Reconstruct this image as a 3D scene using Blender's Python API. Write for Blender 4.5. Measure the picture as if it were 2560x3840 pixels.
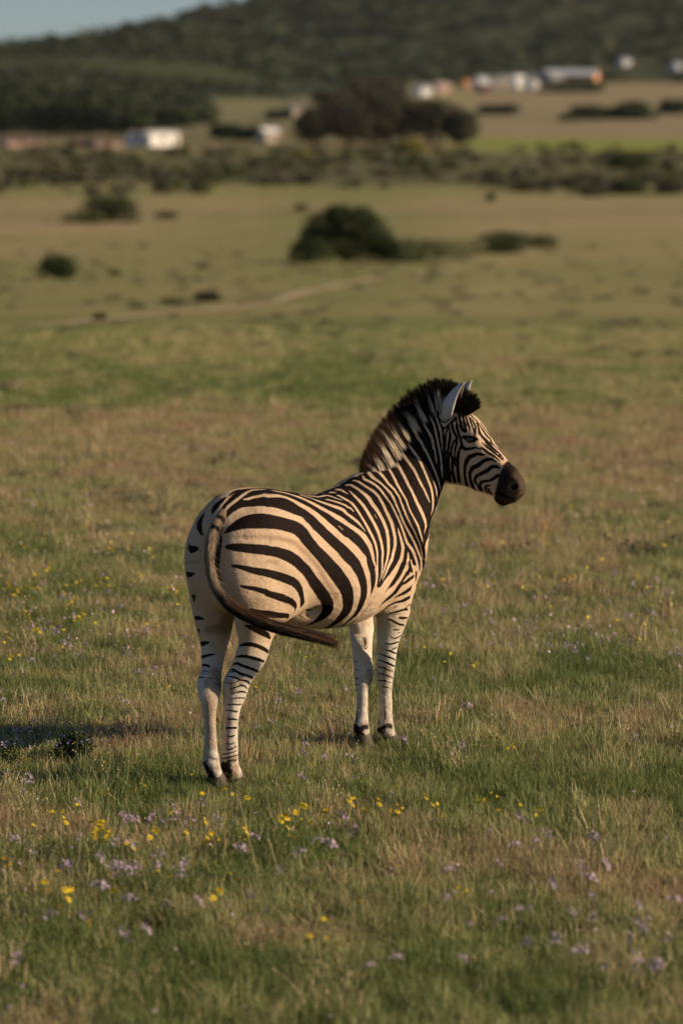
import bpy, bmesh, math, random
import numpy as np
from mathutils import Vector, Matrix
from mathutils.bvhtree import BVHTree
rnd = random.Random(7)
rng = np.random.default_rng(11)
R = math.radians
scene = bpy.context.scene
for o in list(bpy.data.objects):
    bpy.data.objects.remove(o)

# ---------------------------------------------------------------- camera
cam_data = bpy.data.cameras.new('camera')
cam = bpy.data.objects.new('camera', cam_data)
scene.collection.objects.link(cam)
cam.location = (0, 0, 2.88)
cam.rotation_euler = (R(90 - 7.637), 0, 0)
cam_data.sensor_fit = 'VERTICAL'
cam_data.sensor_height = 36
cam_data.lens = 100
cam_data.clip_start = 0.5
cam_data.clip_end = 20000
cam_data.dof.use_dof = True
cam_data.dof.focus_distance = 13.35
cam_data.dof.aperture_fstop = 1.75
scene.camera = cam

# ---------------------------------------------------------------- light
SUN_ELEV = R(22)
SUN_AZ = R(-4.5)       # direction the light comes from: +X turned slightly (towards -Y if negative)
world = bpy.data.worlds.new('World')
scene.world = world
world.use_nodes = True
wn = world.node_tree.nodes
wl = world.node_tree.links
wn.clear()
sky = wn.new('ShaderNodeTexSky')
sky.sky_type = 'NISHITA'
sky.sun_disc = False
sky.sun_elevation = SUN_ELEV
sky.sun_rotation = R(90) - SUN_AZ
sky.air_density = 0.8
sky.dust_density = 0.6
sky.ozone_density = 3.2
bg = wn.new('ShaderNodeBackground')
bg.inputs['Strength'].default_value = 0.06
wo = wn.new('ShaderNodeOutputWorld')
wl.new(sky.outputs[0], bg.inputs['Color'])
wl.new(bg.outputs[0], wo.inputs['Surface'])
sd = bpy.data.lights.new('sun', 'SUN')
sd.energy = 5.0
sd.angle = R(0.55)
sd.color = (1.0, 0.775, 0.525)
sun = bpy.data.objects.new('sun', sd)
scene.collection.objects.link(sun)
sun_dir = Vector((math.cos(SUN_ELEV) * math.cos(SUN_AZ), math.cos(SUN_ELEV) * math.sin(SUN_AZ), math.sin(SUN_ELEV)))
sun.rotation_euler = sun_dir.to_track_quat('Z', 'Y').to_euler()
sun.location = (30, 10, 40)
scene.view_settings.view_transform = 'Standard'
scene.view_settings.look = 'None'
scene.view_settings.gamma = 1
scene.view_settings.use_curve_mapping = False
scene.view_settings.exposure = 0.50

# ---------------------------------------------------------------- helpers
def tag(o, label=None, cat=None, group=None, kind=None):
    if label: o['label'] = label
    if cat: o['category'] = cat
    if group: o['group'] = group
    if kind: o['kind'] = kind
    return o

def link(o, parent=None):
    scene.collection.objects.link(o)
    if parent: o.parent = parent
    return o

def empty(name, loc=(0, 0, 0), rz=0):
    o = bpy.data.objects.new(name, None)
    o.empty_display_size = 0.2
    o.location = loc
    o.rotation_euler = (0, 0, rz)
    return link(o)

def mesh_np(name, verts, faces, mat=None, smooth=False, parent=None, attrs=None, mat_idx=None):
    """verts (n,3), faces: list of lists or (m,k) array."""
    me = bpy.data.meshes.new(name)
    verts = np.asarray(verts, dtype=np.float32).reshape(-1, 3)
    if isinstance(faces, np.ndarray):
        m, k = faces.shape
        me.vertices.add(len(verts)); me.vertices.foreach_set('co', verts.ravel())
        me.loops.add(m * k); me.loops.foreach_set('vertex_index', faces.astype(np.int32).ravel())
        me.polygons.add(m)
        me.polygons.foreach_set('loop_start', np.arange(0, m * k, k, dtype=np.int32))
        me.polygons.foreach_set('loop_total', np.full(m, k, dtype=np.int32))
        me.update(calc_edges=True)
    else:
        me.from_pydata(verts.tolist(), [], faces)
    if smooth:
        me.polygons.foreach_set('use_smooth', np.ones(len(me.polygons), dtype=bool))
    for an, (typ, data) in (attrs or {}).items():
        a = me.attributes.new(an, typ, 'POINT')
        data = np.asarray(data, dtype=np.float32)
        if typ == 'FLOAT_COLOR':
            if data.shape[1] == 3:
                data = np.concatenate([data, np.ones((len(data), 1), np.float32)], 1)
            a.data.foreach_set('color', data.ravel())
        else:
            a.data.foreach_set('value', data.ravel())
    mats = mat if isinstance(mat, (list, tuple)) else ([mat] if mat else [])
    for m_ in mats: me.materials.append(m_)
    if mat_idx is not None:
        me.polygons.foreach_set('material_index', np.asarray(mat_idx, dtype=np.int32))
    me.validate(); me.update()
    o = bpy.data.objects.new(name, me)
    link(o, parent)
    return o

class NT:
    """tiny node-tree builder"""
    def __init__(s, name):
        s.m = bpy.data.materials.new(name); s.m.use_nodes = True
        s.t = s.m.node_tree; s.t.nodes.clear()
        s.out = s.t.nodes.new('ShaderNodeOutputMaterial')
        s.b = s.t.nodes.new('ShaderNodeBsdfPrincipled')
        s.t.links.new(s.b.outputs[0], s.out.inputs[0])
    def n(s, typ, ins=None, **kw):
        x = s.t.nodes.new(typ)
        for k, v in kw.items(): setattr(x, k, v)
        for k, v in (ins or {}).items(): s.set(x, k, v)
        return x
    def set(s, node, k, v):
        i = node.inputs[k]
        if isinstance(v, bpy.types.NodeSocket): s.t.links.new(v, i)
        else: i.default_value = v
    def math(s, op, a, b=0.0, c=0.0, clamp=False):
        x = s.n('ShaderNodeMath', {0: a, 1: b, 2: c}, operation=op); x.use_clamp = clamp
        return x.outputs[0]
    def noise(s, scale, detail=3, rough=0.55, vec=None, dist=0.0):
        x = s.n('ShaderNodeTexNoise', {'Scale': scale, 'Detail': detail, 'Roughness': rough, 'Distortion': dist})
        if vec is not None: s.set(x, 'Vector', vec)
        return x.outputs['Fac']
    def ramp(s, fac, stops, interp='LINEAR'):
        x = s.n('ShaderNodeValToRGB', {'Fac': fac})
        cr = x.color_ramp; cr.interpolation = interp
        while len(cr.elements) > 1: cr.elements.remove(cr.elements[-1])
        for i, (p, c) in enumerate(stops):
            e = cr.elements[0] if i == 0 else cr.elements.new(p)
            e.position = p
            e.color = (c[0], c[1], c[2], 1) if len(c) < 4 else c
        return x.outputs['Color']
    def mix(s, fac, a, b, typ='MIX'):
        x = s.n('ShaderNodeMix', data_type='RGBA', blend_type=typ)
        for idx, v in ((0, fac), (6, a), (7, b)):
            i = x.inputs[idx]
            if isinstance(v, bpy.types.NodeSocket): s.t.links.new(v, i)
            else: i.default_value = v if idx == 0 else ((v[0], v[1], v[2], 1) if len(v) == 3 else v)
        return x.outputs[2]
    def smooth(s, v, lo, hi):
        x = s.n('ShaderNodeMapRange', {'Value': v, 'From Min': lo, 'From Max': hi}, interpolation_type='SMOOTHSTEP')
        return x.outputs[0]
    def attr(s, name):
        return s.n('ShaderNodeAttribute', attribute_name=name)
    def bump(s, h, strength=0.5, dist=0.01):
        x = s.n('ShaderNodeBump', {'Height': h, 'Strength': strength, 'Distance': dist})
        s.set(s.b, 'Normal', x.outputs[0])
    def base(s, c, rough=0.8, spec=0.3):
        s.set(s.b, 'Base Color', c if isinstance(c, bpy.types.NodeSocket) else (c[0], c[1], c[2], 1))
        s.set(s.b, 'Roughness', rough)
        s.set(s.b, 'Specular IOR Level', spec)
        return s.m
# ================================================================ terrain
TY = np.array([0, 40, 60, 100, 150, 220, 320, 450, 600, 800, 1000, 1300, 1600], float)
TZ = np.array([0, 0, -0.79, -2.33, -4.0, -4.5, -4.96, -4.0, -1.25, 2.6, 7.5, 17.8, 28.6])
def wobble(x, y, s, seed):
    return (np.sin(x / s * 1.7 + seed) * np.cos(y / s * 1.3 + seed * 2.1) + 0.5 * np.sin(x / s * 3.9 + y / s * 2.7 + seed * 3.3) + 0.25 * np.sin(x / s * 8.3 - y / s * 7.1 + seed)) / 1.75
def ridge_z(x):
    """height of the hill crest, rising to the right"""
    return np.interp(x, [-2500, -900, -312, -232, -152, -100, -60, 0, 150, 320, 800, 2500], [15, 42, 66, 76, 94, 108, 118, 132, 160, 183, 195, 150])
def terrain(x, y):
    x = np.asarray(x, float); y = np.asarray(y, float)
    z = np.interp(y, TY, TZ)
    # smooth the joints of the profile a little
    z = (z + np.interp(y * 1.06, TY, TZ) + np.interp(y * 0.94, TY, TZ)) / 3
    z = z + 0.012 * wobble(x, y, 0.9, 1.0) * np.clip((y - 7) / 2, 0, 1) * np.clip((60 - y) / 30, 0, 1)
    z = z + 0.10 * wobble(x, y, 14, 2.0) * np.clip((y - 40) / 40, 0, 1)
    z = z + 0.5 * wobble(x, y, 90, 3.0) * np.clip((y - 250) / 300, 0, 1)
    # left side of the valley floor lies a little lower far away, as the farm yard does
    z = z - np.clip(-x - 10, 0, 80) / 80 * np.clip((y - 650) / 700, 0, 1) * 12
    t = np.clip((y - 1600) / 1000, 0, 1); t = t * t * (3 - 2 * t)
    t2 = np.clip((y - 900) / 1700, 0, 1); t2 = t2 * t2 * (3 - 2 * t2)
    left = np.clip((-x - 30) / 120, 0, 1)
    tt = t * (1 - left) + t2 * left
    hill = ridge_z(x * 2600 / np.maximum(y, 900)) + 5 * wobble(x, y, 120, 5.0) + 2.5 * wobble(x, y, 40, 7.0)
    zb = np.where(y > 1600, 28.6, z)
    z = np.where(y > 900, zb * (1 - tt) + hill * tt, z)
    far = np.clip((y - 2700) / 1500, 0, 1)
    z = z * (1 - far) + 30 * far
    return z

def vnoise(x, y, seed=0):
    x = np.asarray(x, float); y = np.asarray(y, float)
    xi = np.floor(x).astype(np.int64); yi = np.floor(y).astype(np.int64)
    fx = x - xi; fy = y - yi
    fx = fx * fx * (3 - 2 * fx); fy = fy * fy * (3 - 2 * fy)
    def hsh(a, b):
        n = (a * 374761393 + b * 668265263 + seed * 1442695041) & 0xffffffff
        n = ((n ^ (n >> 13)) * 1274126177) & 0xffffffff
        return ((n ^ (n >> 16)) & 0xffff) / 65535.0
    a = hsh(xi, yi); b = hsh(xi + 1, yi); c = hsh(xi, yi + 1); d = hsh(xi + 1, yi + 1)
    return (a * (1 - fx) + b * fx) * (1 - fy) + (c * (1 - fx) + d * fx) * fy
def fbm(x, y, seed=0, oct=4):
    s = 0; a = 1; t = 0
    for o_ in range(oct):
        s = s + a * vnoise(x * 2 ** o_ + 17.3 * o_, y * 2 ** o_ - 9.1 * o_, seed + o_); t += a; a *= 0.55
    return s / t
def bump1(v, c, w):
    return np.exp(-((v - c) / w) ** 2)
def dryness(x, y):
    """0 = lush green, 1 = dry straw; patches follow the meadow"""
    s = np.clip(y / 14, 1, 40)
    d = 0.48 + 0.85 * (fbm(x / s / 0.9, y / s / 1.5, 3, 4) - 0.5) + 1.5 * (fbm(x / 0.30, y / 0.38, 9, 3) - 0.5) * np.clip(30 / np.maximum(y, 1), 0, 1)
    g = 0.38 * bump1(y, 32, 2.6) * np.clip(0.75 + 0.4 * np.sin(x * 0.9 + 2), 0, 1)
    g = g + 0.30 * bump1(y, 12.6, 0.7) * np.clip((x + 0.2) * 2, 0.15, 1) + 0.28 * bump1(y, 9.4, 0.5) + 0.35 * bump1(y, 12.2, 0.6) * (x < -0.6)
    g = g + 0.30 * bump1(y, 15.0, 0.8) * (x > 0.4) + 0.25 * bump1(y, 46, 5)
    b = 0.30 * bump1(y, 24.5, 2.2) + 0.25 * bump1(y, 28, 1.2) + 0.20 * bump1(y, 11.6, 0.3) + 0.25 * bump1(y, 10.7, 0.25) * (x > -0.2)
    b = b + 0.25 * bump1(y, 58, 5) + 0.2 * bump1(y, 80, 10)
    return np.clip(d - g + b, 0, 1)
def build_ground():
    ys = np.concatenate([np.linspace(-30, 7, 12), np.linspace(7.2, 60, 230), np.exp(np.linspace(math.log(60.5), math.log(3200), 300)), [4200, 6000, 9000]])
    tt = np.linspace(-1, 1, 181)
    tt = np.sign(tt) * np.abs(tt) ** 1.6
    Y, T = np.meshgrid(ys, tt, indexing='ij')
    half = np.where(Y < 60, 14 + 0.8 * np.maximum(Y, 0), 14 + 0.8 * Y)
    X = T * half
    Z = terrain(X, Y)
    n, m = Y.shape
    V = np.stack([X, Y, Z], -1).reshape(-1, 3)
    idx = np.arange(n * m).reshape(n, m)
    F = np.stack([idx[:-1, :-1], idx[:-1, 1:], idx[1:, 1:], idx[1:, :-1]], -1).reshape(-1, 4)
    x, y = V[:, 0], V[:, 1]
    d = dryness(x, y)
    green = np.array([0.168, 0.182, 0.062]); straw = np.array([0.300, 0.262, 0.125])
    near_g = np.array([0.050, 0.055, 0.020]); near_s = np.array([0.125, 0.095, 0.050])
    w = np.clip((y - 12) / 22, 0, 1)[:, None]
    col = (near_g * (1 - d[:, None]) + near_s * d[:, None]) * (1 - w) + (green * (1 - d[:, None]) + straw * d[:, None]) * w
    u = x / np.maximum(y, 1)                      # bearing, for the far fields
    def blend(mask, c):
        nonlocal col
        mask = np.clip(mask, 0, 1)[:, None]
        col = col * (1 - mask) + np.array(c) * mask
    sm = lambda v, a, b: np.clip((v - a) / (b - a), 0, 1)
    nz = fbm(x / 30, y / 60, 21, 4)
    blend(0.8 * sm(y, 130, 170) * (1 - sm(y, 300, 340)) * sm(nz, 0.35, 0.6), (0.325, 0.250, 0.142))
    blend(0.5 * bump1(y, 270, 22), (0.190, 0.175, 0.080))
    blend(sm(y, 370, 400) * (1 - sm(y, 560, 600)), (0.115, 0.110, 0.052))
    blend(sm(y, 590, 610) * (1 - sm(y, 690, 720)) * sm(u, 0.035, 0.05), (0.210, 0.230, 0.055))     # green field on the right
    blend(0.9 * sm(y, 590, 610) * (1 - sm(y, 1000, 1200)) * (1 - sm(u, 0.03, 0.045)), (0.170, 0.150, 0.075))
    blend(sm(y, 700, 740) * (1 - sm(y, 1600, 1680)) * sm(u, 0.035, 0.05), (0.250, 0.205, 0.118))    # bare brown slope
    blend(0.7 * sm(y, 860, 900) * (1 - sm(y, 1000, 1100)) * sm(u, 0.035, 0.05) * (1 - sm(u, 0.07, 0.09)), (0.22, 0.19, 0.10))
    blend(0.9 * sm(y, 800, 900) * (1 - sm(y, 1300, 1400)) * sm(u, -0.052, -0.044) * (1 - sm(u, -0.01, 0.01)), (0.21, 0.195, 0.095))
    hillm = np.maximum(sm(y, 1620, 1700), sm(y, 960, 1040) * (1 - sm(u, -0.052, -0.044)))
    hillm = np.maximum(hillm, sm(y, 1330, 1430) * (1 - sm(u, 0.0, 0.03)))
    hn = fbm(x / 70, y / 120, 33, 4)
    blend(hillm, (0.046, 0.056, 0.027))
    blend(hillm * sm(hn, 0.45, 0.7) * 0.8, (0.075, 0.074, 0.040))
    g = NT('meadow')
    pos = g.n('ShaderNodeNewGeometry').outputs['Position']
    base = g.attr('tone').outputs['Color']
    n1 = g.noise(0.35, 5, 0.65, pos); n2 = g.noise(2.2, 4, 0.6, pos); n3 = g.noise(14, 4, 0.7, pos)
    f = g.math('ADD', g.math('MULTIPLY', g.math('SUBTRACT', n1, 0.5), 1.1), g.math('ADD', g.math('MULTIPLY', g.math('SUBTRACT', n2, 0.5), 0.8), g.math('MULTIPLY', g.math('SUBTRACT', n3, 0.5), 0.8)))
    br = g.n('ShaderNodeMix', {0: 1.0}, data_type='RGBA', blend_type='MULTIPLY')
    cmb = g.n('ShaderNodeCombineXYZ'); v = g.math('ADD', 1.0, f)
    for i in range(3): g.t.links.new(v, cmb.inputs[i])
    g.t.links.new(base, br.inputs[6]); g.t.links.new(cmb.outputs[0], br.inputs[7])
    g.base(br.outputs[2], 0.95, 0.05)
    g.bump(g.math('ADD', g.noise(9, 5, 0.7, pos), g.math('MULTIPLY', g.noise(40, 3, 0.7, pos), 0.5)), 0.9, 0.08)
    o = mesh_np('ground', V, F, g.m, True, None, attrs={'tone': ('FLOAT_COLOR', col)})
    tag(o, kind='structure')
    return o
ground = build_ground()

def strip(name, pts, w, mat, lift=0.02):
    """a thin sheet draped on the terrain along a polyline"""
    P = path_lin(pts, 160)
    d = np.gradient(P, axis=0); d /= np.linalg.norm(d, axis=1, keepdims=True)
    nrm = np.stack([-d[:, 1], d[:, 0]], 1)
    V = []
    cols = 7
    for j in range(cols):
        q = P + nrm * (w * (j / (cols - 1) - 0.5)) * (1 + 0.06 * np.sin(np.arange(len(P)) * 0.37 + j))[:, None]
        V.append(np.stack([q[:, 0], q[:, 1], terrain(q[:, 0], q[:, 1]) + lift], 1))
    V = np.stack(V, 1).reshape(-1, 3); n = len(P)
    F = [[i * cols + j, i * cols + j + 1, (i + 1) * cols + j + 1, (i + 1) * cols + j] for i in range(n - 1) for j in range(cols - 1)]
    return mesh_np(name, V, F, mat, True)
def path_lin(pts, n):
    pts = np.asarray(pts, float)
    t = np.linspace(0, len(pts) - 1, n); i = np.clip(t.astype(int), 0, len(pts) - 2); f = (t - i)[:, None]
    p0 = pts[np.maximum(i - 1, 0)]; p1 = pts[i]; p2 = pts[i + 1]; p3 = pts[np.minimum(i + 2, len(pts) - 1)]
    return 0.5 * ((2 * p1) + (-p0 + p2) * f + (2 * p0 - 5 * p1 + 4 * p2 - p3) * f ** 2 + (-p0 + 3 * p1 - 3 * p2 + p3) * f ** 3)
tr = NT('track_soil')
tr.base(tr.mix(tr.noise(3, 4, 0.6, tr.n('ShaderNodeNewGeometry').outputs['Position']), (0.33, 0.26, 0.155), (0.42, 0.33, 0.20)), 0.95, 0.05)
TRACK = [(-9.5, 42.5), (-5.3, 44.5), (-3.7, 52.0), (-1.75, 64.0), (0.66, 95.0), (4.4, 124.0), (9.0, 150.0)]
o = strip('dirt_track', TRACK, 0.42, tr.m)
tag(o, kind='structure')
def leaf_cloud(lobes, n, size, seed, squash=1.0, inner=0.55):
    """n leaf-clump quads spread through a set of ellipsoidal lobes (cx,cy,cz,rx,ry,rz)"""
    g = np.random.default_rng(seed)
    L = np.asarray(lobes, float)
    vol = L[:, 3] * L[:, 4] * L[:, 5]; k = g.choice(len(L), n, p=(vol ** 0.67) / (vol ** 0.67).sum())
    d = g.normal(size=(n, 3)); d /= np.linalg.norm(d, axis=1, keepdims=True)
    r = inner + (1 - inner) * g.uniform(size=n) ** 0.5
    r *= 1 + 0.10 * np.sin(d[:, 0] * 7 + k) * np.cos(d[:, 2] * 6)
    c = L[k, :3] + d * r[:, None] * L[k, 3:6]
    c[:, 2] = np.maximum(c[:, 2], size * 0.3)
    nrm = d + g.normal(size=(n, 3)) * 0.7; nrm /= np.linalg.norm(nrm, axis=1, keepdims=True)
    a = np.cross(nrm, g.normal(size=(n, 3))); a /= np.linalg.norm(a, axis=1, keepdims=True); b = np.cross(nrm, a)
    s = size * g.uniform(0.55, 1.3, n)[:, None]
    V = np.stack([c - a * s * 0.5, c - b * s * 0.32, c + a * s * 0.5, c + b * s * 0.32], 1)
    tone = np.repeat(g.uniform(0, 1, n), 4)
    F = np.arange(n * 4).reshape(n, 4)
    return V.reshape(-1, 3), F, tone

def foliage_mat(name, c0, c1, c2, trans=0.25):
    m = NT(name)
    t = m.attr('tone').outputs['Fac']
    oi = m.n('ShaderNodeObjectInfo').outputs['Random']
    col = m.mix(t, c0, c1)
    col = m.mix(m.smooth(t, 0.82, 1.0), col, c2)
    m.base(col, 0.7, 0.2)
    tl = m.n('ShaderNodeBsdfTranslucent', {'Color': col})
    ms = m.n('ShaderNodeMixShader', {0: trans})
    m.t.links.new(m.b.outputs[0], ms.inputs[1]); m.t.links.new(tl.outputs[0], ms.inputs[2])
    m.t.links.new(ms.outputs[0], m.out.inputs[0])
    return m.m
LEAF_DARK = foliage_mat('leaf_dark', (0.012, 0.024, 0.007), (0.040, 0.058, 0.012), (0.080, 0.095, 0.018), 0.15)
LEAF_OLIVE = foliage_mat('leaf_olive', (0.032, 0.044, 0.013), (0.090, 0.102, 0.026), (0.16, 0.155, 0.035), 0.15)
LEAF_BROWN = foliage_mat('leaf_brown', (0.034, 0.031, 0.020), (0.080, 0.066, 0.038), (0.125, 0.092, 0.050))
LEAF_YELLOW = foliage_mat('leaf_yellow', (0.10, 0.095, 0.02), (0.32, 0.26, 0.05), (0.42, 0.34, 0.06))
LEAF_HILL = foliage_mat('leaf_hill', (0.020, 0.033, 0.015), (0.064, 0.076, 0.030), (0.110, 0.106, 0.046))
LEAF_GREY = foliage_mat('leaf_grey', (0.070, 0.070, 0.045), (0.17, 0.155, 0.095), (0.27, 0.23, 0.14))
bk = NT('bark'); bk.base(bk.mix(bk.noise(12, 4, 0.6), (0.05, 0.038, 0.028), (0.13, 0.10, 0.075)), 0.9, 0.1); BARK = bk.m

def limbs(spec):
    """spec: list of (points, r0, r1) -> one mesh"""
    VV, FF, o_ = [], [], 0
    for pts, r0, r1 in spec:
        P = path_lin(pts, 7)
        T = np.gradient(P, axis=0); T /= np.linalg.norm(T, axis=1, keepdims=True)
        a = np.cross(T, [0.2, 0.9, 0.35]); a /= np.linalg.norm(a, axis=1, keepdims=True); b = np.cross(T, a)
        ang = np.linspace(0, 2 * np.pi, 7, endpoint=False); rr = np.linspace(r0, r1, 7)
        V = (P[:, None] + (a[:, None] * np.cos(ang)[None, :, None] + b[:, None] * np.sin(ang)[None, :, None]) * rr[:, None, None]).reshape(-1, 3)
        F = [[o_ + i * 7 + j, o_ + i * 7 + (j + 1) % 7, o_ + (i + 1) * 7 + (j + 1) % 7, o_ + (i + 1) * 7 + j] for i in range(6) for j in range(7)]
        VV.append(V); FF += F; o_ += 49
    return np.concatenate(VV), FF

def random_lobes(w, h, d, n, seed, base=0.0, top=0.5):
    g = np.random.default_rng(seed)
    out = []
    for i in range(n):
        a = g.uniform(0, 2 * np.pi); q = g.uniform(0, 1) ** 0.6
        x = math.cos(a) * q * w * 0.32; y = math.sin(a) * q * d * 0.32
        r = g.uniform(0.24, 0.38) * w * (1.0 - 0.25 * q)
        z = base + (h - base) * g.uniform(0.30, 0.74) * (1 - 0.25 * q)
        rz = min(r, (h - z) * 0.98)
        out.append((x, y, z, r, r * d / w, max(rz, 0.2 * r)))
    return out

def plant(name, x, y, w, h, d, leafmat, label, cat, n=1500, size=0.12, nl=9, seed=1, trunk=None, group=None, lobes=None, base=0.0, rz=0.0, inner=0.55):
    z = float(terrain(x, y))
    r = empty(name, (x, y, z), rz)
    tag(r, label, cat, group)
    lb = lobes or random_lobes(w, h, d, nl, seed, base)
    V, F, tone = leaf_cloud(lb, n, size, seed, inner=inner)
    mesh_np('crown' if trunk else 'foliage', V, F, leafmat, False, r, attrs={'tone': ('FLOAT', tone)})
    g = np.random.default_rng(seed + 5)
    tr_ = trunk or 0.04 * h
    sp = []
    if trunk:
        sp.append(([(0, 0, -0.3), (0.03 * w, 0, 0.25 * h), (0, 0.02 * w, 0.55 * h), (0.02 * w, 0, 0.75 * h)], trunk, trunk * 0.35))
    for l in lb[:8]:
        sp.append(([(0, 0, base * 0.5), (l[0] * 0.4, l[1] * 0.4, l[2] * 0.45 + base * 0.2), (l[0] * 0.9, l[1] * 0.9, l[2])], tr_ * 0.55, tr_ * 0.15))
    V, F = limbs(sp)
    mesh_np('trunk' if trunk else 'stems', V, F, BARK, True, r)
    return r

def copy_tree(o, parent=None):
    c = o.copy(); link(c, parent)
    for ch in list(o.children):
        if ch.name.split('.')[0] != o.name: copy_tree(ch, c)
    return c
#@@PLACED
plant('bush', 0.25, 147.22, 5.28, 3.37, 4.75, LEAF_DARK, 'large rounded dark green bush standing in the middle of the meadow', 'bush', n=9500, size=0.17, seed=4, inner=0.35, lobes=[(-1.2, 0, 1.75, 1.15, 1.0, 0.95), (0.2, 0, 1.95, 1.35, 1.2, 1.0), (1.25, 0, 1.45, 1.15, 1.0, 1.1), (-1.75, 0, 1.15, 0.8, 0.8, 0.7), (1.95, 0, 0.85, 0.8, 0.8, 0.75), (-0.2, 0, 0.9, 1.9, 1.2, 0.85), (-0.5, 0, 2.45, 0.75, 0.8, 0.6), (0.85, 0, 2.3, 0.75, 0.8, 0.6), (2.3, 0, 0.5, 0.7, 0.7, 0.5)])
plant('bush', -1.41, 144.28, 2.64, 1.37, 2.38, LEAF_DARK, 'low dark bush leaning out at the left foot of the large rounded bush', 'bush', n=2500, size=0.14, nl=8, seed=14)
plant('bush', 2.85, 148.31, 4.30, 1.36, 3.87, LEAF_DARK, 'low spreading bush joined to the right side of the large rounded bush', 'bush', n=2600, size=0.14, nl=8, seed=5)
plant('bush', 5.23, 154.93, 4.49, 1.04, 4.04, LEAF_OLIVE, 'flat olive bush in the row between the large bush and the dark mound', 'bush', n=1800, size=0.12, nl=7, seed=6)
plant('bush', 9.14, 163.75, 3.75, 1.30, 3.37, LEAF_DARK, 'dark mound shaped bush in the middle of the row right of the large bush', 'bush', n=3000, size=0.14, nl=9, seed=7)
plant('bush', 11.92, 173.32, 3.44, 0.85, 3.09, LEAF_OLIVE, 'low tapering bush at the right end of the bush row', 'bush', n=1500, size=0.12, nl=7, seed=8)
plant('bush', -10.31, 102.84, 1.63, 0.91, 1.47, LEAF_DARK, 'small round bush alone in the grass near the left edge', 'bush', n=5000, size=0.07, nl=10, seed=9)
plant('bush', -18.82, 236.62, 5.41, 2.23, 4.87, LEAF_DARK, 'dark bush with a pointed top in the left middle distance', 'bush', n=3500, size=0.22, nl=9, seed=10)
plant('bush', -21.05, 232.57, 4.61, 0.92, 4.15, LEAF_OLIVE, 'low flat scrub bush left of the pointed dark bush', 'bush', n=1500, size=0.2, nl=6, seed=11)
plant('bush', -14.98, 246.55, 2.25, 0.60, 2.03, LEAF_OLIVE, 'small flat bush right of the pointed dark bush', 'bush', n=700, size=0.2, nl=5, seed=12)
plant('bush', -3.20, 66.69, 0.77, 0.24, 0.70, LEAF_BROWN, 'small brownish tussock bush below the dirt track', 'bush', n=1500, size=0.05, nl=6, seed=13)
plant('bush', -3.64, 64.47, 0.89, 0.12, 0.80, LEAF_OLIVE, 'thin green patch of low bush beside the brownish tussock', 'bush', n=900, size=0.05, nl=6, seed=15)
plant('bush', -4.17, 48.99, 0.30, 0.13, 0.27, LEAF_OLIVE, 'tiny bush just above the dirt track on the left', 'bush', n=800, size=0.04, nl=4, seed=16)
plant('bush', -0.07, 39.78, 0.21, 0.09, 0.19, LEAF_OLIVE, 'tiny green tuft bush in the open meadow above the zebra', 'bush', n=700, size=0.03, nl=4, seed=17)
plant('bush', -8.87, 111.27, 0.61, 0.24, 0.55, LEAF_OLIVE, 'very small bush right of the lone round bush', 'bush', n=600, size=0.06, nl=4, seed=18)
plant('bush', -6.18, 131.07, 1.20, 0.28, 1.08, LEAF_OLIVE, 'small low bush in the shadow strip left of the large rounded bush', 'bush', n=700, size=0.06, nl=4, seed=19)
plant('bush', 16.53, 315.77, 1.73, 0.96, 1.56, LEAF_DARK, 'single small bush in the bare strip below the thicket', 'bush', n=800, size=0.3, nl=4, seed=20)
plant('bush', -3.94, 275.26, 1.68, 0.67, 1.51, LEAF_OLIVE, 'tiny bush just above the large rounded bush', 'bush', n=600, size=0.2, nl=4, seed=21)
plant('bush', 34.64, 347.09, 5.81, 1.90, 5.23, LEAF_DARK, 'dark bush with yellowish leaves at the right edge of the thicket', 'bush', n=2500, size=0.35, nl=8, seed=22)
plant('bush', 29.49, 336.40, 3.07, 0.92, 2.76, LEAF_BROWN, 'small brown bush left of the yellowish dark bush', 'bush', n=900, size=0.3, nl=5, seed=23)
plant('bush', 40.09, 348.56, 4.77, 1.38, 4.30, LEAF_BROWN, 'brown scrub bush cut by the right picture edge', 'bush', n=1400, size=0.35, nl=6, seed=24)
plant('bush', -1.23, 12.81, 0.22, 0.14, 0.20, LEAF_DARK, 'low dark green twiggy bush in the grass at the lower left with blue flower tips', 'bush', n=2600, size=0.014, nl=8, seed=25)
plant('bush', -1.52, 12.76, 0.18, 0.08, 0.16, LEAF_OLIVE, 'low green bush with lilac blossom at the left edge of the foreground', 'bush', n=1500, size=0.014, nl=6, seed=26)
plant('bush', 48.32, 484.66, 11.05, 2.80, 9.94, LEAF_OLIVE, 'rounded olive bush at the foot of the bright green field', 'bush', n=1500, size=0.7, nl=7, seed=27)
plant('bush', -7.24, 535.24, 3.58, 1.63, 3.22, LEAF_YELLOW, 'bright yellow flowering bush below the big dark trees', 'bush', n=700, size=0.5, nl=4, seed=28)
plant('bush', 12.71, 573.28, 8.71, 2.96, 7.84, LEAF_YELLOW, 'yellow green bush in front of the big dark trees', 'bush', n=900, size=0.6, nl=5, seed=29)
plant('tree', -5.92, 629.39, 12.42, 8.79, 11.18, LEAF_BROWN, 'dark spreading tree at the left end of the big tree group', 'tree', n=2600, size=1.0, nl=11, seed=31, trunk=0.35, base=2.2)
plant('tree', 1.54, 631.96, 16.31, 11.32, 14.68, LEAF_BROWN, 'broad dark tree second from the left in the big tree group', 'tree', n=2600, size=1.0, nl=11, seed=32, trunk=0.35, base=2.2)
plant('tree', 10.22, 635.28, 16.40, 12.35, 14.76, LEAF_BROWN, 'tall dark tree in the middle of the big tree group', 'tree', n=2600, size=1.0, nl=11, seed=33, trunk=0.35, base=2.2)
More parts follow.
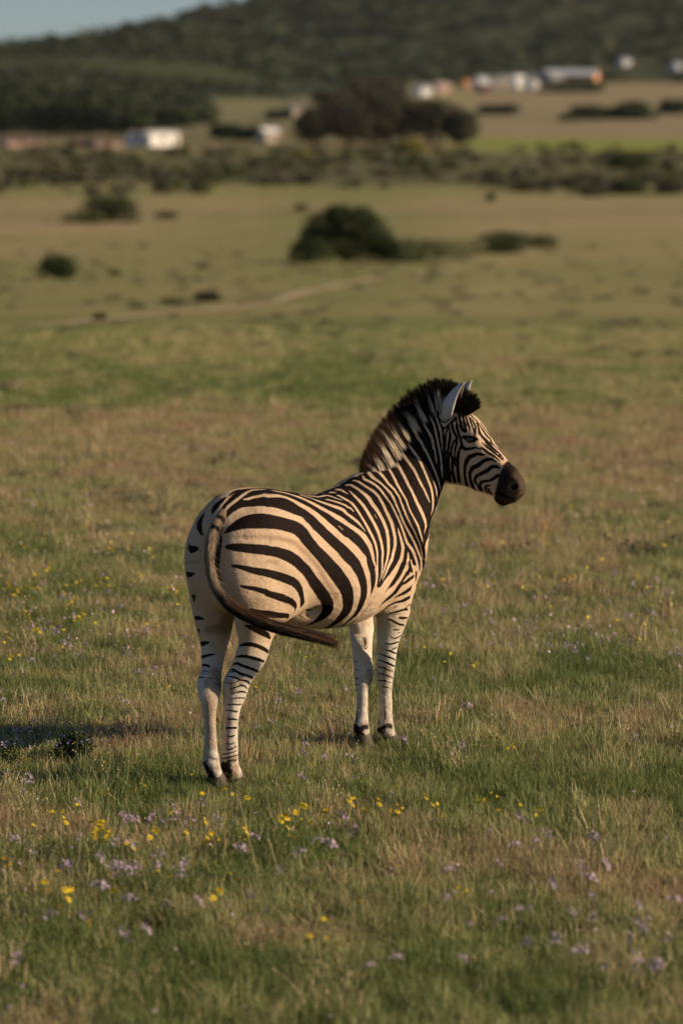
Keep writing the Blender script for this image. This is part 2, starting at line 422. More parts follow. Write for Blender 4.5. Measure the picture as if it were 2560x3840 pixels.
plant('tree', 19.42, 636.38, 16.42, 10.82, 14.78, LEAF_BROWN, 'wide brownish tree right of the middle of the big tree group', 'tree', n=2600, size=1.0, nl=11, seed=34, trunk=0.35, base=2.2)
plant('tree', 25.64, 634.91, 10.60, 8.10, 9.54, LEAF_BROWN, 'lower brownish tree at the right end of the big tree group', 'tree', n=2600, size=1.0, nl=11, seed=35, trunk=0.35, base=2.2)
plant('tree', 10.40, 1039.12, 33.08, 13.23, 29.77, LEAF_BROWN, 'rust brown tree rising behind the big tree group', 'tree', n=2600, size=1.8, nl=11, seed=36, trunk=0.6, base=4.0)
plant('tree', -2.12, 1000.30, 18.20, 9.10, 16.38, LEAF_BROWN, 'small dark tree just left of the rust brown tree', 'tree', n=1500, size=1.6, nl=8, seed=37, trunk=0.5, base=3.0)
plant('tree', -135.09, 1107.91, 25.20, 18.48, 22.68, LEAF_HILL, 'dark tree of the back row of the left wood, leftmost', 'tree', n=1300, size=1.8, nl=9, seed=50, trunk=0.5, base=2.0, group='trees of the wood behind the white building')
plant('tree', -120.95, 1079.02, 22.91, 19.64, 20.62, LEAF_DARK, 'dark tree of the back row of the left wood, second from the left', 'tree', n=1300, size=1.8, nl=9, seed=51, trunk=0.5, base=2.0, group='trees of the wood behind the white building')
plant('tree', -113.21, 1107.52, 25.20, 18.14, 22.68, LEAF_DARK, 'dark tree of the back row of the left wood, third from the left', 'tree', n=1300, size=1.8, nl=9, seed=52, trunk=0.5, base=2.0, group='trees of the wood behind the white building')
plant('tree', -100.90, 1092.32, 24.85, 15.90, 22.37, LEAF_HILL, 'dark tree of the back row of the left wood, fourth from the left', 'tree', n=1300, size=1.8, nl=9, seed=53, trunk=0.5, base=2.0, group='trees of the wood behind the white building')
plant('tree', -92.09, 1106.00, 21.81, 13.08, 19.63, LEAF_DARK, 'dark tree of the back row of the left wood, fifth from the left', 'tree', n=1300, size=1.8, nl=9, seed=54, trunk=0.5, base=2.0, group='trees of the wood behind the white building')
plant('tree', -80.58, 1064.65, 19.38, 10.34, 17.44, LEAF_DARK, 'dark tree of the back row of the left wood, sixth from the left', 'tree', n=1300, size=1.8, nl=9, seed=55, trunk=0.5, base=2.0, group='trees of the wood behind the white building')
plant('tree', -68.65, 1019.30, 17.01, 7.42, 15.31, LEAF_HILL, 'dark tree of the back row of the left wood, seventh from the left', 'tree', n=1300, size=1.8, nl=9, seed=56, trunk=0.5, base=2.0, group='trees of the wood behind the white building')
plant('tree', -52.47, 889.16, 12.14, 7.01, 10.93, LEAF_DARK, 'dark tree of the back row of the left wood, last on the right', 'tree', n=1300, size=1.8, nl=9, seed=57, trunk=0.5, base=2.0, group='trees of the wood behind the white building')
plant('tree', -113.61, 973.72, 16.25, 13.30, 14.63, LEAF_DARK, 'dark tree of the front row of the left wood, leftmost', 'tree', n=1300, size=1.8, nl=9, seed=58, trunk=0.5, base=2.0, group='trees of the wood behind the white building')
plant('tree', -102.00, 954.90, 15.94, 12.46, 14.34, LEAF_HILL, 'dark tree of the front row of the left wood, second from the left', 'tree', n=1300, size=1.8, nl=9, seed=59, trunk=0.5, base=2.0, group='trees of the wood behind the white building')
plant('tree', -85.36, 873.48, 14.58, 10.60, 13.12, LEAF_DARK, 'dark tree of the front row of the left wood, third from the left', 'tree', n=1300, size=1.8, nl=9, seed=60, trunk=0.5, base=2.0, group='trees of the wood behind the white building')
plant('tree', -75.22, 856.19, 14.29, 9.61, 12.86, LEAF_DARK, 'dark tree of the front row of the left wood, third from the right', 'tree', n=1300, size=1.8, nl=9, seed=61, trunk=0.5, base=2.0, group='trees of the wood behind the white building')
plant('tree', -66.85, 848.86, 12.88, 7.73, 11.59, LEAF_HILL, 'dark tree of the front row of the left wood, second from the right', 'tree', n=1300, size=1.8, nl=9, seed=62, trunk=0.5, base=2.0, group='trees of the wood behind the white building')
plant('tree', -57.48, 825.31, 11.27, 5.51, 10.14, LEAF_DARK, 'dark tree of the front row of the left wood, last on the right', 'tree', n=1300, size=1.8, nl=9, seed=63, trunk=0.5, base=2.0, group='trees of the wood behind the white building')
plant('tree', -53.14, 975.87, 7.40, 5.62, 6.66, LEAF_DARK, 'small dark tree standing apart right of the left wood', 'tree', n=1300, size=1.8, nl=9, seed=64, trunk=0.5, base=2.0, group=None)
plant('bush', 82.10, 965.15, 13.17, 4.98, 11.85, LEAF_DARK, 'round bush left of centre in the hedge on the brown slope', 'bush', n=900, size=1.6, nl=7, seed=1620)
plant('bush', 91.32, 977.74, 13.34, 3.85, 12.01, LEAF_DARK, 'low bush in the middle of the hedge on the brown slope', 'bush', n=900, size=1.6, nl=7, seed=1672)
plant('bush', 99.23, 968.12, 16.15, 6.17, 14.53, LEAF_DARK, 'largest bush of the hedge on the brown slope', 'bush', n=900, size=1.6, nl=7, seed=1734)
plant('bush', 75.83, 950.72, 8.65, 2.31, 7.78, LEAF_DARK, 'lowest bush at the left end of the hedge on the brown slope', 'bush', n=900, size=1.6, nl=7, seed=1588)
plant('bush', 118.04, 1023.27, 12.41, 5.27, 11.17, LEAF_DARK, 'bush at the right picture edge of the brown slope', 'bush', n=900, size=1.6, nl=7, seed=1807)
plant('bush', 57.12, 1029.54, 18.73, 3.43, 16.86, LEAF_DARK, 'flat bush on the slope below the small houses', 'bush', n=900, size=1.6, nl=7, seed=1412)
plant('bush', 109.51, 1401.39, 36.08, 6.37, 32.47, LEAF_DARK, 'dark hedge bush in front of the long silver shed', 'bush', n=900, size=1.6, nl=7, seed=1512)
plant('bush', 124.30, 1425.12, 19.42, 4.75, 17.48, LEAF_DARK, 'dark hedge bush right of the one before the silver shed', 'bush', n=900, size=1.6, nl=7, seed=1568)
plant('bush', -29.12, 726.81, 9.93, 3.75, 8.93, LEAF_DARK, 'dark bush right of the long white building', 'bush', n=900, size=1.6, nl=7, seed=840)
plant('bush', -22.57, 711.69, 9.72, 3.24, 8.75, LEAF_DARK, 'dark bush between the white building and the small tan house', 'bush', n=900, size=1.6, nl=7, seed=897)
plant('bush', -22.01, 1007.96, 9.17, 2.75, 8.25, LEAF_DARK, 'small dark bush left of the big tree group on the far field', 'bush', n=900, size=1.6, nl=7, seed=912)
def flatmat(name, c, rough=0.8, var=0.12, spec=0.2, metal=0.0):
    m = NT(name)
    n_ = m.noise(1.5, 4, 0.6, m.n('ShaderNodeTexCoord').outputs['Object'])
    m.base(m.mix(n_, [v * (1 - var) for v in c], [min(v * (1 + var), 1) for v in c]), rough, spec)
    m.b.inputs['Metallic'].default_value = metal
    return m.m
WHITE_WALL = flatmat('white_wall', (0.78, 0.76, 0.72)); WHITE_ROOF = flatmat('white_roof', (0.70, 0.70, 0.68))
TAN_WALL = flatmat('tan_wall', (0.52, 0.42, 0.32)); PINK_WALL = flatmat('pink_wall', (0.48, 0.33, 0.27)); PINK_ROOF = flatmat('pink_roof', (0.45, 0.33, 0.28))
RED_WALL = flatmat('red_wall', (0.22, 0.07, 0.045)); BROWN_WALL = flatmat('brown_wall', (0.18, 0.10, 0.07)); BROWN_ROOF = flatmat('brown_roof', (0.12, 0.08, 0.065))
GREY_WALL = flatmat('grey_wall', (0.30, 0.29, 0.28)); GREY_ROOF = flatmat('grey_roof', (0.20, 0.20, 0.21)); SILVER_ROOF = flatmat('silver_roof', (0.42, 0.45, 0.48), 0.5)
ORANGE_WALL = flatmat('orange_wall', (0.62, 0.30, 0.14)); ORANGE_ROOF = flatmat('orange_roof', (0.55, 0.28, 0.08)); DARK_PANE = flatmat('dark_pane', (0.03, 0.035, 0.04), 0.25)
DOOR_WOOD = flatmat('door_wood', (0.10, 0.06, 0.04))
def box(x0, x1, y0, y1, z0, z1):
    V = [(x0, y0, z0), (x1, y0, z0), (x1, y1, z0), (x0, y1, z0), (x0, y0, z1), (x1, y0, z1), (x1, y1, z1), (x0, y1, z1)]
    F = [[0, 3, 2, 1], [4, 5, 6, 7], [0, 1, 5, 4], [1, 2, 6, 5], [2, 3, 7, 6], [3, 0, 4, 7]]
    return V, F
def house(name, x, y, w, h, depth, wall, roof, label, cat, yaw, rise):
    z = float(terrain(x, y)) - 0.3
    r = empty(name, (x, y + depth / 2, z), R(yaw))
    tag(r, label, cat)
    he = h * (1 - rise) + 0.3; ht = h + 0.3
    hw, hd = w / 2, depth / 2
    # walls with gables
    V = [(-hw, -hd, 0), (hw, -hd, 0), (hw, hd, 0), (-hw, hd, 0), (-hw, -hd, he), (hw, -hd, he), (hw, hd, he), (-hw, hd, he), (-hw, 0, ht - 0.02), (hw, 0, ht - 0.02)]
    F = [[0, 1, 5, 4], [1, 2, 6, 9, 5], [2, 3, 7, 6], [3, 0, 4, 8, 7]]
    mesh_np('wall', V, F, wall, False, r)
    ov = 0.25 + 0.02 * w; t = 0.12
    V = []
    for s_ in (-1, 1):
        V += [(-hw - ov, s_ * (hd + ov), he - 0.1), (hw + ov, s_ * (hd + ov), he - 0.1), (hw + ov, 0, ht + 0.05), (-hw - ov, 0, ht + 0.05)]
        V += [(-hw - ov, s_ * (hd + ov), he - 0.1 + t), (hw + ov, s_ * (hd + ov), he - 0.1 + t), (hw + ov, 0, ht + 0.05 + t), (-hw - ov, 0, ht + 0.05 + t)]
    F = []
    for o_ in (0, 8):
        F += [[o_ + a for a in q] for q in ([0, 1, 2, 3], [4, 5, 6, 7], [0, 1, 5, 4], [1, 2, 6, 5], [3, 0, 4, 7])]
    mesh_np('roof', V, F, roof, False, r)
    nwin = max(1, int(w / 4.5))
    for i in range(nwin):
        cx = -hw + w * (i + 0.7) / (nwin + 0.6)
        ww = min(1.2, w * 0.16); wh = min(1.2, he * 0.35)
        V, F = box(cx - ww / 2, cx + ww / 2, -hd - 0.04, -hd + 0.06, he * 0.42, he * 0.42 + wh)
        mesh_np('window', V, F, DARK_PANE, False, r)
    cx = hw * 0.72
    V, F = box(cx - min(.5, w * .08), cx + min(.5, w * .08), -hd - 0.05, -hd + 0.05, 0.3, min(2.3, he * 0.8))
    mesh_np('door', V, F, DOOR_WOOD, False, r)
    return r
house('farm_building', -41.44, 643.77, 7.80, 3.23, 6, WHITE_WALL, WHITE_ROOF, 'bright white farm building in front of the left wood', 'building', 38, 0.12)
house('farm_building', -46.77, 644.50, 2.23, 3.01, 5, WHITE_WALL, GREY_ROOF, 'small white annex joined to the left of the bright white building', 'building', 24, 0.3)
house('farm_shed', -50.08, 631.96, 2.92, 1.69, 5, TAN_WALL, BROWN_ROOF, 'tan shed left of the white annex', 'shed', 24, 0.3)
house('farm_shed', -53.70, 629.37, 2.54, 1.79, 5, PINK_WALL, BROWN_ROOF, 'pinkish shed between the tan shed and the red brown shed', 'shed', 24, 0.3)
house('farm_shed', -57.88, 631.21, 3.28, 1.79, 5, RED_WALL, BROWN_ROOF, 'red brown shed left of the pinkish shed', 'shed', 24, 0.3)
house('farm_shed', -72.02, 641.93, 8.33, 1.93, 6, PINK_WALL, BROWN_ROOF, 'long pale brown shed at the left picture edge', 'shed', 24, 0.3)
house('cottage', -17.52, 682.89, 3.55, 3.42, 6, TAN_WALL, WHITE_ROOF, 'small tan cottage with pale roof left of the big tree group', 'house', 24, 0.3)
house('cottage', -16.66, 1017.25, 4.10, 3.73, 7, TAN_WALL, GREY_ROOF, 'tiny tan cottage on the far field above the small tan cottage', 'house', 24, 0.3)
house('cottage', -20.33, 708.74, 2.25, 2.37, 5, PINK_WALL, GREY_ROOF, 'low pinkish hut just left of the small tan cottage', 'hut', 24, 0.3)
house('barn', 115.78, 1600.04, 7.82, 7.99, 20, GREY_WALL, SILVER_ROOF, 'grey lean-to on the left end of the long silver shed', 'barn', 24, 0.3)
house('barn', 135.85, 1668.15, 26.39, 7.78, 22, ORANGE_WALL, SILVER_ROOF, 'long shed with silver roof and orange gable on the far slope', 'barn', -12, 0.45)
house('village_house', 37.79, 1327.01, 6.11, 5.31, 9, WHITE_WALL, GREY_ROOF, 'cream house at the left end of the far village', 'house', 24, 0.3)
house('village_house', 47.09, 1363.64, 6.28, 5.45, 9, PINK_WALL, PINK_ROOF, 'pinkish house second from the left in the far village', 'house', 24, 0.3)
house('village_house', 64.59, 1502.11, 3.89, 3.75, 9, ORANGE_WALL, ORANGE_ROOF, 'bright orange hut of the far village', 'house', 24, 0.3)
house('village_house', 71.79, 1481.75, 5.54, 5.92, 9, WHITE_WALL, SILVER_ROOF, 'white house just right of the orange hut', 'house', 24, 0.3)
house('village_house', 81.53, 1543.14, 5.33, 5.14, 9, GREY_WALL, GREY_ROOF, 'small grey house in the middle of the far village', 'house', 24, 0.3)
house('village_house', 89.21, 1567.13, 5.86, 5.74, 9, TAN_WALL, GREY_ROOF, 'tan house left of the brightest village house', 'house', 24, 0.3)
house('village_house', 90.83, 1477.69, 6.38, 6.40, 9, WHITE_WALL, WHITE_ROOF, 'brightest white house of the far village', 'house', 24, 0.3)
house('village_house', 96.94, 1461.76, 4.63, 5.84, 9, WHITE_WALL, GREY_ROOF, 'narrow white house right of the brightest one', 'house', 24, 0.3)
house('village_house', 113.08, 1682.61, 7.26, 5.04, 9, PINK_WALL, GREY_ROOF, 'small pink house standing behind the narrow white one', 'house', 24, 0.3)
house('village_house', 96.50, 1695.60, 9.75, 3.39, 9, GREY_WALL, SILVER_ROOF, 'low grey house at the back of the far village', 'house', 24, 0.3)
house('village_house', 69.11, 1391.37, 4.40, 4.17, 9, BROWN_WALL, BROWN_ROOF, 'brown hut below the white house of the far village', 'house', 24, 0.3)
house('village_house', 176.51, 1795.39, 5.68, 4.78, 9, WHITE_WALL, SILVER_ROOF, 'lone small pale house on the hill foot', 'house', 24, 0.3)
house('village_house', 204.82, 1749.03, 7.04, 6.40, 9, WHITE_WALL, SILVER_ROOF, 'white house at the right picture edge on the hill foot', 'house', 24, 0.3)
house('village_house', 26.08, 1314.42, 11.35, 2.19, 9, GREY_WALL, SILVER_ROOF, 'flat grey roofed shed left of the cream village house', 'house', 24, 0.3)
# ---- thicket across the valley floor and the scrub on the hill: masses nobody could count
def mass(name, pts, wh, nper, size, mat, seed):
    g = np.random.default_rng(seed)
    VV, FF, TT, o_ = [], [], [], 0
    base = [leaf_cloud(random_lobes(1, 1, 1, 5, seed + k), nper, size, seed + k, inner=0.5) for k in range(8)]
    for i, ((x, y), (w, h)) in enumerate(zip(pts, wh)):
        V, F, t = base[i % 8]
        a = g.uniform(0, 6.28); c_, s_ = math.cos(a), math.sin(a)
        P = V.copy(); P = np.stack([(P[:, 0] * c_ - P[:, 1] * s_) * w, (P[:, 0] * s_ + P[:, 1] * c_) * w, P[:, 2] * h], 1)
        P += [x, y, float(terrain(x, y)) - 0.1 * h]
        VV.append(P); FF.append(F + o_); TT.append(np.clip(t * 0.75 + g.uniform(-0.1, 0.35), 0, 1)); o_ += len(P)
    o = mesh_np(name, np.concatenate(VV), np.concatenate(FF), mat, False, None, attrs={'tone': ('FLOAT', np.concatenate(TT))})
    tag(o, kind='stuff')
    return o
g = np.random.default_rng(77)
pts, wh = [], []
while len(pts) < 980:
    y = g.uniform(338, 600); x = g.uniform(-0.27 * y, 0.27 * y)
    u = x / y
    if u > 0.05 and g.uniform() < 0.45 and y > 470: continue
    if fbm(x / 9, y / 22, 5, 3) < 0.47 + 0.06 * (y < 400): continue
    pts.append((x, y)); s = g.uniform(0.6, 1.4); wh.append((3.4 * s, 1.7 * s * g.uniform(0.7, 1.3)))
A = [i for i in range(len(pts)) if i % 3 == 0]; B = [i for i in range(len(pts)) if i % 3 == 1]; C3 = [i for i in range(len(pts)) if i % 3 == 2]
for nm, I, mt in (('scrub_thicket', A, LEAF_OLIVE), ('scrub_thicket', B, LEAF_GREY), ('scrub_thicket', C3, LEAF_BROWN)):
    o = mass(nm, [pts[i] for i in I], [wh[i] for i in I], 44, 0.30, mt, 80)
    tag(o, {'scrub_thicket': 'dark olive shrubs massed across the valley floor', 'scrub_thicket.001': 'greyish shrubs massed across the valley floor', 'scrub_thicket.002': 'dry brown shrubs massed across the valley floor'}[o.name], 'scrub')
pts, wh = [], []
while len(pts) < 3600:
    y = 1640 + 1050 * g.uniform() ** 0.8; x = g.uniform(-0.24 * y, 0.24 * y)
    u = x / y
    if fbm(x / 60, y / 90, 15, 3) < 0.30: continue
    pts.append((x, y)); s = g.uniform(0.5, 1.5); wh.append((14 * s, 6.5 * s))
while len(pts) < 5000:
    y = g.uniform(980, 1700); x = g.uniform(-0.20 * y, -0.020 * y)
    if x / y > -0.046 and y < 1420: continue
    pts.append((x, y)); s = g.uniform(0.5, 1.3); wh.append((10 * s, 5 * s))
# taller trees along the crest
for k in range(90):
    x = g.uniform(-420, 120); y = g.uniform(2450, 2640)
    pts.append((x, y)); s = g.uniform(0.6, 1.3); wh.append((16 * s, 13 * s))
o = mass('hill_scrub', pts, wh, 34, 0.34, LEAF_HILL, 90)
tag(o, 'dense dark shrubs covering the whole hillside', 'scrub')

# low tussocks over the open meadow behind the zebra
pts, wh = [], []
while len(pts) < 420:
    y = 19 + 160 * g.uniform() ** 1.6; x = g.uniform(-0.16 * y, 0.16 * y)
    if fbm(x / (y * 0.1), y / (y * 0.16), 25, 3) < 0.46: continue
    s = g.uniform(0.5, 1.4) * (0.22 + y * 0.004); pts.append((x, y)); wh.append((s, s * 0.34))
o = mass('meadow_tussocks', pts, wh, 70, 0.16, LEAF_GREY, 130)
tag(o, 'low greyish tussocks sprinkled over the open meadow', 'tussocks')
HAZE_DENSITY = 0.00002
# ---- thin evening haze over the valley (kept wholly below the sky)
hz = NT('haze_air')
hz.t.nodes.remove(hz.b)
pv = hz.n('ShaderNodeVolumePrincipled', {'Color': (0.80, 0.86, 0.95, 1), 'Density': HAZE_DENSITY, 'Anisotropy': 0.2})
hz.t.links.new(pv.outputs[0], hz.out.inputs['Volume'])
V, F = box(-3400, 3400, -60, 9200, -18, 330)
haze = mesh_np('haze', V, F, hz.m)
tag(haze, 'thin pale evening haze over the valley', 'haze', kind='stuff')
# ================================================================ zebra
ZEBRA_ORIGIN = Vector((-0.515, 12.358, 0.0))
ZEBRA_YAW = R(52)

def catmull(rings, sub):
    r = np.asarray(rings, float)
    out = []
    n = len(r)
    for i in range(n - 1):
        p0 = r[max(i - 1, 0)]; p1 = r[i]; p2 = r[i + 1]; p3 = r[min(i + 2, n - 1)]
        for j in range(sub):
            t = j / sub
            out.append(0.5 * ((2 * p1) + (-p0 + p2) * t + (2 * p0 - 5 * p1 + 4 * p2 - p3) * t * t + (-p0 + 3 * p1 - 3 * p2 + p3) * t ** 3))
    out.append(r[-1])
    return np.array(out)

def loft(rings, n=48, sub=4):
    """ring = centre(3), u half-axis(3), v half-axis(3), superellipse exponent, skew (v wider towards -u when negative)"""
    r = catmull(rings, sub)
    th = np.linspace(0, 2 * np.pi, n, endpoint=False)
    V = []
    for q in r:
        c, u, v, e, k = q[0:3], q[3:6], q[6:9], q[9], q[10]
        cu = np.sign(np.cos(th)) * np.abs(np.cos(th)) ** (2 / e)
        sv = np.sign(np.sin(th)) * np.abs(np.sin(th)) ** (2 / e) * (1 + k * cu)
        V.append(c + cu[:, None] * u + sv[:, None] * v)
    m = len(V)
    V = np.concatenate(V)
    T = []
    for i in range(m - 1):
        for j in range(n):
            a, b = i * n + j, i * n + (j + 1) % n
            T += [(a, b, b + n), (a, b + n, a + n)]
    c0, c1 = len(V), len(V) + 1
    V = np.concatenate([V, [r[0][:3]], [r[-1][:3]]])
    for j in range(n):
        T.append((c0, (j + 1) % n, j))
        T.append((c1, (m - 1) * n + j, (m - 1) * n + (j + 1) % n))
    return V, np.array(T)

def ellipsoid_field(X, Y, Z, c, r, rot=None):
    """approximate distance field of an ellipsoid; rot = 3x3 rows are its axes"""
    P = np.stack([X - c[0], Y - c[1], Z - c[2]], -1)
    if rot is not None: P = P @ np.asarray(rot, np.float32).T
    r = np.asarray(r, np.float32)
    k0 = np.linalg.norm(P / r, axis=-1); k1 = np.linalg.norm(P / (r * r), axis=-1) + 1e-9
    return k0 * (k0 - 1) / k1

def smin(a, b, k):
    h = np.maximum(k - np.abs(a - b), 0) / k
    return np.minimum(a, b) - h * h * k * 0.25

def body_mesh(parts, muscles, voxel):
    import openvdb as vdb
    lo = np.array([-0.32, -0.62, 0.0]); hi = np.array([1.75, 0.42, 1.68])
    dims = np.ceil((hi - lo) / voxel).astype(int)
    hw = 20
    bgv = hw * voxel
    F_ = None
    def sub_box(c, r):
        a = np.clip(((np.asarray(c) - r - lo) / voxel).astype(int), 0, dims)
        b = np.clip(((np.asarray(c) + r - lo) / voxel).astype(int) + 1, 0, dims)
        return tuple(slice(int(p), int(q)) for p, q in zip(a, b))
    for name, part in parts.items():
        V, T = loft(part['rings'])
        g = vdb.FloatGrid.createLevelSetFromPolygons(((V - lo) / voxel).astype(np.float32), triangles=T.astype(np.uint32), halfWidth=hw)
        arr = np.full(dims, float(hw), dtype=np.float32)
        g.copyToArray(arr, ijk=(0, 0, 0))
        arr *= voxel
        if name == 'trunk': T_ = arr
        elif name in ('neck', 'head'):
            F_ = smin(F_, arr, part['k'])
        else:
            # each leg blends into the trunk but not into its neighbour
            one = smin(T_, arr, part['k'])
            F_ = one if F_ is None else smin(F_, one, 0.003)
    # muscles: (centre, radii, axis matrix or None, blend, sign)
    for c, r, rot, k, sgn in muscles:
        m = max(r) + bgv
        s = sub_box(c, m)
        ax = [lo[i] + voxel * np.arange(s[i].start, s[i].stop) for i in range(3)]
        X, Y, Z = np.meshgrid(*ax, indexing='ij')
        e = ellipsoid_field(X, Y, Z, c, r, rot).astype(np.float32)
        e = np.clip(e, -bgv, bgv)
        if sgn > 0: F_[s] = smin(F_[s], e, k)
        else: F_[s] = -smin(-F_[s], e, k)
    F_ = np.clip(F_, -bgv, bgv)
    g = vdb.FloatGrid(bgv)
    g.copyFromArray(F_)
    res = g.convertToQuads()
    P, Q = res[0], res[1]
    P = P * voxel + lo
    return P.astype(np.float64), Q[:, ::-1].astype(np.int64)

def taubin(P, Q, it=4, lam=0.5, mu=-0.505):
    e = np.concatenate([Q[:, [0, 1]], Q[:, [1, 2]], Q[:, [2, 3]], Q[:, [3, 0]]])
    n = len(P)
    deg = np.bincount(e.ravel(), minlength=n).astype(float)
    for _ in range(it):
        for f in (lam, mu):
            S = np.zeros_like(P)
            for a in range(3):
                S[:, a] = np.bincount(e[:, 0], weights=P[e[:, 1], a], minlength=n) + np.bincount(e[:, 1], weights=P[e[:, 0], a], minlength=n)
            P = P + f * (S / deg[:, None] - P)
    return P

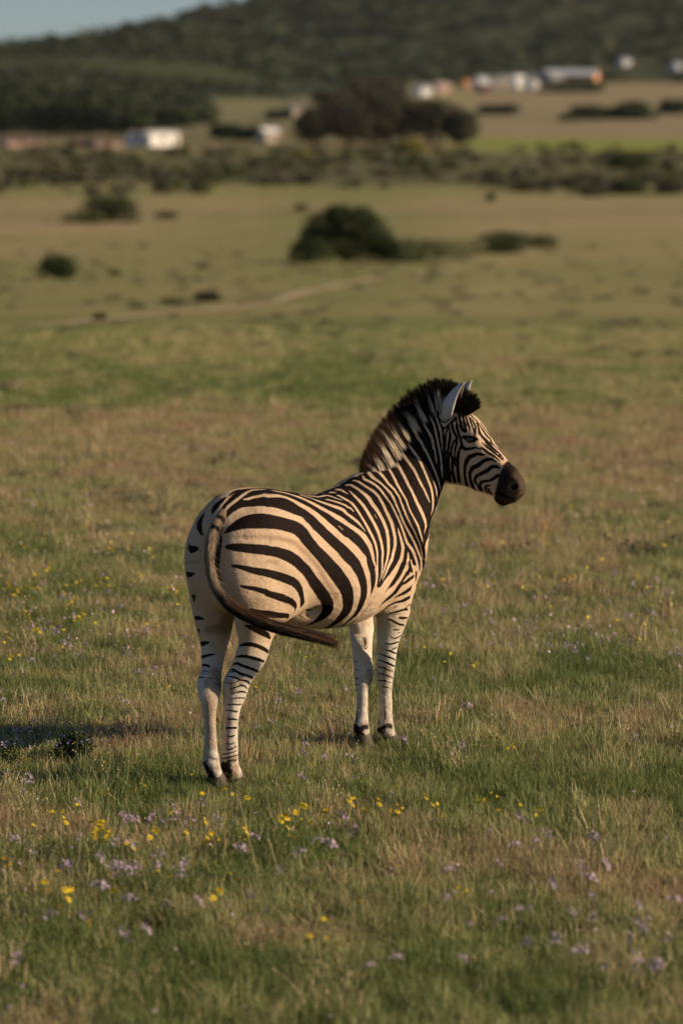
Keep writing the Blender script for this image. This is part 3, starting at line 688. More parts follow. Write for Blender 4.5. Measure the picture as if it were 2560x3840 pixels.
#@@PARTS
ZPARTS = {
 'trunk': dict(k=0.0, rings=[
  (-0.1, 0, 1.045, 0, 0, 0.125, 0, 0.05, 0, 2, 0),
  (-0.07, 0, 1.042, 0, 0, 0.193, 0, 0.085, 0, 2, 0),
  (-0.03, 0, 1.042, 0, 0, 0.232, 0, 0.125, 0, 2, 0),
  (0.04, 0, 1.046, 0, 0, 0.256, 0, 0.175, 0, 2, 0),
  (0.15, 0, 1.036, 0, 0, 0.276, 0, 0.215, 0, 2.1, 0),
  (0.3, 0, 0.998, 0, 0, 0.298, 0, 0.245, 0, 2.2, -0.05),
  (0.45, 0, 0.962, 0, 0, 0.306, 0, 0.275, 0, 2.2, -0.12),
  (0.6, 0, 0.93, 0, 0, 0.305, 0, 0.295, 0, 2.2, -0.16),
  (0.75, 0, 0.925, 0, 0, 0.31, 0, 0.29, 0, 2.2, -0.18),
  (0.88, 0, 0.946, 0, 0, 0.316, 0, 0.26, 0, 2.2, -0.22),
  (1, 0, 0.972, 0, 0, 0.312, 0, 0.22, 0, 2.2, -0.2),
  (1.08, 0, 0.975, 0, 0, 0.275, 0, 0.19, 0, 2.2, -0.1),
  (1.145, 0, 0.965, 0, 0, 0.205, 0, 0.14, 0, 2.2, 0),
  (1.205, 0, 0.955, 0, 0, 0.115, 0, 0.075, 0, 2.2, 0),
 ]),
 'right_hind': dict(k=0.06, rings=[
  (0.1, -0.09, 1.17, 0.11, 0, 0, 0, 0.08, 0, 2, 0),
  (0.09, -0.105, 1.08, 0.165, 0, 0, 0, 0.1, 0, 2.1, 0),
  (0.095, -0.115, 0.98, 0.195, 0, 0, 0, 0.112, 0, 2.1, 0),
  (0.115, -0.118, 0.88, 0.205, 0, 0, 0, 0.11, 0, 2.1, 0),
  (0.14, -0.118, 0.8, 0.185, 0, 0, 0, 0.098, 0, 2, 0),
  (0.114, -0.115, 0.743, 0.146, 0, 0, 0, 0.084, 0, 2.1, 0),
  (0.101, -0.108, 0.695, 0.116, 0, 0, 0, 0.068, 0, 2.1, 0),
  (0.092, -0.1, 0.647, 0.09, 0, 0, 0, 0.058, 0, 2.1, 0),
  (0.084, -0.09, 0.598, 0.087, 0, 0, 0, 0.058, 0, 2.1, 0),
  (0.08, -0.071, 0.547, 0.089, 0, 0, 0, 0.059, 0, 2.1, 0),
  (0.061, -0.057, 0.509, 0.084, 0, 0, 0, 0.056, 0, 2.1, 0),
  (0.043, -0.048, 0.482, 0.083, 0, 0, 0, 0.054, 0, 2.1, 0),
  (0.035, -0.039, 0.453, 0.073, 0, 0, 0, 0.049, 0, 2.1, 0),
  (0.035, -0.031, 0.422, 0.063, 0, 0, 0, 0.047, 0, 2.1, 0),
  (0.032, -0.026, 0.383, 0.051, 0, 0, 0, 0.043, 0, 2.1, 0),
  (0.022, -0.024, 0.345, 0.039, 0, 0, 0, 0.036, 0, 2.1, 0),
  (0.018, -0.021, 0.306, 0.034, 0, 0, 0, 0.033, 0, 2.1, 0),
  (0.015, -0.019, 0.257, 0.033, 0, 0, 0, 0.032, 0, 2.1, 0),
  (0.016, -0.016, 0.207, 0.035, 0, 0, 0, 0.033, 0, 2.1, 0),
  (0.016, -0.014, 0.158, 0.037, 0, 0, 0, 0.035, 0, 2.1, 0),
  (0.017, -0.011, 0.118, 0.04, 0, 0, 0, 0.036, 0, 2.1, 0),
  (0.018, -0.009, 0.088, 0.044, 0, 0, 0, 0.039, 0, 2.1, 0),
  (0.037, -0.006, 0.054, 0.049, 0, 0, 0, 0.041, 0, 2.1, 0),
  (0.056, -0.004, 0.026, 0.047, 0, 0, 0, 0.039, 0, 2.1, 0),
 ]),
 'left_hind': dict(k=0.06, rings=[
  (0.1, 0.09, 1.17, 0.11, 0, 0, 0, 0.08, 0, 2, 0),
  (0.09, 0.105, 1.08, 0.165, 0, 0, 0, 0.1, 0, 2.1, 0),
  (0.095, 0.105, 0.98, 0.18, 0, 0, 0, 0.102, 0, 2.1, 0),
  (0.1, 0.107, 0.88, 0.17, 0, 0, 0, 0.1, 0, 2.1, 0),
  (0.09, 0.11, 0.8, 0.155, 0, 0, 0, 0.09, 0, 2, 0),
  (0.058, 0.105, 0.727, 0.11, 0, 0, 0, 0.069, 0, 2.1, 0),
  (0.051, 0.1, 0.679, 0.094, 0, 0, 0, 0.061, 0, 2.1, 0),
  (0.046, 0.095, 0.631, 0.079, 0, 0, 0, 0.051, 0, 2.1, 0),
  (0.031, 0.09, 0.585, 0.067, 0, 0, 0, 0.043, 0, 2.1, 0),
  (0.008, 0.077, 0.541, 0.058, 0, 0, 0, 0.039, 0, 2.1, 0),
  (-0.015, 0.066, 0.506, 0.057, 0, 0, 0, 0.038, 0, 2.1, 0),
  (-0.033, 0.059, 0.481, 0.062, 0, 0, 0, 0.041, 0, 2.1, 0),
  (-0.046, 0.051, 0.454, 0.065, 0, 0, 0, 0.043, 0, 2.1, 0),
  (-0.056, 0.041, 0.428, 0.06, 0, 0, 0, 0.043, 0, 2.1, 0),
  (-0.065, 0.033, 0.401, 0.05, 0, 0, 0, 0.04, 0, 2.1, 0),
  (-0.072, 0.028, 0.363, 0.035, 0, 0, 0, 0.032, 0, 2.1, 0),
  (-0.074, 0.025, 0.315, 0.027, 0, 0, 0, 0.026, 0, 2.1, 0),
  (-0.075, 0.022, 0.267, 0.026, 0, 0, 0, 0.025, 0, 2.1, 0),
  (-0.076, 0.02, 0.218, 0.027, 0, 0, 0, 0.026, 0, 2.1, 0),
  (-0.077, 0.018, 0.17, 0.03, 0, 0, 0, 0.029, 0, 2.1, 0),
  (-0.076, 0.016, 0.14, 0.035, 0, 0, 0, 0.033, 0, 2.1, 0),
  (-0.079, 0.014, 0.112, 0.039, 0, 0, 0, 0.036, 0, 2.1, 0),
  (-0.067, 0.012, 0.08, 0.036, 0, 0, 0, 0.033, 0, 2.1, 0),
  (-0.054, 0.01, 0.049, 0.039, 0, 0, 0, 0.035, 0, 2.1, 0),
 ]),
 'right_fore': dict(k=0.055, rings=[
  (1, -0.15, 1.16, 0.1, 0, 0, 0, 0.05, 0, 2, 0),
  (1.03, -0.165, 1.06, 0.15, 0, 0, 0, 0.06, 0, 2, 0),
  (1.06, -0.165, 0.95, 0.16, 0, 0, 0, 0.07, 0, 2, 0),
  (1.07, -0.155, 0.85, 0.15, 0, 0, 0, 0.075, 0, 2, 0),
  (1.051, -0.14, 0.68, 0.1, 0, 0, 0, 0.064, 0, 2.1, 0),
  (1.062, -0.13, 0.649, 0.099, 0, 0, 0, 0.064, 0, 2.1, 0),
  (1.064, -0.125, 0.62, 0.092, 0, 0, 0, 0.061, 0, 2.1, 0),
  (1.068, -0.115, 0.586, 0.08, 0, 0, 0, 0.057, 0, 2.1, 0),
  (1.068, -0.105, 0.545, 0.068, 0, 0, 0, 0.053, 0, 2.1, 0),
  (1.068, -0.096, 0.503, 0.059, 0, 0, 0, 0.047, 0, 2.1, 0),
  (1.079, -0.082, 0.46, 0.051, 0, 0, 0, 0.043, 0, 2.1, 0),
  (1.086, -0.073, 0.417, 0.047, 0, 0, 0, 0.041, 0, 2.1, 0),
  (1.097, -0.062, 0.373, 0.045, 0, 0, 0, 0.039, 0, 2.1, 0),
  (1.101, -0.055, 0.331, 0.042, 0, 0, 0, 0.037, 0, 2.1, 0),
  (1.106, -0.05, 0.289, 0.035, 0, 0, 0, 0.032, 0, 2.1, 0),
  (1.113, -0.045, 0.246, 0.033, 0, 0, 0, 0.03, 0, 2.1, 0),
  (1.119, -0.042, 0.204, 0.033, 0, 0, 0, 0.03, 0, 2.1, 0),
  (1.123, -0.04, 0.162, 0.033, 0, 0, 0, 0.03, 0, 2.1, 0),
  (1.127, -0.036, 0.12, 0.036, 0, 0, 0, 0.033, 0, 2.1, 0),
  (1.131, -0.033, 0.09, 0.042, 0, 0, 0, 0.037, 0, 2.1, 0),
  (1.138, -0.03, 0.06, 0.045, 0, 0, 0, 0.039, 0, 2.1, 0),
  (1.161, -0.027, 0.031, 0.042, 0, 0, 0, 0.038, 0, 2.1, 0),
 ]),
 'left_fore': dict(k=0.055, rings=[
  (1, 0.15, 1.16, 0.1, 0, 0, 0, 0.05, 0, 2, 0),
  (1.03, 0.165, 1.06, 0.15, 0, 0, 0, 0.06, 0, 2, 0),
  (1.06, 0.165, 0.95, 0.16, 0, 0, 0, 0.07, 0, 2, 0),
  (1.07, 0.155, 0.85, 0.15, 0, 0, 0, 0.075, 0, 2, 0),
  (1.06, 0.13, 0.76, 0.13, 0, 0, 0, 0.07, 0, 2, 0),
  (1.126, 0.108, 0.546, 0.071, 0, 0, 0, 0.051, 0, 2.1, 0),
  (1.111, 0.094, 0.513, 0.063, 0, 0, 0, 0.048, 0, 2.1, 0),
  (1.092, 0.078, 0.485, 0.057, 0, 0, 0, 0.046, 0, 2.1, 0),
  (1.079, 0.065, 0.439, 0.051, 0, 0, 0, 0.042, 0, 2.1, 0),
  (1.067, 0.054, 0.405, 0.048, 0, 0, 0, 0.042, 0, 2.1, 0),
  (1.059, 0.043, 0.367, 0.049, 0, 0, 0, 0.042, 0, 2.1, 0),
  (1.052, 0.035, 0.34, 0.05, 0, 0, 0, 0.043, 0, 2.1, 0),
  (1.043, 0.03, 0.309, 0.045, 0, 0, 0, 0.039, 0, 2.1, 0),
  (1.032, 0.025, 0.287, 0.038, 0, 0, 0, 0.035, 0, 2.1, 0),
  (1.024, 0.022, 0.264, 0.03, 0, 0, 0, 0.027, 0, 2.1, 0),
  (1.022, 0.02, 0.232, 0.026, 0, 0, 0, 0.025, 0, 2.1, 0),
  (1.018, 0.018, 0.192, 0.027, 0, 0, 0, 0.025, 0, 2.1, 0),
  (1.014, 0.016, 0.152, 0.029, 0, 0, 0, 0.026, 0, 2.1, 0),
  (1.007, 0.014, 0.113, 0.036, 0, 0, 0, 0.032, 0, 2.1, 0),
  (1.003, 0.012, 0.081, 0.042, 0, 0, 0, 0.035, 0, 2.1, 0),
  (1.01, 0.01, 0.056, 0.035, 0, 0, 0, 0.032, 0, 2.1, 0),
 ]),
 'neck': dict(k=0.1, rings=[
  (1.042, -0.096, 1.072, -0.12, 0.088, 0.178, 0.032, 0.139, -0.047, 2.1, -0.18),
  (1.105, -0.079, 1.126, -0.127, 0.064, 0.151, 0.033, 0.142, -0.033, 2.1, -0.18),
  (1.161, -0.077, 1.165, -0.13, 0.06, 0.121, 0.038, 0.127, -0.022, 2.1, -0.18),
  (1.211, -0.085, 1.207, -0.125, 0.062, 0.095, 0.044, 0.111, -0.014, 2.1, -0.18),
  (1.259, -0.089, 1.242, -0.107, 0.064, 0.085, 0.047, 0.093, -0.01, 2.1, -0.18),
  (1.299, -0.092, 1.276, -0.094, 0.063, 0.084, 0.048, 0.081, -0.007, 2.1, -0.18),
  (1.346, -0.099, 1.33, -0.069, 0.059, 0.103, 0.05, 0.069, -0.007, 2.1, -0.18),
  (1.37, -0.11, 1.371, -0.054, 0.053, 0.112, 0.051, 0.061, -0.004, 2.1, -0.18),
  (1.397, -0.124, 1.415, -0.042, 0.049, 0.115, 0.053, 0.053, -0.003, 2.1, -0.18),
  (1.416, -0.144, 1.455, -0.03, 0.038, 0.115, 0.062, 0.037, 0.004, 2.1, -0.18),
  (1.431, -0.163, 1.495, -0.025, 0.032, 0.096, 0.066, 0.028, 0.008, 2.1, -0.18),
 ]),
 'head': dict(k=0.035, rings=[
  (1.437, -0.124, 1.454, -0.003, 0.018, 0.139, 0.054, 0.01, 0, 2, 0.12),
  (1.444, -0.157, 1.428, 0.002, -0.009, 0.165, 0.067, 0.013, 0, 2, 0.12),
  (1.449, -0.186, 1.406, 0.005, -0.023, 0.178, 0.079, 0.015, 0, 2, 0.12),
  (1.456, -0.218, 1.395, 0.006, -0.031, 0.175, 0.086, 0.017, 0, 2.2, 0.12),
  (1.464, -0.26, 1.382, 0.006, -0.033, 0.165, 0.088, 0.017, 0, 2.3, 0.12),
  (1.471, -0.297, 1.362, 0.006, -0.032, 0.151, 0.08, 0.016, 0, 2.3, 0.12),
  (1.478, -0.333, 1.333, 0.006, -0.03, 0.135, 0.069, 0.013, 0, 2.3, 0.12),
  (1.485, -0.369, 1.303, 0.006, -0.029, 0.115, 0.059, 0.011, 0, 2.3, 0.12),
  (1.492, -0.406, 1.276, 0.006, -0.032, 0.097, 0.051, 0.01, 0, 2.3, 0.12),
  (1.497, -0.431, 1.258, 0.007, -0.035, 0.083, 0.047, 0.009, 0, 2.3, 0.12),
  (1.501, -0.454, 1.239, 0.009, -0.046, 0.075, 0.049, 0.01, 0, 2.4, 0),
  (1.505, -0.473, 1.218, 0.01, -0.051, 0.068, 0.052, 0.01, 0, 2.4, 0),
  (1.509, -0.493, 1.2, 0.009, -0.048, 0.059, 0.051, 0.01, 0, 2.4, 0),
  (1.513, -0.511, 1.185, 0.007, -0.038, 0.042, 0.044, 0.009, 0, 2.3, 0),
  (1.515, -0.525, 1.172, 0.004, -0.021, 0.023, 0.027, 0.005, 0, 2, 0),
 ]),
}
def axes(yaw=0.0, pitch=0.0, roll=0.0):
    m = Matrix.Rotation(yaw, 3, 'Z') @ Matrix.Rotation(-pitch, 3, 'Y') @ Matrix.Rotation(roll, 3, 'X')
    return np.array(m.transposed())
HEAD_YAW = R(-79)          # head heading relative to the body axis
# centre, radii, axes, blend, sign
ZMUSCLES = []
for s in (-1, 1):
    ZMUSCLES += [
        ((0.17, s * 0.12, 1.09), (0.17, 0.09, 0.17), None, 0.07, 1),         # croup
        ((0.02, s * 0.088, 1.00), (0.13, 0.08, 0.19), None, 0.06, 1),       # buttock
        ((0.25, s * 0.15, 0.88), (0.10, 0.07, 0.13), axes(0, R(-20)), 0.07, 1),    # stifle
        ((1.03, s * 0.15, 0.99), (0.11, 0.07, 0.17), axes(0, R(-15)), 0.07, 1),    # shoulder blade
        ((1.11, s * 0.12, 0.91), (0.10, 0.08, 0.11), None, 0.06, 1),               # point of shoulder
        ((0.44, s * 0.315, 1.09), (0.13, 0.05, 0.11), None, 0.05, -1),             # flank hollow
        ((0.90, s * 0.30, 0.80), (0.05, 0.035, 0.20), axes(0, R(-8)), 0.05, -1),   # behind the elbow
    ]
ZMUSCLES += [((1.13, -0.075, 1.08), (0.10, 0.085, 0.15), axes(0, R(-30)), 0.09, 1)]
ZMUSCLES += [((0.36, -0.20, 0.70), (0.11, 0.05, 0.05), axes(0, R(35)), 0.035, -1), ((0.36, 0.20, 0.70), (0.11, 0.05, 0.05), axes(0, R(35)), 0.035, -1)]
# tendon grooves down the cannons
for x_, y_, z_, s_ in ((-0.030, -0.075, 0.24, -1), (-0.045, 0.028, 0.24, 1), (1.080, -0.075, 0.19, -1)):
    ZMUSCLES.append(((x_, y_, z_), (0.007, 0.012, 0.10), None, 0.008, -1))
HEAD_MUSCLES = [
    ((1.403, -0.2514, 1.3608), (0.085, 0.03, 0.085), -51, 0.03, 1),
    ((1.5067, -0.177, 1.3462), (0.085, 0.03, 0.085), -51, 0.03, 1),
    ((1.4042, -0.3204, 1.4753), (0.05, 0.024, 0.024), -30, 0.035, 1),
    ((1.5295, -0.2313, 1.459), (0.05, 0.024, 0.024), -30, 0.035, 1),
    ((1.3825, -0.3346, 1.4475), (0.019, 0.013, 0.011), -15, 0.012, -1),
    ((1.5508, -0.215, 1.4252), (0.019, 0.013, 0.011), -15, 0.012, -1),
    ((1.4294, -0.3558, 1.4004), (0.09, 0.018, 0.016), -38, 0.04, 1),
    ((1.5226, -0.2901, 1.3877), (0.09, 0.018, 0.016), -38, 0.04, 1),
    ((1.4206, -0.4467, 1.3153), (0.06, 0.014, 0.03), -45, 0.03, -1),
    ((1.5605, -0.349, 1.2951), (0.06, 0.014, 0.03), -45, 0.03, -1),
    ((1.4695, -0.5303, 1.2391), (0.035, 0.018, 0.03), -55, 0.02, 1),
    ((1.5521, -0.4735, 1.2266), (0.035, 0.018, 0.03), -55, 0.02, 1),
    ((1.4567, -0.5378, 1.2311), (0.012, 0.018, 0.02), -50, 0.006, -1),
    ((1.5645, -0.4637, 1.2148), (0.012, 0.018, 0.02), -50, 0.006, -1),
    ((1.4624, -0.4885, 1.1829), (0.055, 0.025, 0.0045), -22, 0.005, -1),
    ((1.5432, -0.4326, 1.1703), (0.055, 0.025, 0.0045), -22, 0.005, -1),
    ((1.4986, -0.4392, 1.1556), (0.03, 0.03, 0.018), -20, 0.02, 1),
    ((1.3843, -0.218, 1.4761), (0.05, 0.02, 0.05), -60, 0.03, 1),
    ((1.5094, -0.1277, 1.4598), (0.05, 0.02, 0.05), -60, 0.03, 1),
]
for c, r, p, k, sg in HEAD_MUSCLES:
    ZMUSCLES.append((c, r, axes(HEAD_YAW, R(p)), k, sg))
EYES = [[1.3968, -0.3244, 1.4456], [1.5365, -0.2252, 1.4271]]
zebra = empty('zebra', ZEBRA_ORIGIN, ZEBRA_YAW)
tag(zebra, 'plains zebra standing in short grass, head turned right, tail swung to the right', 'zebra')
bP, bQ = body_mesh(ZPARTS, ZMUSCLES, 0.005)
bP = taubin(bP, bQ, 8)
# coat markings traced on the hide: polylines of (x, y, z, half width) in millimetres, zebra space
COAT = {
 'K': [
  [-85,-78,1147,2.7,-70,-95,1163,14.6,-46,-116,1180,23.4,-12,-140,1193,31.9,12,-158,1196,35.9,46,-179,1195,36.0,83,-198,1189,32.7,116,-209,1181,30.4,158,-217,1169,30.4,213,-223,1152,30.9,235,-225,1141,33.5,259,-228,1125,35.7,272,-231,1111,37.2,304,-239,1071,30.5,340,-249,1033,28.6,388,-261,985,33.2,444,-278,921,35.8,491,-285,866,33.9,516,-285,828,32.1,538,-273,775,28.3,548,-257,742,27.4,550,-242,722,27.6,551,-216,697,24.6,558,-170,665,17.0,571,-138,649,14.6,601,-89,631,10.8,612,-67,627,9.5,589,-63,629,5.3,555,-76,637,3.3],
  [-105,-103,1090,7.3,-98,-119,1091,13.2,-85,-139,1089,17.5,-59,-166,1085,19.4,-17,-194,1078,21.1,34,-215,1070,21.9,34,-215,1067,21.1,41,-217,1066,20.4,91,-229,1055,22.2,156,-237,1031,25.3,211,-239,1002,26.0,268,-245,955,25.7,316,-249,899,26.2,399,-249,817,26.8,426,-243,786,27.4,439,-234,771,25.8,454,-219,756,25.9,459,-211,743,22.9,460,-198,725,17.5,456,-185,711,16.1,448,-159,692,13.6,447,-133,679,10.5,454,-102,667,3.8],
  [-106,-139,1011,5.3,-92,-160,1007,8.3,-69,-182,998,11.3,-45,-197,989,13.3,-8,-213,979,15.4,25,-221,971,16.7,76,-230,955,18.2,137,-233,934,19.3,183,-238,915,19.0,211,-241,896,18.6,233,-241,870,16.6,251,-236,837,12.5,267,-226,806,15.5,264,-220,792,7.1],
  [-84,-168,921,4.9,-64,-185,915,7.8,-39,-199,908,9.5,-11,-210,899,10.4,27,-219,886,12.2,28,-219,881,13.0,124,-226,849,16.7,183,-230,825,13.9,211,-228,807,10.9,224,-223,791,7.3,226,-216,777,2.5],
  [-28,-169,814,3.9,-6,-179,802,9.9,23,-191,790,13.5,50,-200,784,16.9,71,-205,780,15.0,111,-208,771,12.6,173,-208,761,12.7,188,-206,757,10.3,202,-196,745,5.7],
  [-22,-143,736,5.4,-12,-153,731,9.5,5,-163,723,13.5,40,-171,704,13.5,85,-171,684,12.6,123,-160,660,4.0],
  [-55,-62,1215,6.0,-40,-64,1233,12.0,-19,-69,1248,16.3,-1,-74,1258,18.4,21,-82,1265,20.0,58,-109,1264,18.9,113,-141,1268,26.0,121,-144,1268,28.5,119,-145,1267,29.8,135,-152,1265,28.7,181,-167,1257,34.9,245,-178,1236,38.2,308,-183,1211,33.9,321,-184,1206,35.3,338,-189,1195,42.5,345,-193,1189,44.2,355,-201,1175,37.7,373,-217,1147,34.5,396,-230,1117,27.0,496,-258,1033,30.2,526,-276,993,32.2,560,-289,959,29.7,571,-292,944,30.7,593,-298,907,26.3,611,-301,858,23.1,618,-300,828,21.3,622,-295,799,22.5,624,-285,770,23.3,625,-271,741,21.0,625,-252,715,16.5,622,-239,701,14.7,620,-216,681,10.4,624,-197,668,7.9,631,-180,657,7.0,660,-139,637,7.6,672,-116,630,6.6,658,-115,631,6.1,656,-103,628,5.6,641,-100,628,5.1,633,-105,630,4.6,602,-103,634,3.5,619,-77,627,2.6],
  [47,-76,1281,28.0,72,-87,1282,28.7,154,-107,1290,46.8,163,-109,1290,59.3,158,-113,1288,59.9,178,-118,1287,52.9,256,-119,1276,58.5,288,-127,1265,58.6,335,-152,1237,61.9,349,-159,1227,50.7,386,-176,1204,55.4,399,-185,1193,49.7,423,-203,1166,53.6,455,-224,1131,48.8,478,-233,1110,41.9,571,-268,1029,41.7],
  [645,-273,1018,34.3,669,-287,974,28.3,670,-293,943,22.3,682,-299,902,20.6,682,-302,836,18.5,674,-295,793,17.4,672,-279,751,14.3,667,-266,729,12.5,663,-245,702,10.7,660,-216,677,8.6,680,-175,651,4.0],
  [636,-259,1052,32.5,611,-244,1081,28.9,578,-232,1104,28.1],
  [264,-51,1297,49.3,278,-62,1293,53.5,329,-76,1281,52.9,407,-113,1251,59.2,472,-154,1210,63.5,500,-167,1194,52.5,539,-186,1169,59.0,562,-196,1153,50.5,584,-206,1139,54.2,606,-220,1119,44.3,649,-239,1088,42.7,680,-254,1058,50.3,698,-270,1019,48.5,701,-289,954,40.7],
  [437,-79,1260,43.4,492,-92,1243,46.7,516,-107,1230,50.0,589,-132,1203,54.5,609,-140,1195,46.5,637,-154,1182,49.9,643,-160,1178,49.4,647,-179,1161,42.4,684,-213,1123,39.5,705,-242,1078,28.8],
  [442,-69,1262,32.8,491,-64,1252,34.2,559,-47,1239,36.7,587,-47,1235,38.3,633,-42,1231,35.0,674,-32,1231,40.5,687,-41,1230,39.2,689,-77,1222,37.2,704,-103,1212,34.3],
  [616,-84,1222,39.6,633,-89,1218,43.5,671,-120,1203,42.3,703,-157,1178,35.7,706,-173,1164,28.0],
  [743,-5,1236,38.1,749,-14,1236,43.3,754,-30,1235,36.1],
  [796,0,1244,38.9,798,-7,1244,42.5,800,-19,1244,36.6,794,-36,1241,29.2,787,-76,1229,25.3],
  [732,-62,1227,40.1,733,-101,1214,41.7,743,-135,1195,38.0,738,-161,1175,34.0,732,-206,1128,34.4,735,-236,1085,36.1,746,-263,1028,35.7,744,-277,988,33.3,732,-288,950,30.7],
  [819,-54,1242,22.2,803,-104,1219,31.8,800,-154,1183,36.5,796,-202,1129,38.9,802,-231,1081,41.0,794,-271,987,38.2,774,-284,944,34.2,760,-293,898,32.9,734,-299,851,26.9],
  [854,-18,1260,38.6,860,-38,1261,29.5,858,-58,1255,25.1,857,-90,1240,28.0,867,-134,1207,33.6,864,-162,1177,35.2,874,-195,1131,32.8,881,-228,1062,39.7,874,-242,1028,43.7,850,-262,976,41.8,820,-277,938,33.5,791,-287,913,32.9,753,-297,863,28.9],
  [889,-25,1278,31.1,892,-51,1276,28.9,891,-93,1258,26.0,907,-134,1233,24.9,914,-155,1212,24.4,910,-194,1161,24.9,928,-222,1091,30.5,930,-238,1025,33.3,919,-245,978,38.5,886,-256,937,51.4,824,-280,908,36.1,758,-296,852,27.7],
  [944,-39,1297,19.4,923,-66,1285,27.1,923,-75,1281,33.8,934,-112,1265,30.8,941,-144,1241,29.5,941,-198,1187,22.6,944,-213,1165,21.7,969,-236,1094,22.6,1000,-249,1009,26.9,1010,-250,991,25.9,1051,-252,951,26.8,1085,-246,904,27.6],
  [956,-235,1068,20.6,981,-248,972,34.6,967,-247,918,35.6],
  [1015,-249,950,20.4,1023,-247,911,28.3],
  [1021,-15,1308,19.6,1031,-4,1307,22.5,995,-37,1307,26.0,974,-60,1301,29.2,961,-90,1287,32.6,971,-134,1260,28.1,980,-173,1224,29.6,964,-218,1176,22.9,969,-230,1150,20.3,982,-242,1103,20.3,1008,-253,1054,21.2,1051,-259,992,22.4,1097,-254,928,21.7,1138,-237,871,29.4,1154,-222,842,51.5,1154,-213,818,53.6],
  [1067,-25,1309,28.5,1085,-16,1309,27.2,1042,-59,1305,34.6,1033,-76,1299,37.5,1012,-128,1271,35.3,1013,-191,1214,28.8,998,-222,1180,25.8,997,-233,1162,27.0,1005,-255,1107,21.2,1039,-269,1045,19.4,1086,-269,974,18.8,1130,-250,899,20.3],
  [1164,-15,1328,30.4,1131,-40,1322,30.2,1085,-109,1288,31.3,1057,-170,1235,41.1,1038,-222,1186,35.1,1036,-247,1138,34.4,1065,-278,1049,41.9,1067,-279,1041,34.0,1078,-282,1014,32.7,1093,-278,979,20.8],
  [1207,-19,1355,33.0,1183,-44,1348,31.6,1170,-70,1335,31.6,1133,-145,1273,38.3,1123,-171,1245,39.0,1120,-192,1218,41.2,1116,-220,1177,59.0,1117,-231,1158,61.3,1140,-253,1089,65.7,1142,-256,1076,72.8,1142,-258,1064,68.5,1135,-262,1055,53.2,1108,-274,1028,46.2],
  [1240,-33,1393,33.5,1226,-44,1386,31.4,1212,-79,1365,34.3,1210,-140,1305,38.5,1201,-178,1256,44.1,1203,-214,1199,46.7,1217,-225,1157,41.7],
  [1279,-41,1436,33.6,1281,-37,1435,32.6,1257,-68,1419,29.4,1251,-95,1396,29.9,1253,-133,1355,35.7,1255,-170,1293,37.5,1250,-216,1194,52.4,1245,-224,1154,58.3,1243,-221,1115,75.7,1231,-223,1099,71.1],
  [1315,-56,1481,35.4,1318,-54,1482,34.4,1307,-58,1476,31.9,1297,-75,1470,29.5,1291,-92,1456,29.4,1291,-127,1420,29.7,1291,-143,1389,30.1,1293,-142,1395,32.8,1301,-176,1325,36.1,1313,-197,1264,43.3,1322,-204,1228,51.6,1334,-201,1197,71.1],
  [1281,-196,1254,23.1,1290,-209,1210,33.8,1294,-212,1184,44.3,1296,-211,1158,44.4],
  [1351,-83,1532,31.5,1356,-73,1530,30.7,1343,-81,1524,29.5,1331,-104,1508,26.7,1329,-149,1454,27.6,1327,-171,1395,29.1,1326,-189,1311,28.8],
  [1386,-112,1578,26.5,1378,-103,1566,31.8,1358,-121,1547,22.5,1349,-151,1509,21.8,1345,-164,1476,22.8,1347,-194,1354,23.8,1355,-198,1260,37.4],
  [1418,-126,1598,15.3,1415,-118,1596,16.1,1394,-129,1589,18.4,1382,-134,1579,15.4,1363,-153,1545,13.5,1352,-189,1477,16.7,1354,-200,1376,11.6],
  [1435,-134,1598,2.6,1421,-132,1598,3.5,1402,-137,1592,3.6,1388,-141,1584,3.5,1378,-146,1574,3.4,1366,-162,1546,3.1,1367,-181,1527,3.7,1366,-193,1521,3.3,1367,-204,1520,3.4,1373,-212,1526,3.8,1394,-217,1541,3.8,1408,-221,1556,3.8,1422,-219,1570,2.7],
  [1361,-164,1533,4.1,1356,-184,1508,5.4,1356,-203,1491,4.5,1360,-211,1497,3.7,1373,-230,1521,2.3,1402,-236,1546,3.6],
  [1355,-200,1486,2.5,1355,-199,1434,2.5,1356,-206,1375,2.7],
  [1365,-226,1504,3.5,1357,-215,1471,4.8,1357,-212,1435,5.2,1359,-213,1402,1.1],
  [1364,-230,1496,2.6,1362,-237,1455,6.8,1360,-221,1376,5.9,1362,-228,1374,6.4,1366,-223,1318,8.0,1379,-219,1279,9.1,1411,-200,1237,8.5],
  [1405,-238,1548,1.7,1389,-244,1531,5.5,1376,-238,1522,5.4,1370,-241,1506,6.0,1367,-253,1478,6.8,1370,-268,1457,6.8,1371,-270,1441,6.0,1366,-259,1378,4.1,1372,-260,1318,2.7],
  [1368,-260,1445,3.0,1366,-251,1429,5.0,1364,-240,1386,5.2,1363,-240,1377,5.4,1365,-248,1352,6.7,1371,-244,1311,7.0,1384,-239,1277,8.1,1416,-225,1236,8.9],
  [1403,-242,1545,2.5,1383,-258,1518,5.8,1374,-267,1499,7.4,1374,-285,1454,4.5,1376,-292,1422,6.7,1377,-299,1407,8.2,1381,-308,1399,7.2,1401,-358,1409,3.8,1412,-379,1401,2.3],
  [1375,-290,1414,4.2,1370,-278,1379,6.9,1371,-274,1342,7.5,1378,-270,1305,7.5,1392,-263,1270,8.0,1416,-250,1237,9.2],
  [1346,-178,1430,4.0,1345,-191,1364,5.4,1348,-197,1315,5.7,1358,-198,1276,6.7,1370,-194,1244,6.1],
  [1357,-206,1420,3.8,1358,-213,1352,4.3,1364,-209,1303,4.1,1373,-206,1281,4.0,1402,-192,1240,4.1],
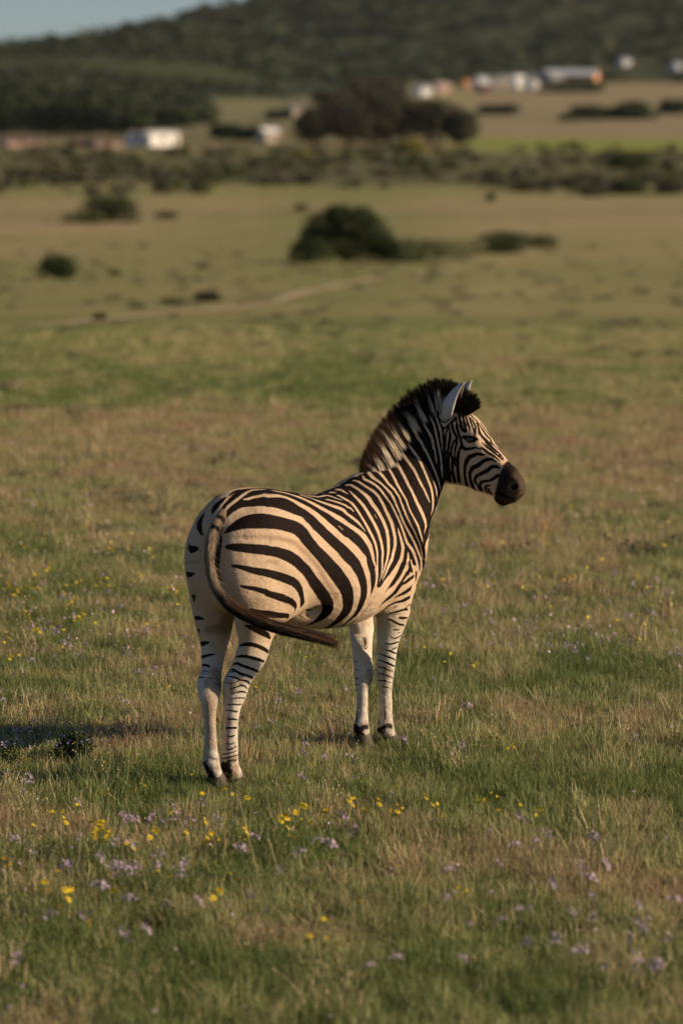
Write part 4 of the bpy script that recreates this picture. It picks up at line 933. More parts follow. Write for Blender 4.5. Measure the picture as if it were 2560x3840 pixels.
  [1444,-220,1580,4.9,1427,-234,1569,4.8,1415,-249,1555,6.3,1382,-283,1508,6.5,1376,-295,1493,8.1,1376,-309,1484,6.8,1378,-319,1483,2.2],
  [1444,-240,1573,4.6,1426,-260,1558,4.1,1387,-303,1509,7.0,1379,-318,1488,2.3],
  [1438,-266,1560,2.5,1397,-317,1509,5.4,1386,-334,1487,1.9],
  [1442,-279,1554,2.4,1415,-323,1511,4.9,1403,-339,1495,3.6,1396,-349,1481,4.0,1395,-356,1470,4.0],
  [1438,-296,1543,2.3,1437,-310,1531,4.1,1432,-328,1511,5.7,1427,-335,1503,5.6,1400,-352,1480,5.6,1397,-358,1468,2.3],
  [1451,-325,1518,3.1,1441,-344,1494,6.1,1426,-359,1474,12.6,1441,-369,1453,7.8,1464,-393,1424,6.5,1466,-397,1419,6.1,1449,-382,1433,8.7,1465,-407,1405,8.6,1484,-434,1378,5.5,1491,-456,1352,1.6],
  [1461,-324,1520,3.4,1461,-340,1502,4.6,1468,-367,1464,6.9,1487,-382,1440,6.1,1478,-390,1430,5.4,1512,-437,1368,2.0],
  [1478,-326,1516,4.0,1488,-354,1478,6.5,1495,-363,1464,5.5,1507,-368,1450,4.2],
  [1424,-373,1432,1.8,1440,-394,1409,6.4,1457,-419,1387,7.3,1479,-458,1348,1.3],
  [1414,-378,1409,3.2,1420,-388,1401,4.2,1416,-380,1407,5.7,1429,-404,1387,7.1,1446,-427,1370,6.2,1463,-453,1345,2.0],
  [1473,-436,1373,2.5,1485,-458,1349,1.2],
  [1420,-397,1378,1.9,1411,-382,1377,6.8,1404,-361,1380,6.7,1400,-347,1372,8.6,1391,-328,1364,10.4,1386,-315,1346,10.1,1386,-306,1320,7.6,1393,-299,1290,5.9,1409,-290,1259,6.5,1423,-287,1234,8.7,1434,-282,1221,8.3],
  [1450,-443,1341,1.9,1436,-423,1356,6.7,1428,-402,1354,8.5,1423,-382,1344,7.9,1415,-358,1323,10.4,1406,-339,1313,10.7,1404,-331,1306,9.7,1405,-320,1286,7.4,1414,-314,1261,7.1,1430,-316,1228,9.9,1449,-314,1204,8.4],
  [1456,-454,1313,3.8,1449,-440,1322,7.6,1441,-422,1320,8.4,1433,-397,1299,9.5,1420,-350,1274,7.5,1421,-338,1259,6.7,1425,-335,1245,6.4,1435,-343,1225,3.8,1451,-350,1201,6.4],
  [1457,-467,1279,5.6,1451,-445,1278,8.5,1445,-420,1259,6.5,1441,-404,1253,5.7,1433,-367,1245,6.6,1435,-357,1232,5.9,1451,-357,1202,6.1],
  [1447,-405,1229,2.9,1444,-390,1228,4.7,1445,-380,1218,4.9,1453,-380,1203,5.9,1460,-384,1193,4.2],
  [1450,-393,1212,4.5,1467,-400,1186,5.3],
  [1457,-452,1336,1.7,1462,-472,1302,2.7],
  [1376,-291,1453,2.4,1377,-306,1457,9.1,1391,-329,1449,18.2,1394,-345,1449,15.5,1395,-356,1451,9.5,1407,-365,1444,2.0],
  [6,-80,634,2.4,3,-93,640,4.4,5,-116,647,8.4,15,-132,647,9.8,31,-143,643,9.4,53,-150,634,8.7,79,-153,622,8.5,116,-146,604,7.7,138,-135,595,7.4],
  [2,-63,584,2.4,-2,-76,588,3.7,-2,-100,593,6.0,7,-117,593,7.1,23,-130,587,7.2,45,-137,579,7.3,70,-138,571,7.1,105,-132,558,5.3,123,-125,552,4.6],
  [-2,-48,550,2.5,-6,-63,555,3.9,-7,-78,558,5.3,-6,-87,557,5.8,2,-101,550,6.1,18,-113,542,6.5,38,-120,534,6.5,63,-119,523,6.1,86,-114,514,5.3,114,-97,504,4.7],
  [-5,-32,523,1.9,-12,-54,531,3.2,-14,-68,529,4.0,-9,-88,519,5.1,5,-100,510,5.3,22,-106,505,5.3,47,-107,495,5.3,69,-101,485,4.1,84,-92,477,2.9],
  [-4,-18,507,3.0,-15,-44,519,2.4,-16,-70,522,2.4],
  [-22,-28,497,2.0,-28,-44,500,2.4,-26,-70,500,3.1,-18,-84,495,3.6,-4,-94,487,3.6,23,-99,480,4.5,37,-98,473,4.4,53,-93,466,4.1,81,-77,450,2.6],
  [-37,-27,473,1.0,-40,-39,474,1.2,-37,-62,473,1.8,-22,-81,476,2.0,-6,-93,486,2.0],
  [-32,-54,446,1.3,-18,-74,452,2.6,7,-88,460,4.3,33,-88,452,3.6,65,-76,432,2.8],
  [-20,-55,422,1.3,-4,-71,428,3.5,9,-76,429,4.0,24,-79,428,3.8,43,-78,422,3.1,63,-71,415,2.4],
  [-20,-38,397,1.0,-8,-59,400,2.6,2,-66,401,2.8,15,-71,400,2.8,35,-72,397,2.8,57,-67,392,2.7],
  [-17,-19,370,1.5,-15,-41,371,2.2,-2,-57,371,2.7,16,-64,369,2.8,38,-64,367,2.1],
  [-16,-19,344,1.9,-16,-32,344,2.4,-10,-45,343,3.0,-3,-52,341,3.0,18,-58,337,2.7],
  [-15,-30,305,3.4,-3,-48,305,4.2,21,-53,299,3.1],
  [-18,-17,262,1.9,-16,-28,264,3.4,-11,-40,265,4.9,7,-50,264,4.6,17,-51,262,4.4],
  [-18,-21,229,2.0,-10,-39,226,3.9,8,-49,230,3.1],
  [-19,-18,194,1.5,-13,-36,193,2.0,-6,-42,193,2.2,9,-48,198,2.1],
  [-20,-9,164,1.9,-17,-30,167,2.5,-11,-39,168,2.7,-3,-44,172,2.6,15,-49,178,2.2],
  [-21,-6,144,2.4,-19,-26,149,2.8,-14,-35,151,2.9,7,-48,156,2.4,19,-49,157,2.1],
  [-19,5,122,3.0,-21,-20,128,3.4,-11,-37,134,3.3,7,-47,137,2.7,29,-46,138,2.1],
  [-28,112,626,9.7,-33,89,633,9.5,-24,69,638,1.9],
  [-34,103,568,6.5,-38,85,576,5.6,-35,76,578,4.3,-24,63,582,3.0,-2,52,584,1.7],
  [-50,87,537,5.2,-48,66,540,5.1,-44,54,536,4.3,-44,50,531,1.8],
  [-64,81,512,2.1,-63,60,516,2.2,-56,47,514,2.2,-54,41,510,1.1],
  [-67,82,506,1.3,-71,60,507,1.1,-65,46,506,0.7],
  [-81,80,490,2.7,-85,67,491,2.7,-84,55,492,2.4,-69,31,488,1.7,-41,20,484,1.3,-18,17,474,0.9],
  [-56,13,464,1.0,-37,10,459,1.5,-20,9,446,1.4],
  [-27,34,518,0.7,-11,29,510,0.9,2,27,496,1.0],
  [-102,128,946,13.5,-114,96,951,10.2,-116,73,958,3.3],
  [-76,119,846,6.2,-81,104,849,8.9,-68,121,816,1.8],
  [-53,122,745,9.1,-56,101,750,7.9,-51,86,746,5.6,-47,80,741,2.5],
  [-44,113,691,7.5,-42,113,682,3.9],
  [-30,108,628,10.4,-33,87,636,7.3,-26,71,640,3.5],
  [-36,96,578,2.5,-34,77,582,2.5,-29,69,584,2.4,-9,54,585,2.2],
  [-43,70,1222,3.8,-50,80,1202,18.2,-54,82,1195,22.6,-65,82,1180,22.3,-78,73,1163,18.6,-93,53,1144,12.0,-103,33,1130,4.0],
  [-101,114,1087,2.9,-108,110,1069,9.2,-114,89,1062,16.5,-114,70,1066,12.8,-113,55,1070,5.8],
  [11,-19,1293,3.0,70,-10,1308,11.4,103,-7,1311,8.5],
  [-76,1,1226,4.3,-65,1,1244,14.0,-59,-1,1251,16.1,-36,-8,1270,13.4,-19,-10,1281,10.8,2,-14,1290,3.7],
  [-102,-4,1122,3.2,-100,-21,1161,5.3,-83,-26,1203,6.7,-57,-37,1239,8.4,-43,-40,1252,9.5,-13,-42,1273,10.2,18,-41,1289,12.5,46,-38,1298,14.1,101,-30,1309,16.0,126,-29,1311,20.6,199,-27,1308,12.7,305,-14,1296,11.3,319,-14,1294,10.4,330,-19,1291,9.6,343,-29,1289,9.0,362,-37,1285,8.6,463,-52,1261,7.1],
  [67,-72,1289,5.8,112,-69,1299,18.5,165,-71,1301,23.2,191,-74,1299,28.4,204,-75,1298,27.9,238,-90,1290,17.1,274,-96,1282,12.7],
  [409,-80,1265,12.8,448,-104,1248,15.3,485,-120,1231,16.2,526,-143,1207,17.2,533,-150,1200,18.6,534,-152,1199,16.3,530,-149,1202,19.1,504,-133,1219,17.2,493,-122,1228,16.1],
  [512,-47,1250,9.7,531,-41,1247,9.6],
  [645,37,1231,9.3,657,34,1231,9.1,662,13,1232,9.8,748,28,1235,18.6,786,25,1240,20.4,822,12,1249,19.8,822,-6,1250,21.0,828,-15,1251,21.0,839,-15,1254,14.7,886,-9,1276,17.9,911,-5,1286,13.3,915,-34,1288,16.2],
  [-73,-50,1197,2.2,-81,-55,1174,2.2,-85,-64,1156,1.2],
  [934,-247,917,19.0,907,-251,896,23.9,881,-258,882,24.3,862,-265,875,23.0,814,-286,866,15.1,783,-292,854,12.4,753,-297,838,6.6],
  [994,-248,915,12.7,980,-246,886,17.4,962,-244,863,18.2,947,-244,848,17.9,917,-247,827,15.6,893,-250,813,15.0,864,-257,802,13.4,814,-279,796,7.7,802,-282,793,4.1],
  [1035,-244,894,5.4,1046,-241,875,13.7,1048,-239,864,19.5,1042,-238,856,16.5,1019,-237,842,12.8,997,-232,811,13.3,957,-226,775,20.0,935,-228,763,17.0,896,-236,752,11.7,824,-256,742,8.8,810,-258,737,8.2,799,-253,725,3.9],
  [1035,-244,889,7.1,1068,-235,851,7.5],
  [1088,-227,825,8.5,1031,-229,807,10.2,1001,-229,800,6.1],
  [1091,-217,772,10.2,1042,-217,756,9.4,966,-211,739,2.8],
  [1082,-210,725,7.6,1051,-211,720,9.0,1021,-208,714,6.4,987,-202,713,4.6,965,-196,708,4.7,947,-189,700,5.4,942,-183,693,5.5,939,-165,677,2.8],
  [982,-193,689,1.9,999,-199,693,1.8],
  [1085,-197,665,4.7,1054,-202,671,5.0,1026,-200,669,5.3,995,-190,665,4.2,969,-171,659,3.1],
  [1114,-192,686,1.9,1084,-202,687,2.6,1062,-203,677,2.8],
  [1033,-187,633,5.0,1060,-188,628,6.5,1107,-180,622,3.4],
  [978,-155,631,2.1,991,-167,628,3.4,1015,-174,613,4.6,1047,-176,599,5.0,1094,-170,587,3.7],
  [1026,-160,577,2.4,1039,-163,572,3.4,1061,-166,570,2.0],
  [1046,-158,554,1.8,1076,-161,555,1.9],
  [1023,-144,540,1.6,1041,-149,530,2.7,1056,-152,530,3.1,1091,-152,536,2.9,1104,-148,537,2.1],
  [1015,-121,507,2.6,1035,-135,502,4.1,1055,-142,504,4.7,1073,-144,506,4.0,1098,-138,506,3.1],
  [1030,-110,474,1.9,1047,-120,467,4.1,1066,-123,457,3.8,1082,-123,452,3.3,1102,-118,447,2.7],
  [1056,-124,467,1.9,1066,-131,476,4.1,1087,-131,477,2.0],
  [1032,-70,451,2.0,1032,-82,449,2.6,1036,-95,445,3.2,1053,-110,436,3.9,1076,-115,426,3.8,1105,-110,414,2.7],
  [1044,-54,417,2.4,1039,-69,418,2.4,1041,-83,416,2.6,1056,-99,405,4.6,1078,-106,395,4.3,1112,-101,381,3.2],
  [1055,-44,384,2.4,1049,-59,384,2.5,1051,-73,382,2.7,1055,-82,379,3.0,1063,-89,374,3.1,1082,-97,364,2.3,1110,-97,359,1.4],
  [1096,-98,359,1.4,1115,-93,347,1.1],
  [1065,-34,345,2.0,1057,-53,348,2.2,1057,-68,349,2.4,1062,-77,347,2.8,1069,-84,343,3.0,1086,-91,336,2.8,1118,-87,320,2.4],
  [1067,-39,312,2.3,1064,-55,315,2.4,1067,-69,317,2.5,1073,-76,314,2.9,1098,-85,304,2.0,1117,-81,295,0.9],
  [1073,-42,285,1.4,1075,-63,285,2.7,1091,-76,280,2.5,1105,-79,273,1.7,1121,-76,266,0.9],
  [1079,-46,254,1.4,1082,-60,256,1.8,1094,-71,254,1.2],
  [1025,76,393,1.6,1018,57,398,1.6,1018,44,399,1.1],
  [1018,67,359,1.6,1009,45,363,2.3,1010,33,365,1.4],
  [1006,53,324,1.7,1000,38,324,2.5,1002,21,325,1.7],
  [1003,48,294,1.9,997,39,294,2.5,997,18,296,1.4],
  [995,30,267,1.7,994,19,270,1.4],
  [1063,16,414,1.4,1086,16,410,1.2],
  [1048,10,391,1.7,1075,8,386,1.4],
  [1034,4,363,1.4,1049,-1,360,2.1,1080,2,355,1.4],
  [1070,52,508,1.1,1053,48,490,1.1,1049,41,471,1.4,1058,31,456,1.6,1073,29,464,1.0],
  [990,26,167,3.5,982,20,141,2.8,973,18,118,4.1],
  [1094,-23,120,3.6,1091,-26,100,4.8],
  [1093,-59,190,1.6,1099,-57,123,2.0],
  [347,-186,763,5.1,392,-164,752,5.7,408,-164,751,2.7],
  [363,-159,743,1.0,393,-151,727,1.2,410,-153,717,1.0],
  [319,-157,740,1.2,350,-148,730,1.8,377,-139,713,1.0],
  [1461,-261,1565,3.9,1458,-295,1546,4.7,1465,-321,1523,4.0],
  [1454,-275,1558,2.2,1449,-307,1536,1.8,1453,-326,1518,1.9],
  [46,179,1195,36.0,83,198,1189,32.7,116,209,1181,30.4,158,217,1169,30.4,213,223,1152,30.9,235,225,1141,33.5,259,228,1125,35.7,272,231,1111,37.2,304,240,1071,30.5,340,249,1033,28.6,388,262,985,33.2,444,278,921,35.8,491,285,866,33.9,516,285,828,32.1,538,273,775,28.3,548,257,742,27.4,550,241,722,27.6,551,216,697,24.6,558,170,665,17.0,571,138,649,14.6,601,89,631,10.8,612,67,627,9.5,589,63,629,5.3,555,76,637,3.3],
  [-17,193,1078,21.1,34,214,1070,21.9,34,214,1067,21.1,41,216,1066,20.4,91,228,1055,22.2,156,234,1031,25.3,212,236,1002,26.0,268,245,955,25.7,316,249,899,26.2,399,249,817,26.8,426,242,786,27.4,439,234,771,25.8,454,219,756,25.9,459,211,743,22.9,460,198,725,17.5,456,185,711,16.1,448,159,692,13.6,447,133,679,10.5,454,102,667,3.8],
  [-63,172,998,11.3,-39,185,990,13.3,-3,199,980,15.4,28,207,972,16.7,79,215,957,18.2,140,222,936,19.3,184,230,915,19.0,213,235,897,18.6,234,235,871,16.6,252,231,839,12.5,267,220,808,15.5,264,214,796,7.1],
  [-54,170,917,7.8,-31,183,910,9.5,-5,192,901,10.4,31,201,887,12.2,31,201,883,13.0,127,210,851,16.7,186,219,828,13.9,212,218,810,10.9,224,213,796,7.3,227,207,783,2.5],
  [-28,170,814,3.9,-7,180,801,9.9,23,189,791,13.5,51,194,786,16.9,71,195,783,15.0,110,192,778,12.6,176,193,772,12.7,191,192,768,10.3,204,185,758,5.7],
  [-29,151,734,5.4,-15,159,729,9.5,5,165,722,13.5,41,167,705,13.5,82,160,688,12.6,113,142,667,4.0],
  [113,141,1268,26.0,121,144,1268,28.5,119,145,1267,29.8,135,152,1265,28.7,181,167,1257,34.9,245,178,1236,38.2,308,183,1211,33.9,321,184,1206,35.3,338,189,1195,42.5,345,193,1189,44.2,355,201,1175,37.7,373,217,1147,34.5,396,230,1117,27.0,496,258,1033,30.2,526,276,993,32.2,560,289,959,29.7,571,292,944,30.7,593,298,907,26.3,611,302,858,23.1,618,300,828,21.3,622,295,799,22.5,624,285,770,23.3,625,271,741,21.0,625,252,715,16.5,622,239,701,14.7,620,216,681,10.4,624,197,668,7.9,631,180,657,7.0,660,139,637,7.6,672,116,630,6.6,658,115,631,6.1,656,103,628,5.6,641,100,628,5.1,633,105,630,4.6,602,103,634,3.5,619,77,627,2.6],
  [47,76,1281,28.0,72,87,1282,28.7,154,107,1290,46.8,163,109,1290,59.3,158,113,1288,59.9,178,118,1287,52.9,256,119,1276,58.5,288,127,1265,58.6,335,152,1237,61.9,349,159,1227,50.7,386,176,1204,55.4,399,185,1193,49.7,423,203,1166,53.6,455,224,1131,48.8,478,233,1110,41.9,571,268,1029,41.7],
  [645,273,1018,34.3,669,287,974,28.3,670,293,943,22.3,682,299,902,20.6,682,302,836,18.5,674,295,793,17.4,672,279,751,14.3,667,266,729,12.5,663,245,702,10.7,660,216,677,8.6,680,175,651,4.0],
  [636,259,1052,32.5,611,244,1081,28.9,578,233,1104,28.1],
  [264,51,1297,49.3,278,62,1293,53.5,329,76,1281,52.9,407,113,1251,59.2,472,154,1210,63.5,500,167,1194,52.5,539,186,1169,59.0,562,196,1153,50.5,584,206,1139,54.2,606,220,1119,44.3,649,239,1088,42.7,680,254,1058,50.3,698,270,1019,48.5,701,290,954,40.7],
  [437,79,1260,43.4,492,92,1243,46.7,516,107,1230,50.0,589,132,1203,54.5,609,140,1195,46.5,637,154,1182,49.9,643,160,1178,49.4,647,179,1161,42.4,684,213,1123,39.5,705,242,1078,28.8],
  [442,69,1262,32.8,491,64,1252,34.2,559,47,1239,36.7,587,47,1235,38.3,633,42,1231,35.0],
  [689,77,1222,37.2,704,103,1212,34.3],
  [616,84,1222,39.6,633,89,1218,43.5,671,120,1203,42.3,703,157,1178,35.7,706,173,1164,28.0],
  [733,101,1214,41.7,743,135,1195,38.0,738,161,1175,34.0,732,206,1128,34.4,735,236,1085,36.1,746,263,1028,35.7,744,277,988,33.3,732,288,950,30.7],
  [803,104,1219,31.8,800,154,1183,36.5,796,202,1129,38.9,802,231,1081,41.0,794,271,987,38.2,774,284,944,34.2,760,293,898,32.9,734,299,851,26.9],
  [857,88,1237,28.0,867,133,1205,33.6,864,162,1177,35.2,874,195,1131,32.8,881,228,1062,39.7,874,242,1028,43.7,850,262,976,41.8,820,277,938,33.5,791,287,913,32.9,753,297,863,28.9],
  [894,86,1246,26.0,908,121,1220,24.9,914,142,1200,24.4,912,190,1159,24.9,928,221,1091,30.5,930,238,1025,33.3,919,245,978,38.5,886,256,937,51.4,824,280,908,36.1,758,296,852,27.7],
  [927,66,1267,33.8,937,97,1247,30.8,943,124,1222,29.5,941,188,1168,22.6,947,199,1159,21.7,970,228,1092,22.6,1000,246,1008,26.9,1010,247,991,25.9],
  [957,233,1068,20.6,981,248,972,34.6,967,247,918,35.6],
  [1015,248,950,20.4,1023,247,911,28.3],
  [976,53,1286,29.2,964,77,1269,32.6,973,110,1239,28.1,979,144,1198,29.6,968,201,1162,22.9,972,210,1143,20.3,983,228,1098,20.3,1008,241,1052,21.2,1211,32,914,22.4,1095,241,928,21.7,1136,229,872,29.4,1152,218,843,51.5,1152,208,821,53.6],
  [1039,49,1287,34.6,1030,63,1280,37.5,1009,102,1249,35.3,1015,174,1179,28.8,1000,204,1164,25.8,999,210,1153,27.0,1007,229,1100,21.2,1038,242,1041,19.4,1210,21,901,18.8,1127,234,900,20.3],
  [1128,36,1272,31.3,1131,88,1199,41.1,1037,202,1167,35.1,1035,221,1128,34.4,1209,89,984,41.9,1215,61,961,34.0,1214,46,933,32.7,1210,26,903,20.8],
  [1196,-6,1336,31.6,1203,31,1253,38.3,1208,41,1216,39.0,1197,58,1177,41.2,1204,66,1129,59.0,1202,75,1097,61.3,1229,44,1016,65.7,1229,38,1004,72.8,1227,34,992,68.5,1223,35,981,53.2,1215,40,951,46.2],
  [1252,-5,1361,34.3,1279,9,1293,38.5,1278,15,1234,44.1,1293,10,1170,46.7,1305,-4,1128,41.7],
  [1297,-17,1412,29.4,1318,-9,1386,29.9,1322,-4,1347,35.7,1349,-11,1279,37.5,1345,-25,1175,52.4,1325,-23,1129,58.3,1316,-33,1092,75.7,1293,-21,1063,71.1],
  [1335,-42,1477,35.4,1333,-44,1480,34.4,1337,-38,1470,31.9,1351,-35,1461,29.5,1344,-30,1451,29.4,1375,-28,1412,29.7,1389,-29,1381,30.1,1388,-29,1387,32.8,1403,-34,1311,36.1,1404,-47,1249,43.3,1405,-65,1215,51.6,1400,-83,1191,71.1],
  [1378,-31,1240,23.1,1375,-47,1191,33.8,1371,-58,1168,44.3,1363,-67,1146,44.4],
  [1384,-68,1531,31.5,1374,-66,1528,30.7,1386,-63,1522,29.5,1409,-64,1509,26.7,1424,-55,1448,27.6,1426,-52,1387,29.1,1425,-52,1298,28.8],
  [1409,-102,1581,26.5,1410,-95,1567,31.8,1438,-96,1555,22.5,1475,-100,1524,21.8,1464,-93,1483,22.8,1449,-73,1346,23.8,1433,-86,1243,37.4],
  [1460,-100,1557,13.5,1480,-95,1487,16.7,1457,-78,1368,11.6],
  [1442,-119,1597,3.4,1478,-116,1567,3.1,1493,-132,1547,3.7,1498,-140,1540,3.3,1500,-149,1537,3.4,1500,-159,1542,3.8,1494,-178,1560,3.8,1483,-193,1574,3.8],
  [1484,-111,1552,4.1,1500,-124,1529,5.4,1515,-139,1516,4.5,1514,-148,1517,3.7,1507,-174,1536,2.3,1496,-198,1561,3.6],
  [1519,-134,1512,2.5,1485,-92,1437,2.5,1460,-81,1367,2.7],
  [1511,-163,1519,3.5,1530,-146,1494,4.8,1527,-115,1441,5.2,1539,-178,1402,1.1],
  [1517,-164,1511,2.6,1534,-138,1465,6.8,1543,-185,1376,5.9,1545,-192,1374,6.4,1541,-189,1318,8.0,1448,-103,1273,9.1,1450,-153,1239,8.5],
  [1495,-202,1563,1.7,1507,-195,1544,5.5,1509,-181,1536,5.4,1514,-179,1521,6.0,1534,-183,1494,6.8,1560,-231,1457,6.8,1559,-233,1439,6.0,1551,-223,1378,4.1,1547,-226,1318,2.7],
  [1557,-222,1444,3.0,1547,-219,1434,5.0,1548,-205,1386,5.2,1548,-204,1377,5.4,1549,-212,1352,6.7,1544,-210,1311,7.0,1532,-210,1276,8.1,1496,-210,1235,8.9],
  [1498,-203,1560,2.5,1517,-202,1531,5.8,1530,-202,1511,7.4,1562,-249,1455,4.5,1560,-256,1422,6.7,1558,-263,1407,8.2,1558,-273,1399,7.2,1550,-325,1407,3.8,1545,-348,1399,2.3],
  [1559,-255,1414,4.2,1554,-242,1379,6.9,1551,-239,1342,7.5,1544,-237,1305,7.5,1530,-235,1271,8.0,1505,-233,1237,9.2],
  [1452,-74,1424,4.0,1448,-70,1355,5.4,1441,-71,1303,5.7,1441,-86,1264,6.7,1433,-109,1229,6.1],
  [1474,-94,1412,3.8,1463,-88,1345,4.3,1448,-88,1293,4.1,1447,-99,1271,4.0,1436,-135,1239,4.1],
  [1492,-218,1567,6.3,1529,-218,1518,6.5,1540,-220,1502,8.1,1551,-269,1479,6.8,1549,-277,1477,2.2],
  [1490,-234,1566,4.1,1532,-235,1517,7.0,1547,-277,1481,2.3],
  [1536,-284,1504,5.4,1543,-293,1480,1.9],
  [1527,-298,1508,4.9,1535,-304,1489,3.6,1539,-309,1473,4.0,1541,-315,1463,4.0],
  [1506,-265,1548,2.3,1517,-272,1536,4.1,1517,-310,1510,5.7,1523,-313,1500,5.6,1538,-313,1472,5.6,1540,-317,1461,2.3],
  [1529,-332,1470,12.6,1525,-351,1452,7.8],
  [1538,-347,1430,1.8,1533,-374,1408,6.4,1527,-404,1386,7.3],
  [1544,-348,1407,3.2,1542,-358,1399,4.2,1543,-351,1405,5.7,1539,-377,1385,7.1,1536,-406,1367,6.2,1534,-437,1343,2.0],
  [1545,-367,1376,1.9,1550,-351,1375,6.8,1554,-331,1380,6.7,1557,-317,1372,8.6,1555,-296,1364,10.4,1550,-282,1348,10.1,1546,-273,1321,7.6,1538,-270,1292,5.9,1526,-267,1259,6.5,1512,-270,1234,8.7,1499,-269,1221,8.3],
  [1539,-423,1340,1.9,1542,-399,1353,6.7,1548,-378,1353,8.5,1551,-358,1343,7.9,1540,-334,1325,10.4,1537,-311,1314,10.7,1538,-302,1306,9.7,1537,-293,1287,7.4,1530,-291,1261,7.1,1516,-299,1228,9.9,1498,-305,1205,8.4],
  [1544,-436,1313,3.8,1544,-421,1322,7.6,1547,-402,1319,8.4,1542,-376,1299,9.5,1535,-327,1274,7.5,1532,-317,1259,6.7,1528,-315,1245,6.4,1521,-326,1226,3.8,1509,-339,1201,6.4],
  [1548,-449,1279,5.6,1546,-426,1278,8.5,1541,-401,1259,6.5,1538,-385,1253,5.7,1532,-348,1245,6.6,1527,-339,1232,5.9,1511,-345,1202,6.1],
  [1534,-388,1229,2.9,1531,-373,1228,4.7,1526,-364,1218,4.9,1519,-367,1203,5.9,1514,-374,1193,4.2],
  [1526,-378,1212,4.5,1513,-391,1186,5.3],
  [1538,-435,1334,1.7,1545,-456,1302,2.7],
  [1561,-257,1453,2.4,1559,-270,1456,9.1,1551,-295,1448,18.2,1547,-309,1446,15.5,1545,-317,1447,9.5,1541,-331,1440,2.0],
  [-6,137,641,8.4,11,145,643,9.8,30,148,641,9.4,52,147,635,8.7,77,141,626,8.5,100,125,616,7.7,110,114,614,7.4],
  [2,130,591,7.1,23,133,586,7.2,44,131,582,7.3,64,125,579,7.1,84,112,578,5.3,90,105,580,4.6],
  [-17,115,551,5.8,1,117,545,6.1,18,116,541,6.5,35,111,539,6.5,50,103,538,6.1,59,94,540,5.3,65,85,542,4.7],
  [-9,106,513,5.1,5,103,509,5.3,19,99,509,5.3,32,91,509,5.3,40,83,509,4.1,41,77,507,2.9],
  [343,29,1289,9.0,362,37,1285,8.6,463,52,1261,7.1],
  [112,69,1299,18.5,165,71,1301,23.2,191,74,1299,28.4,204,75,1298,27.9,238,90,1290,17.1,274,96,1282,12.7],
  [409,80,1265,12.8,448,104,1248,15.3,485,120,1231,16.2,526,143,1207,17.2,533,150,1200,18.6,534,152,1199,16.3,530,149,1202,19.1,504,133,1219,17.2,493,122,1228,16.1],
  [512,47,1250,9.7,531,41,1247,9.6],
  [934,247,917,19.0,907,251,896,23.9,881,258,882,24.3,862,265,875,23.0,814,286,866,15.1,783,292,854,12.4,753,297,838,6.6],
  [994,248,915,12.7,980,246,886,17.4,962,244,863,18.2,947,244,848,17.9,917,247,827,15.6,893,250,813,15.0,864,257,802,13.4,814,279,796,7.7,802,282,793,4.1],
  [1035,245,894,5.4,1046,241,875,13.7,1048,239,864,19.5,1042,238,856,16.5,1019,237,842,12.8,997,230,812,13.3,957,225,775,20.0,935,228,763,17.0,896,236,752,11.7,824,256,742,8.8,810,258,737,8.2,799,253,725,3.9],
  [1036,244,889,7.1,1068,235,851,7.5],
  [1088,225,826,8.5,1030,225,808,10.2,1000,226,801,6.1],
  [1088,204,776,10.2,1041,205,761,9.4,965,206,742,2.8],
  [1081,193,728,7.6,1051,193,725,9.0,1022,191,720,6.4,986,190,720,4.6,964,188,715,4.7,945,183,705,5.4,940,178,698,5.5,937,160,683,2.8],
  [984,178,701,1.9,1002,181,703,1.8],
  [1085,182,668,4.7,1057,182,676,5.0,1032,176,677,5.3,1004,167,678,4.2,976,155,677,3.1],
  [1112,183,687,1.9,1083,186,690,2.6,1063,183,681,2.8],
  [1041,167,640,5.0,1064,172,632,6.5,1107,174,623,3.4],
  [998,140,650,2.1,1011,148,642,3.4,1031,154,625,4.6,1055,160,605,5.0,1095,166,588,3.7],
  [1043,143,589,2.4,1053,147,581,3.4,1067,154,576,2.0],
  [1060,142,563,1.8,1080,153,558,1.9],
  [1091,150,537,2.9,1102,153,536,2.1],
  [1078,134,510,4.0,1098,138,507,3.1],
  [347,186,763,5.1,392,164,752,5.7,408,164,751,2.7],
  [363,159,743,1.0,393,151,727,1.2,410,153,717,1.0],
  [319,157,740,1.2,350,147,730,1.8,377,139,713,1.0],
 ],
 'W': [
  [47,-76,1281,5.3,62,-85,1280,8.5,86,-90,1285,8.6,117,-99,1288,10.7,154,-107,1290,14.1,163,-109,1290,18.3,158,-113,1288,18.9,193,-119,1285,16.9,256,-119,1276,17.3,288,-127,1265,17.3,335,-152,1237,20.6,365,-165,1218,18.2,386,-176,1204,21.9,399,-185,1193,20.3,423,-203,1166,23.4,455,-224,1131,22.8,526,-251,1065,19.4,571,-268,1029,20.7],
  [546,-257,1052,22.3,583,-275,1015,24.9,620,-288,973,23.7,625,-289,967,26.1,622,-290,963,23.4,624,-291,957,21.6,643,-301,892,16.2,656,-300,821,13.8,658,-292,785,15.7,656,-285,764,16.7,654,-261,722,16.7,654,-233,692,17.4,650,-217,678,17.0,651,-184,657,15.1,656,-172,651,14.7],
  [264,-51,1297,4.8,278,-62,1293,8.9,329,-76,1281,8.3,407,-113,1251,14.4,481,-159,1205,18.0,510,-171,1188,16.0,539,-186,1169,20.5,584,-206,1139,20.9,606,-220,1119,15.6,658,-242,1081,16.9,680,-254,1058,20.6,698,-270,1019,18.3,701,-280,990,14.5,701,-289,954,11.0],
  [701,-289,954,9.4,714,-297,908,5.8],
  [437,-79,1260,4.8,492,-92,1243,8.1,516,-107,1230,11.3,570,-124,1210,14.5,637,-154,1182,16.2,643,-160,1178,16.1,647,-179,1161,12.1,684,-213,1123,11.6,705,-242,1078,2.6],
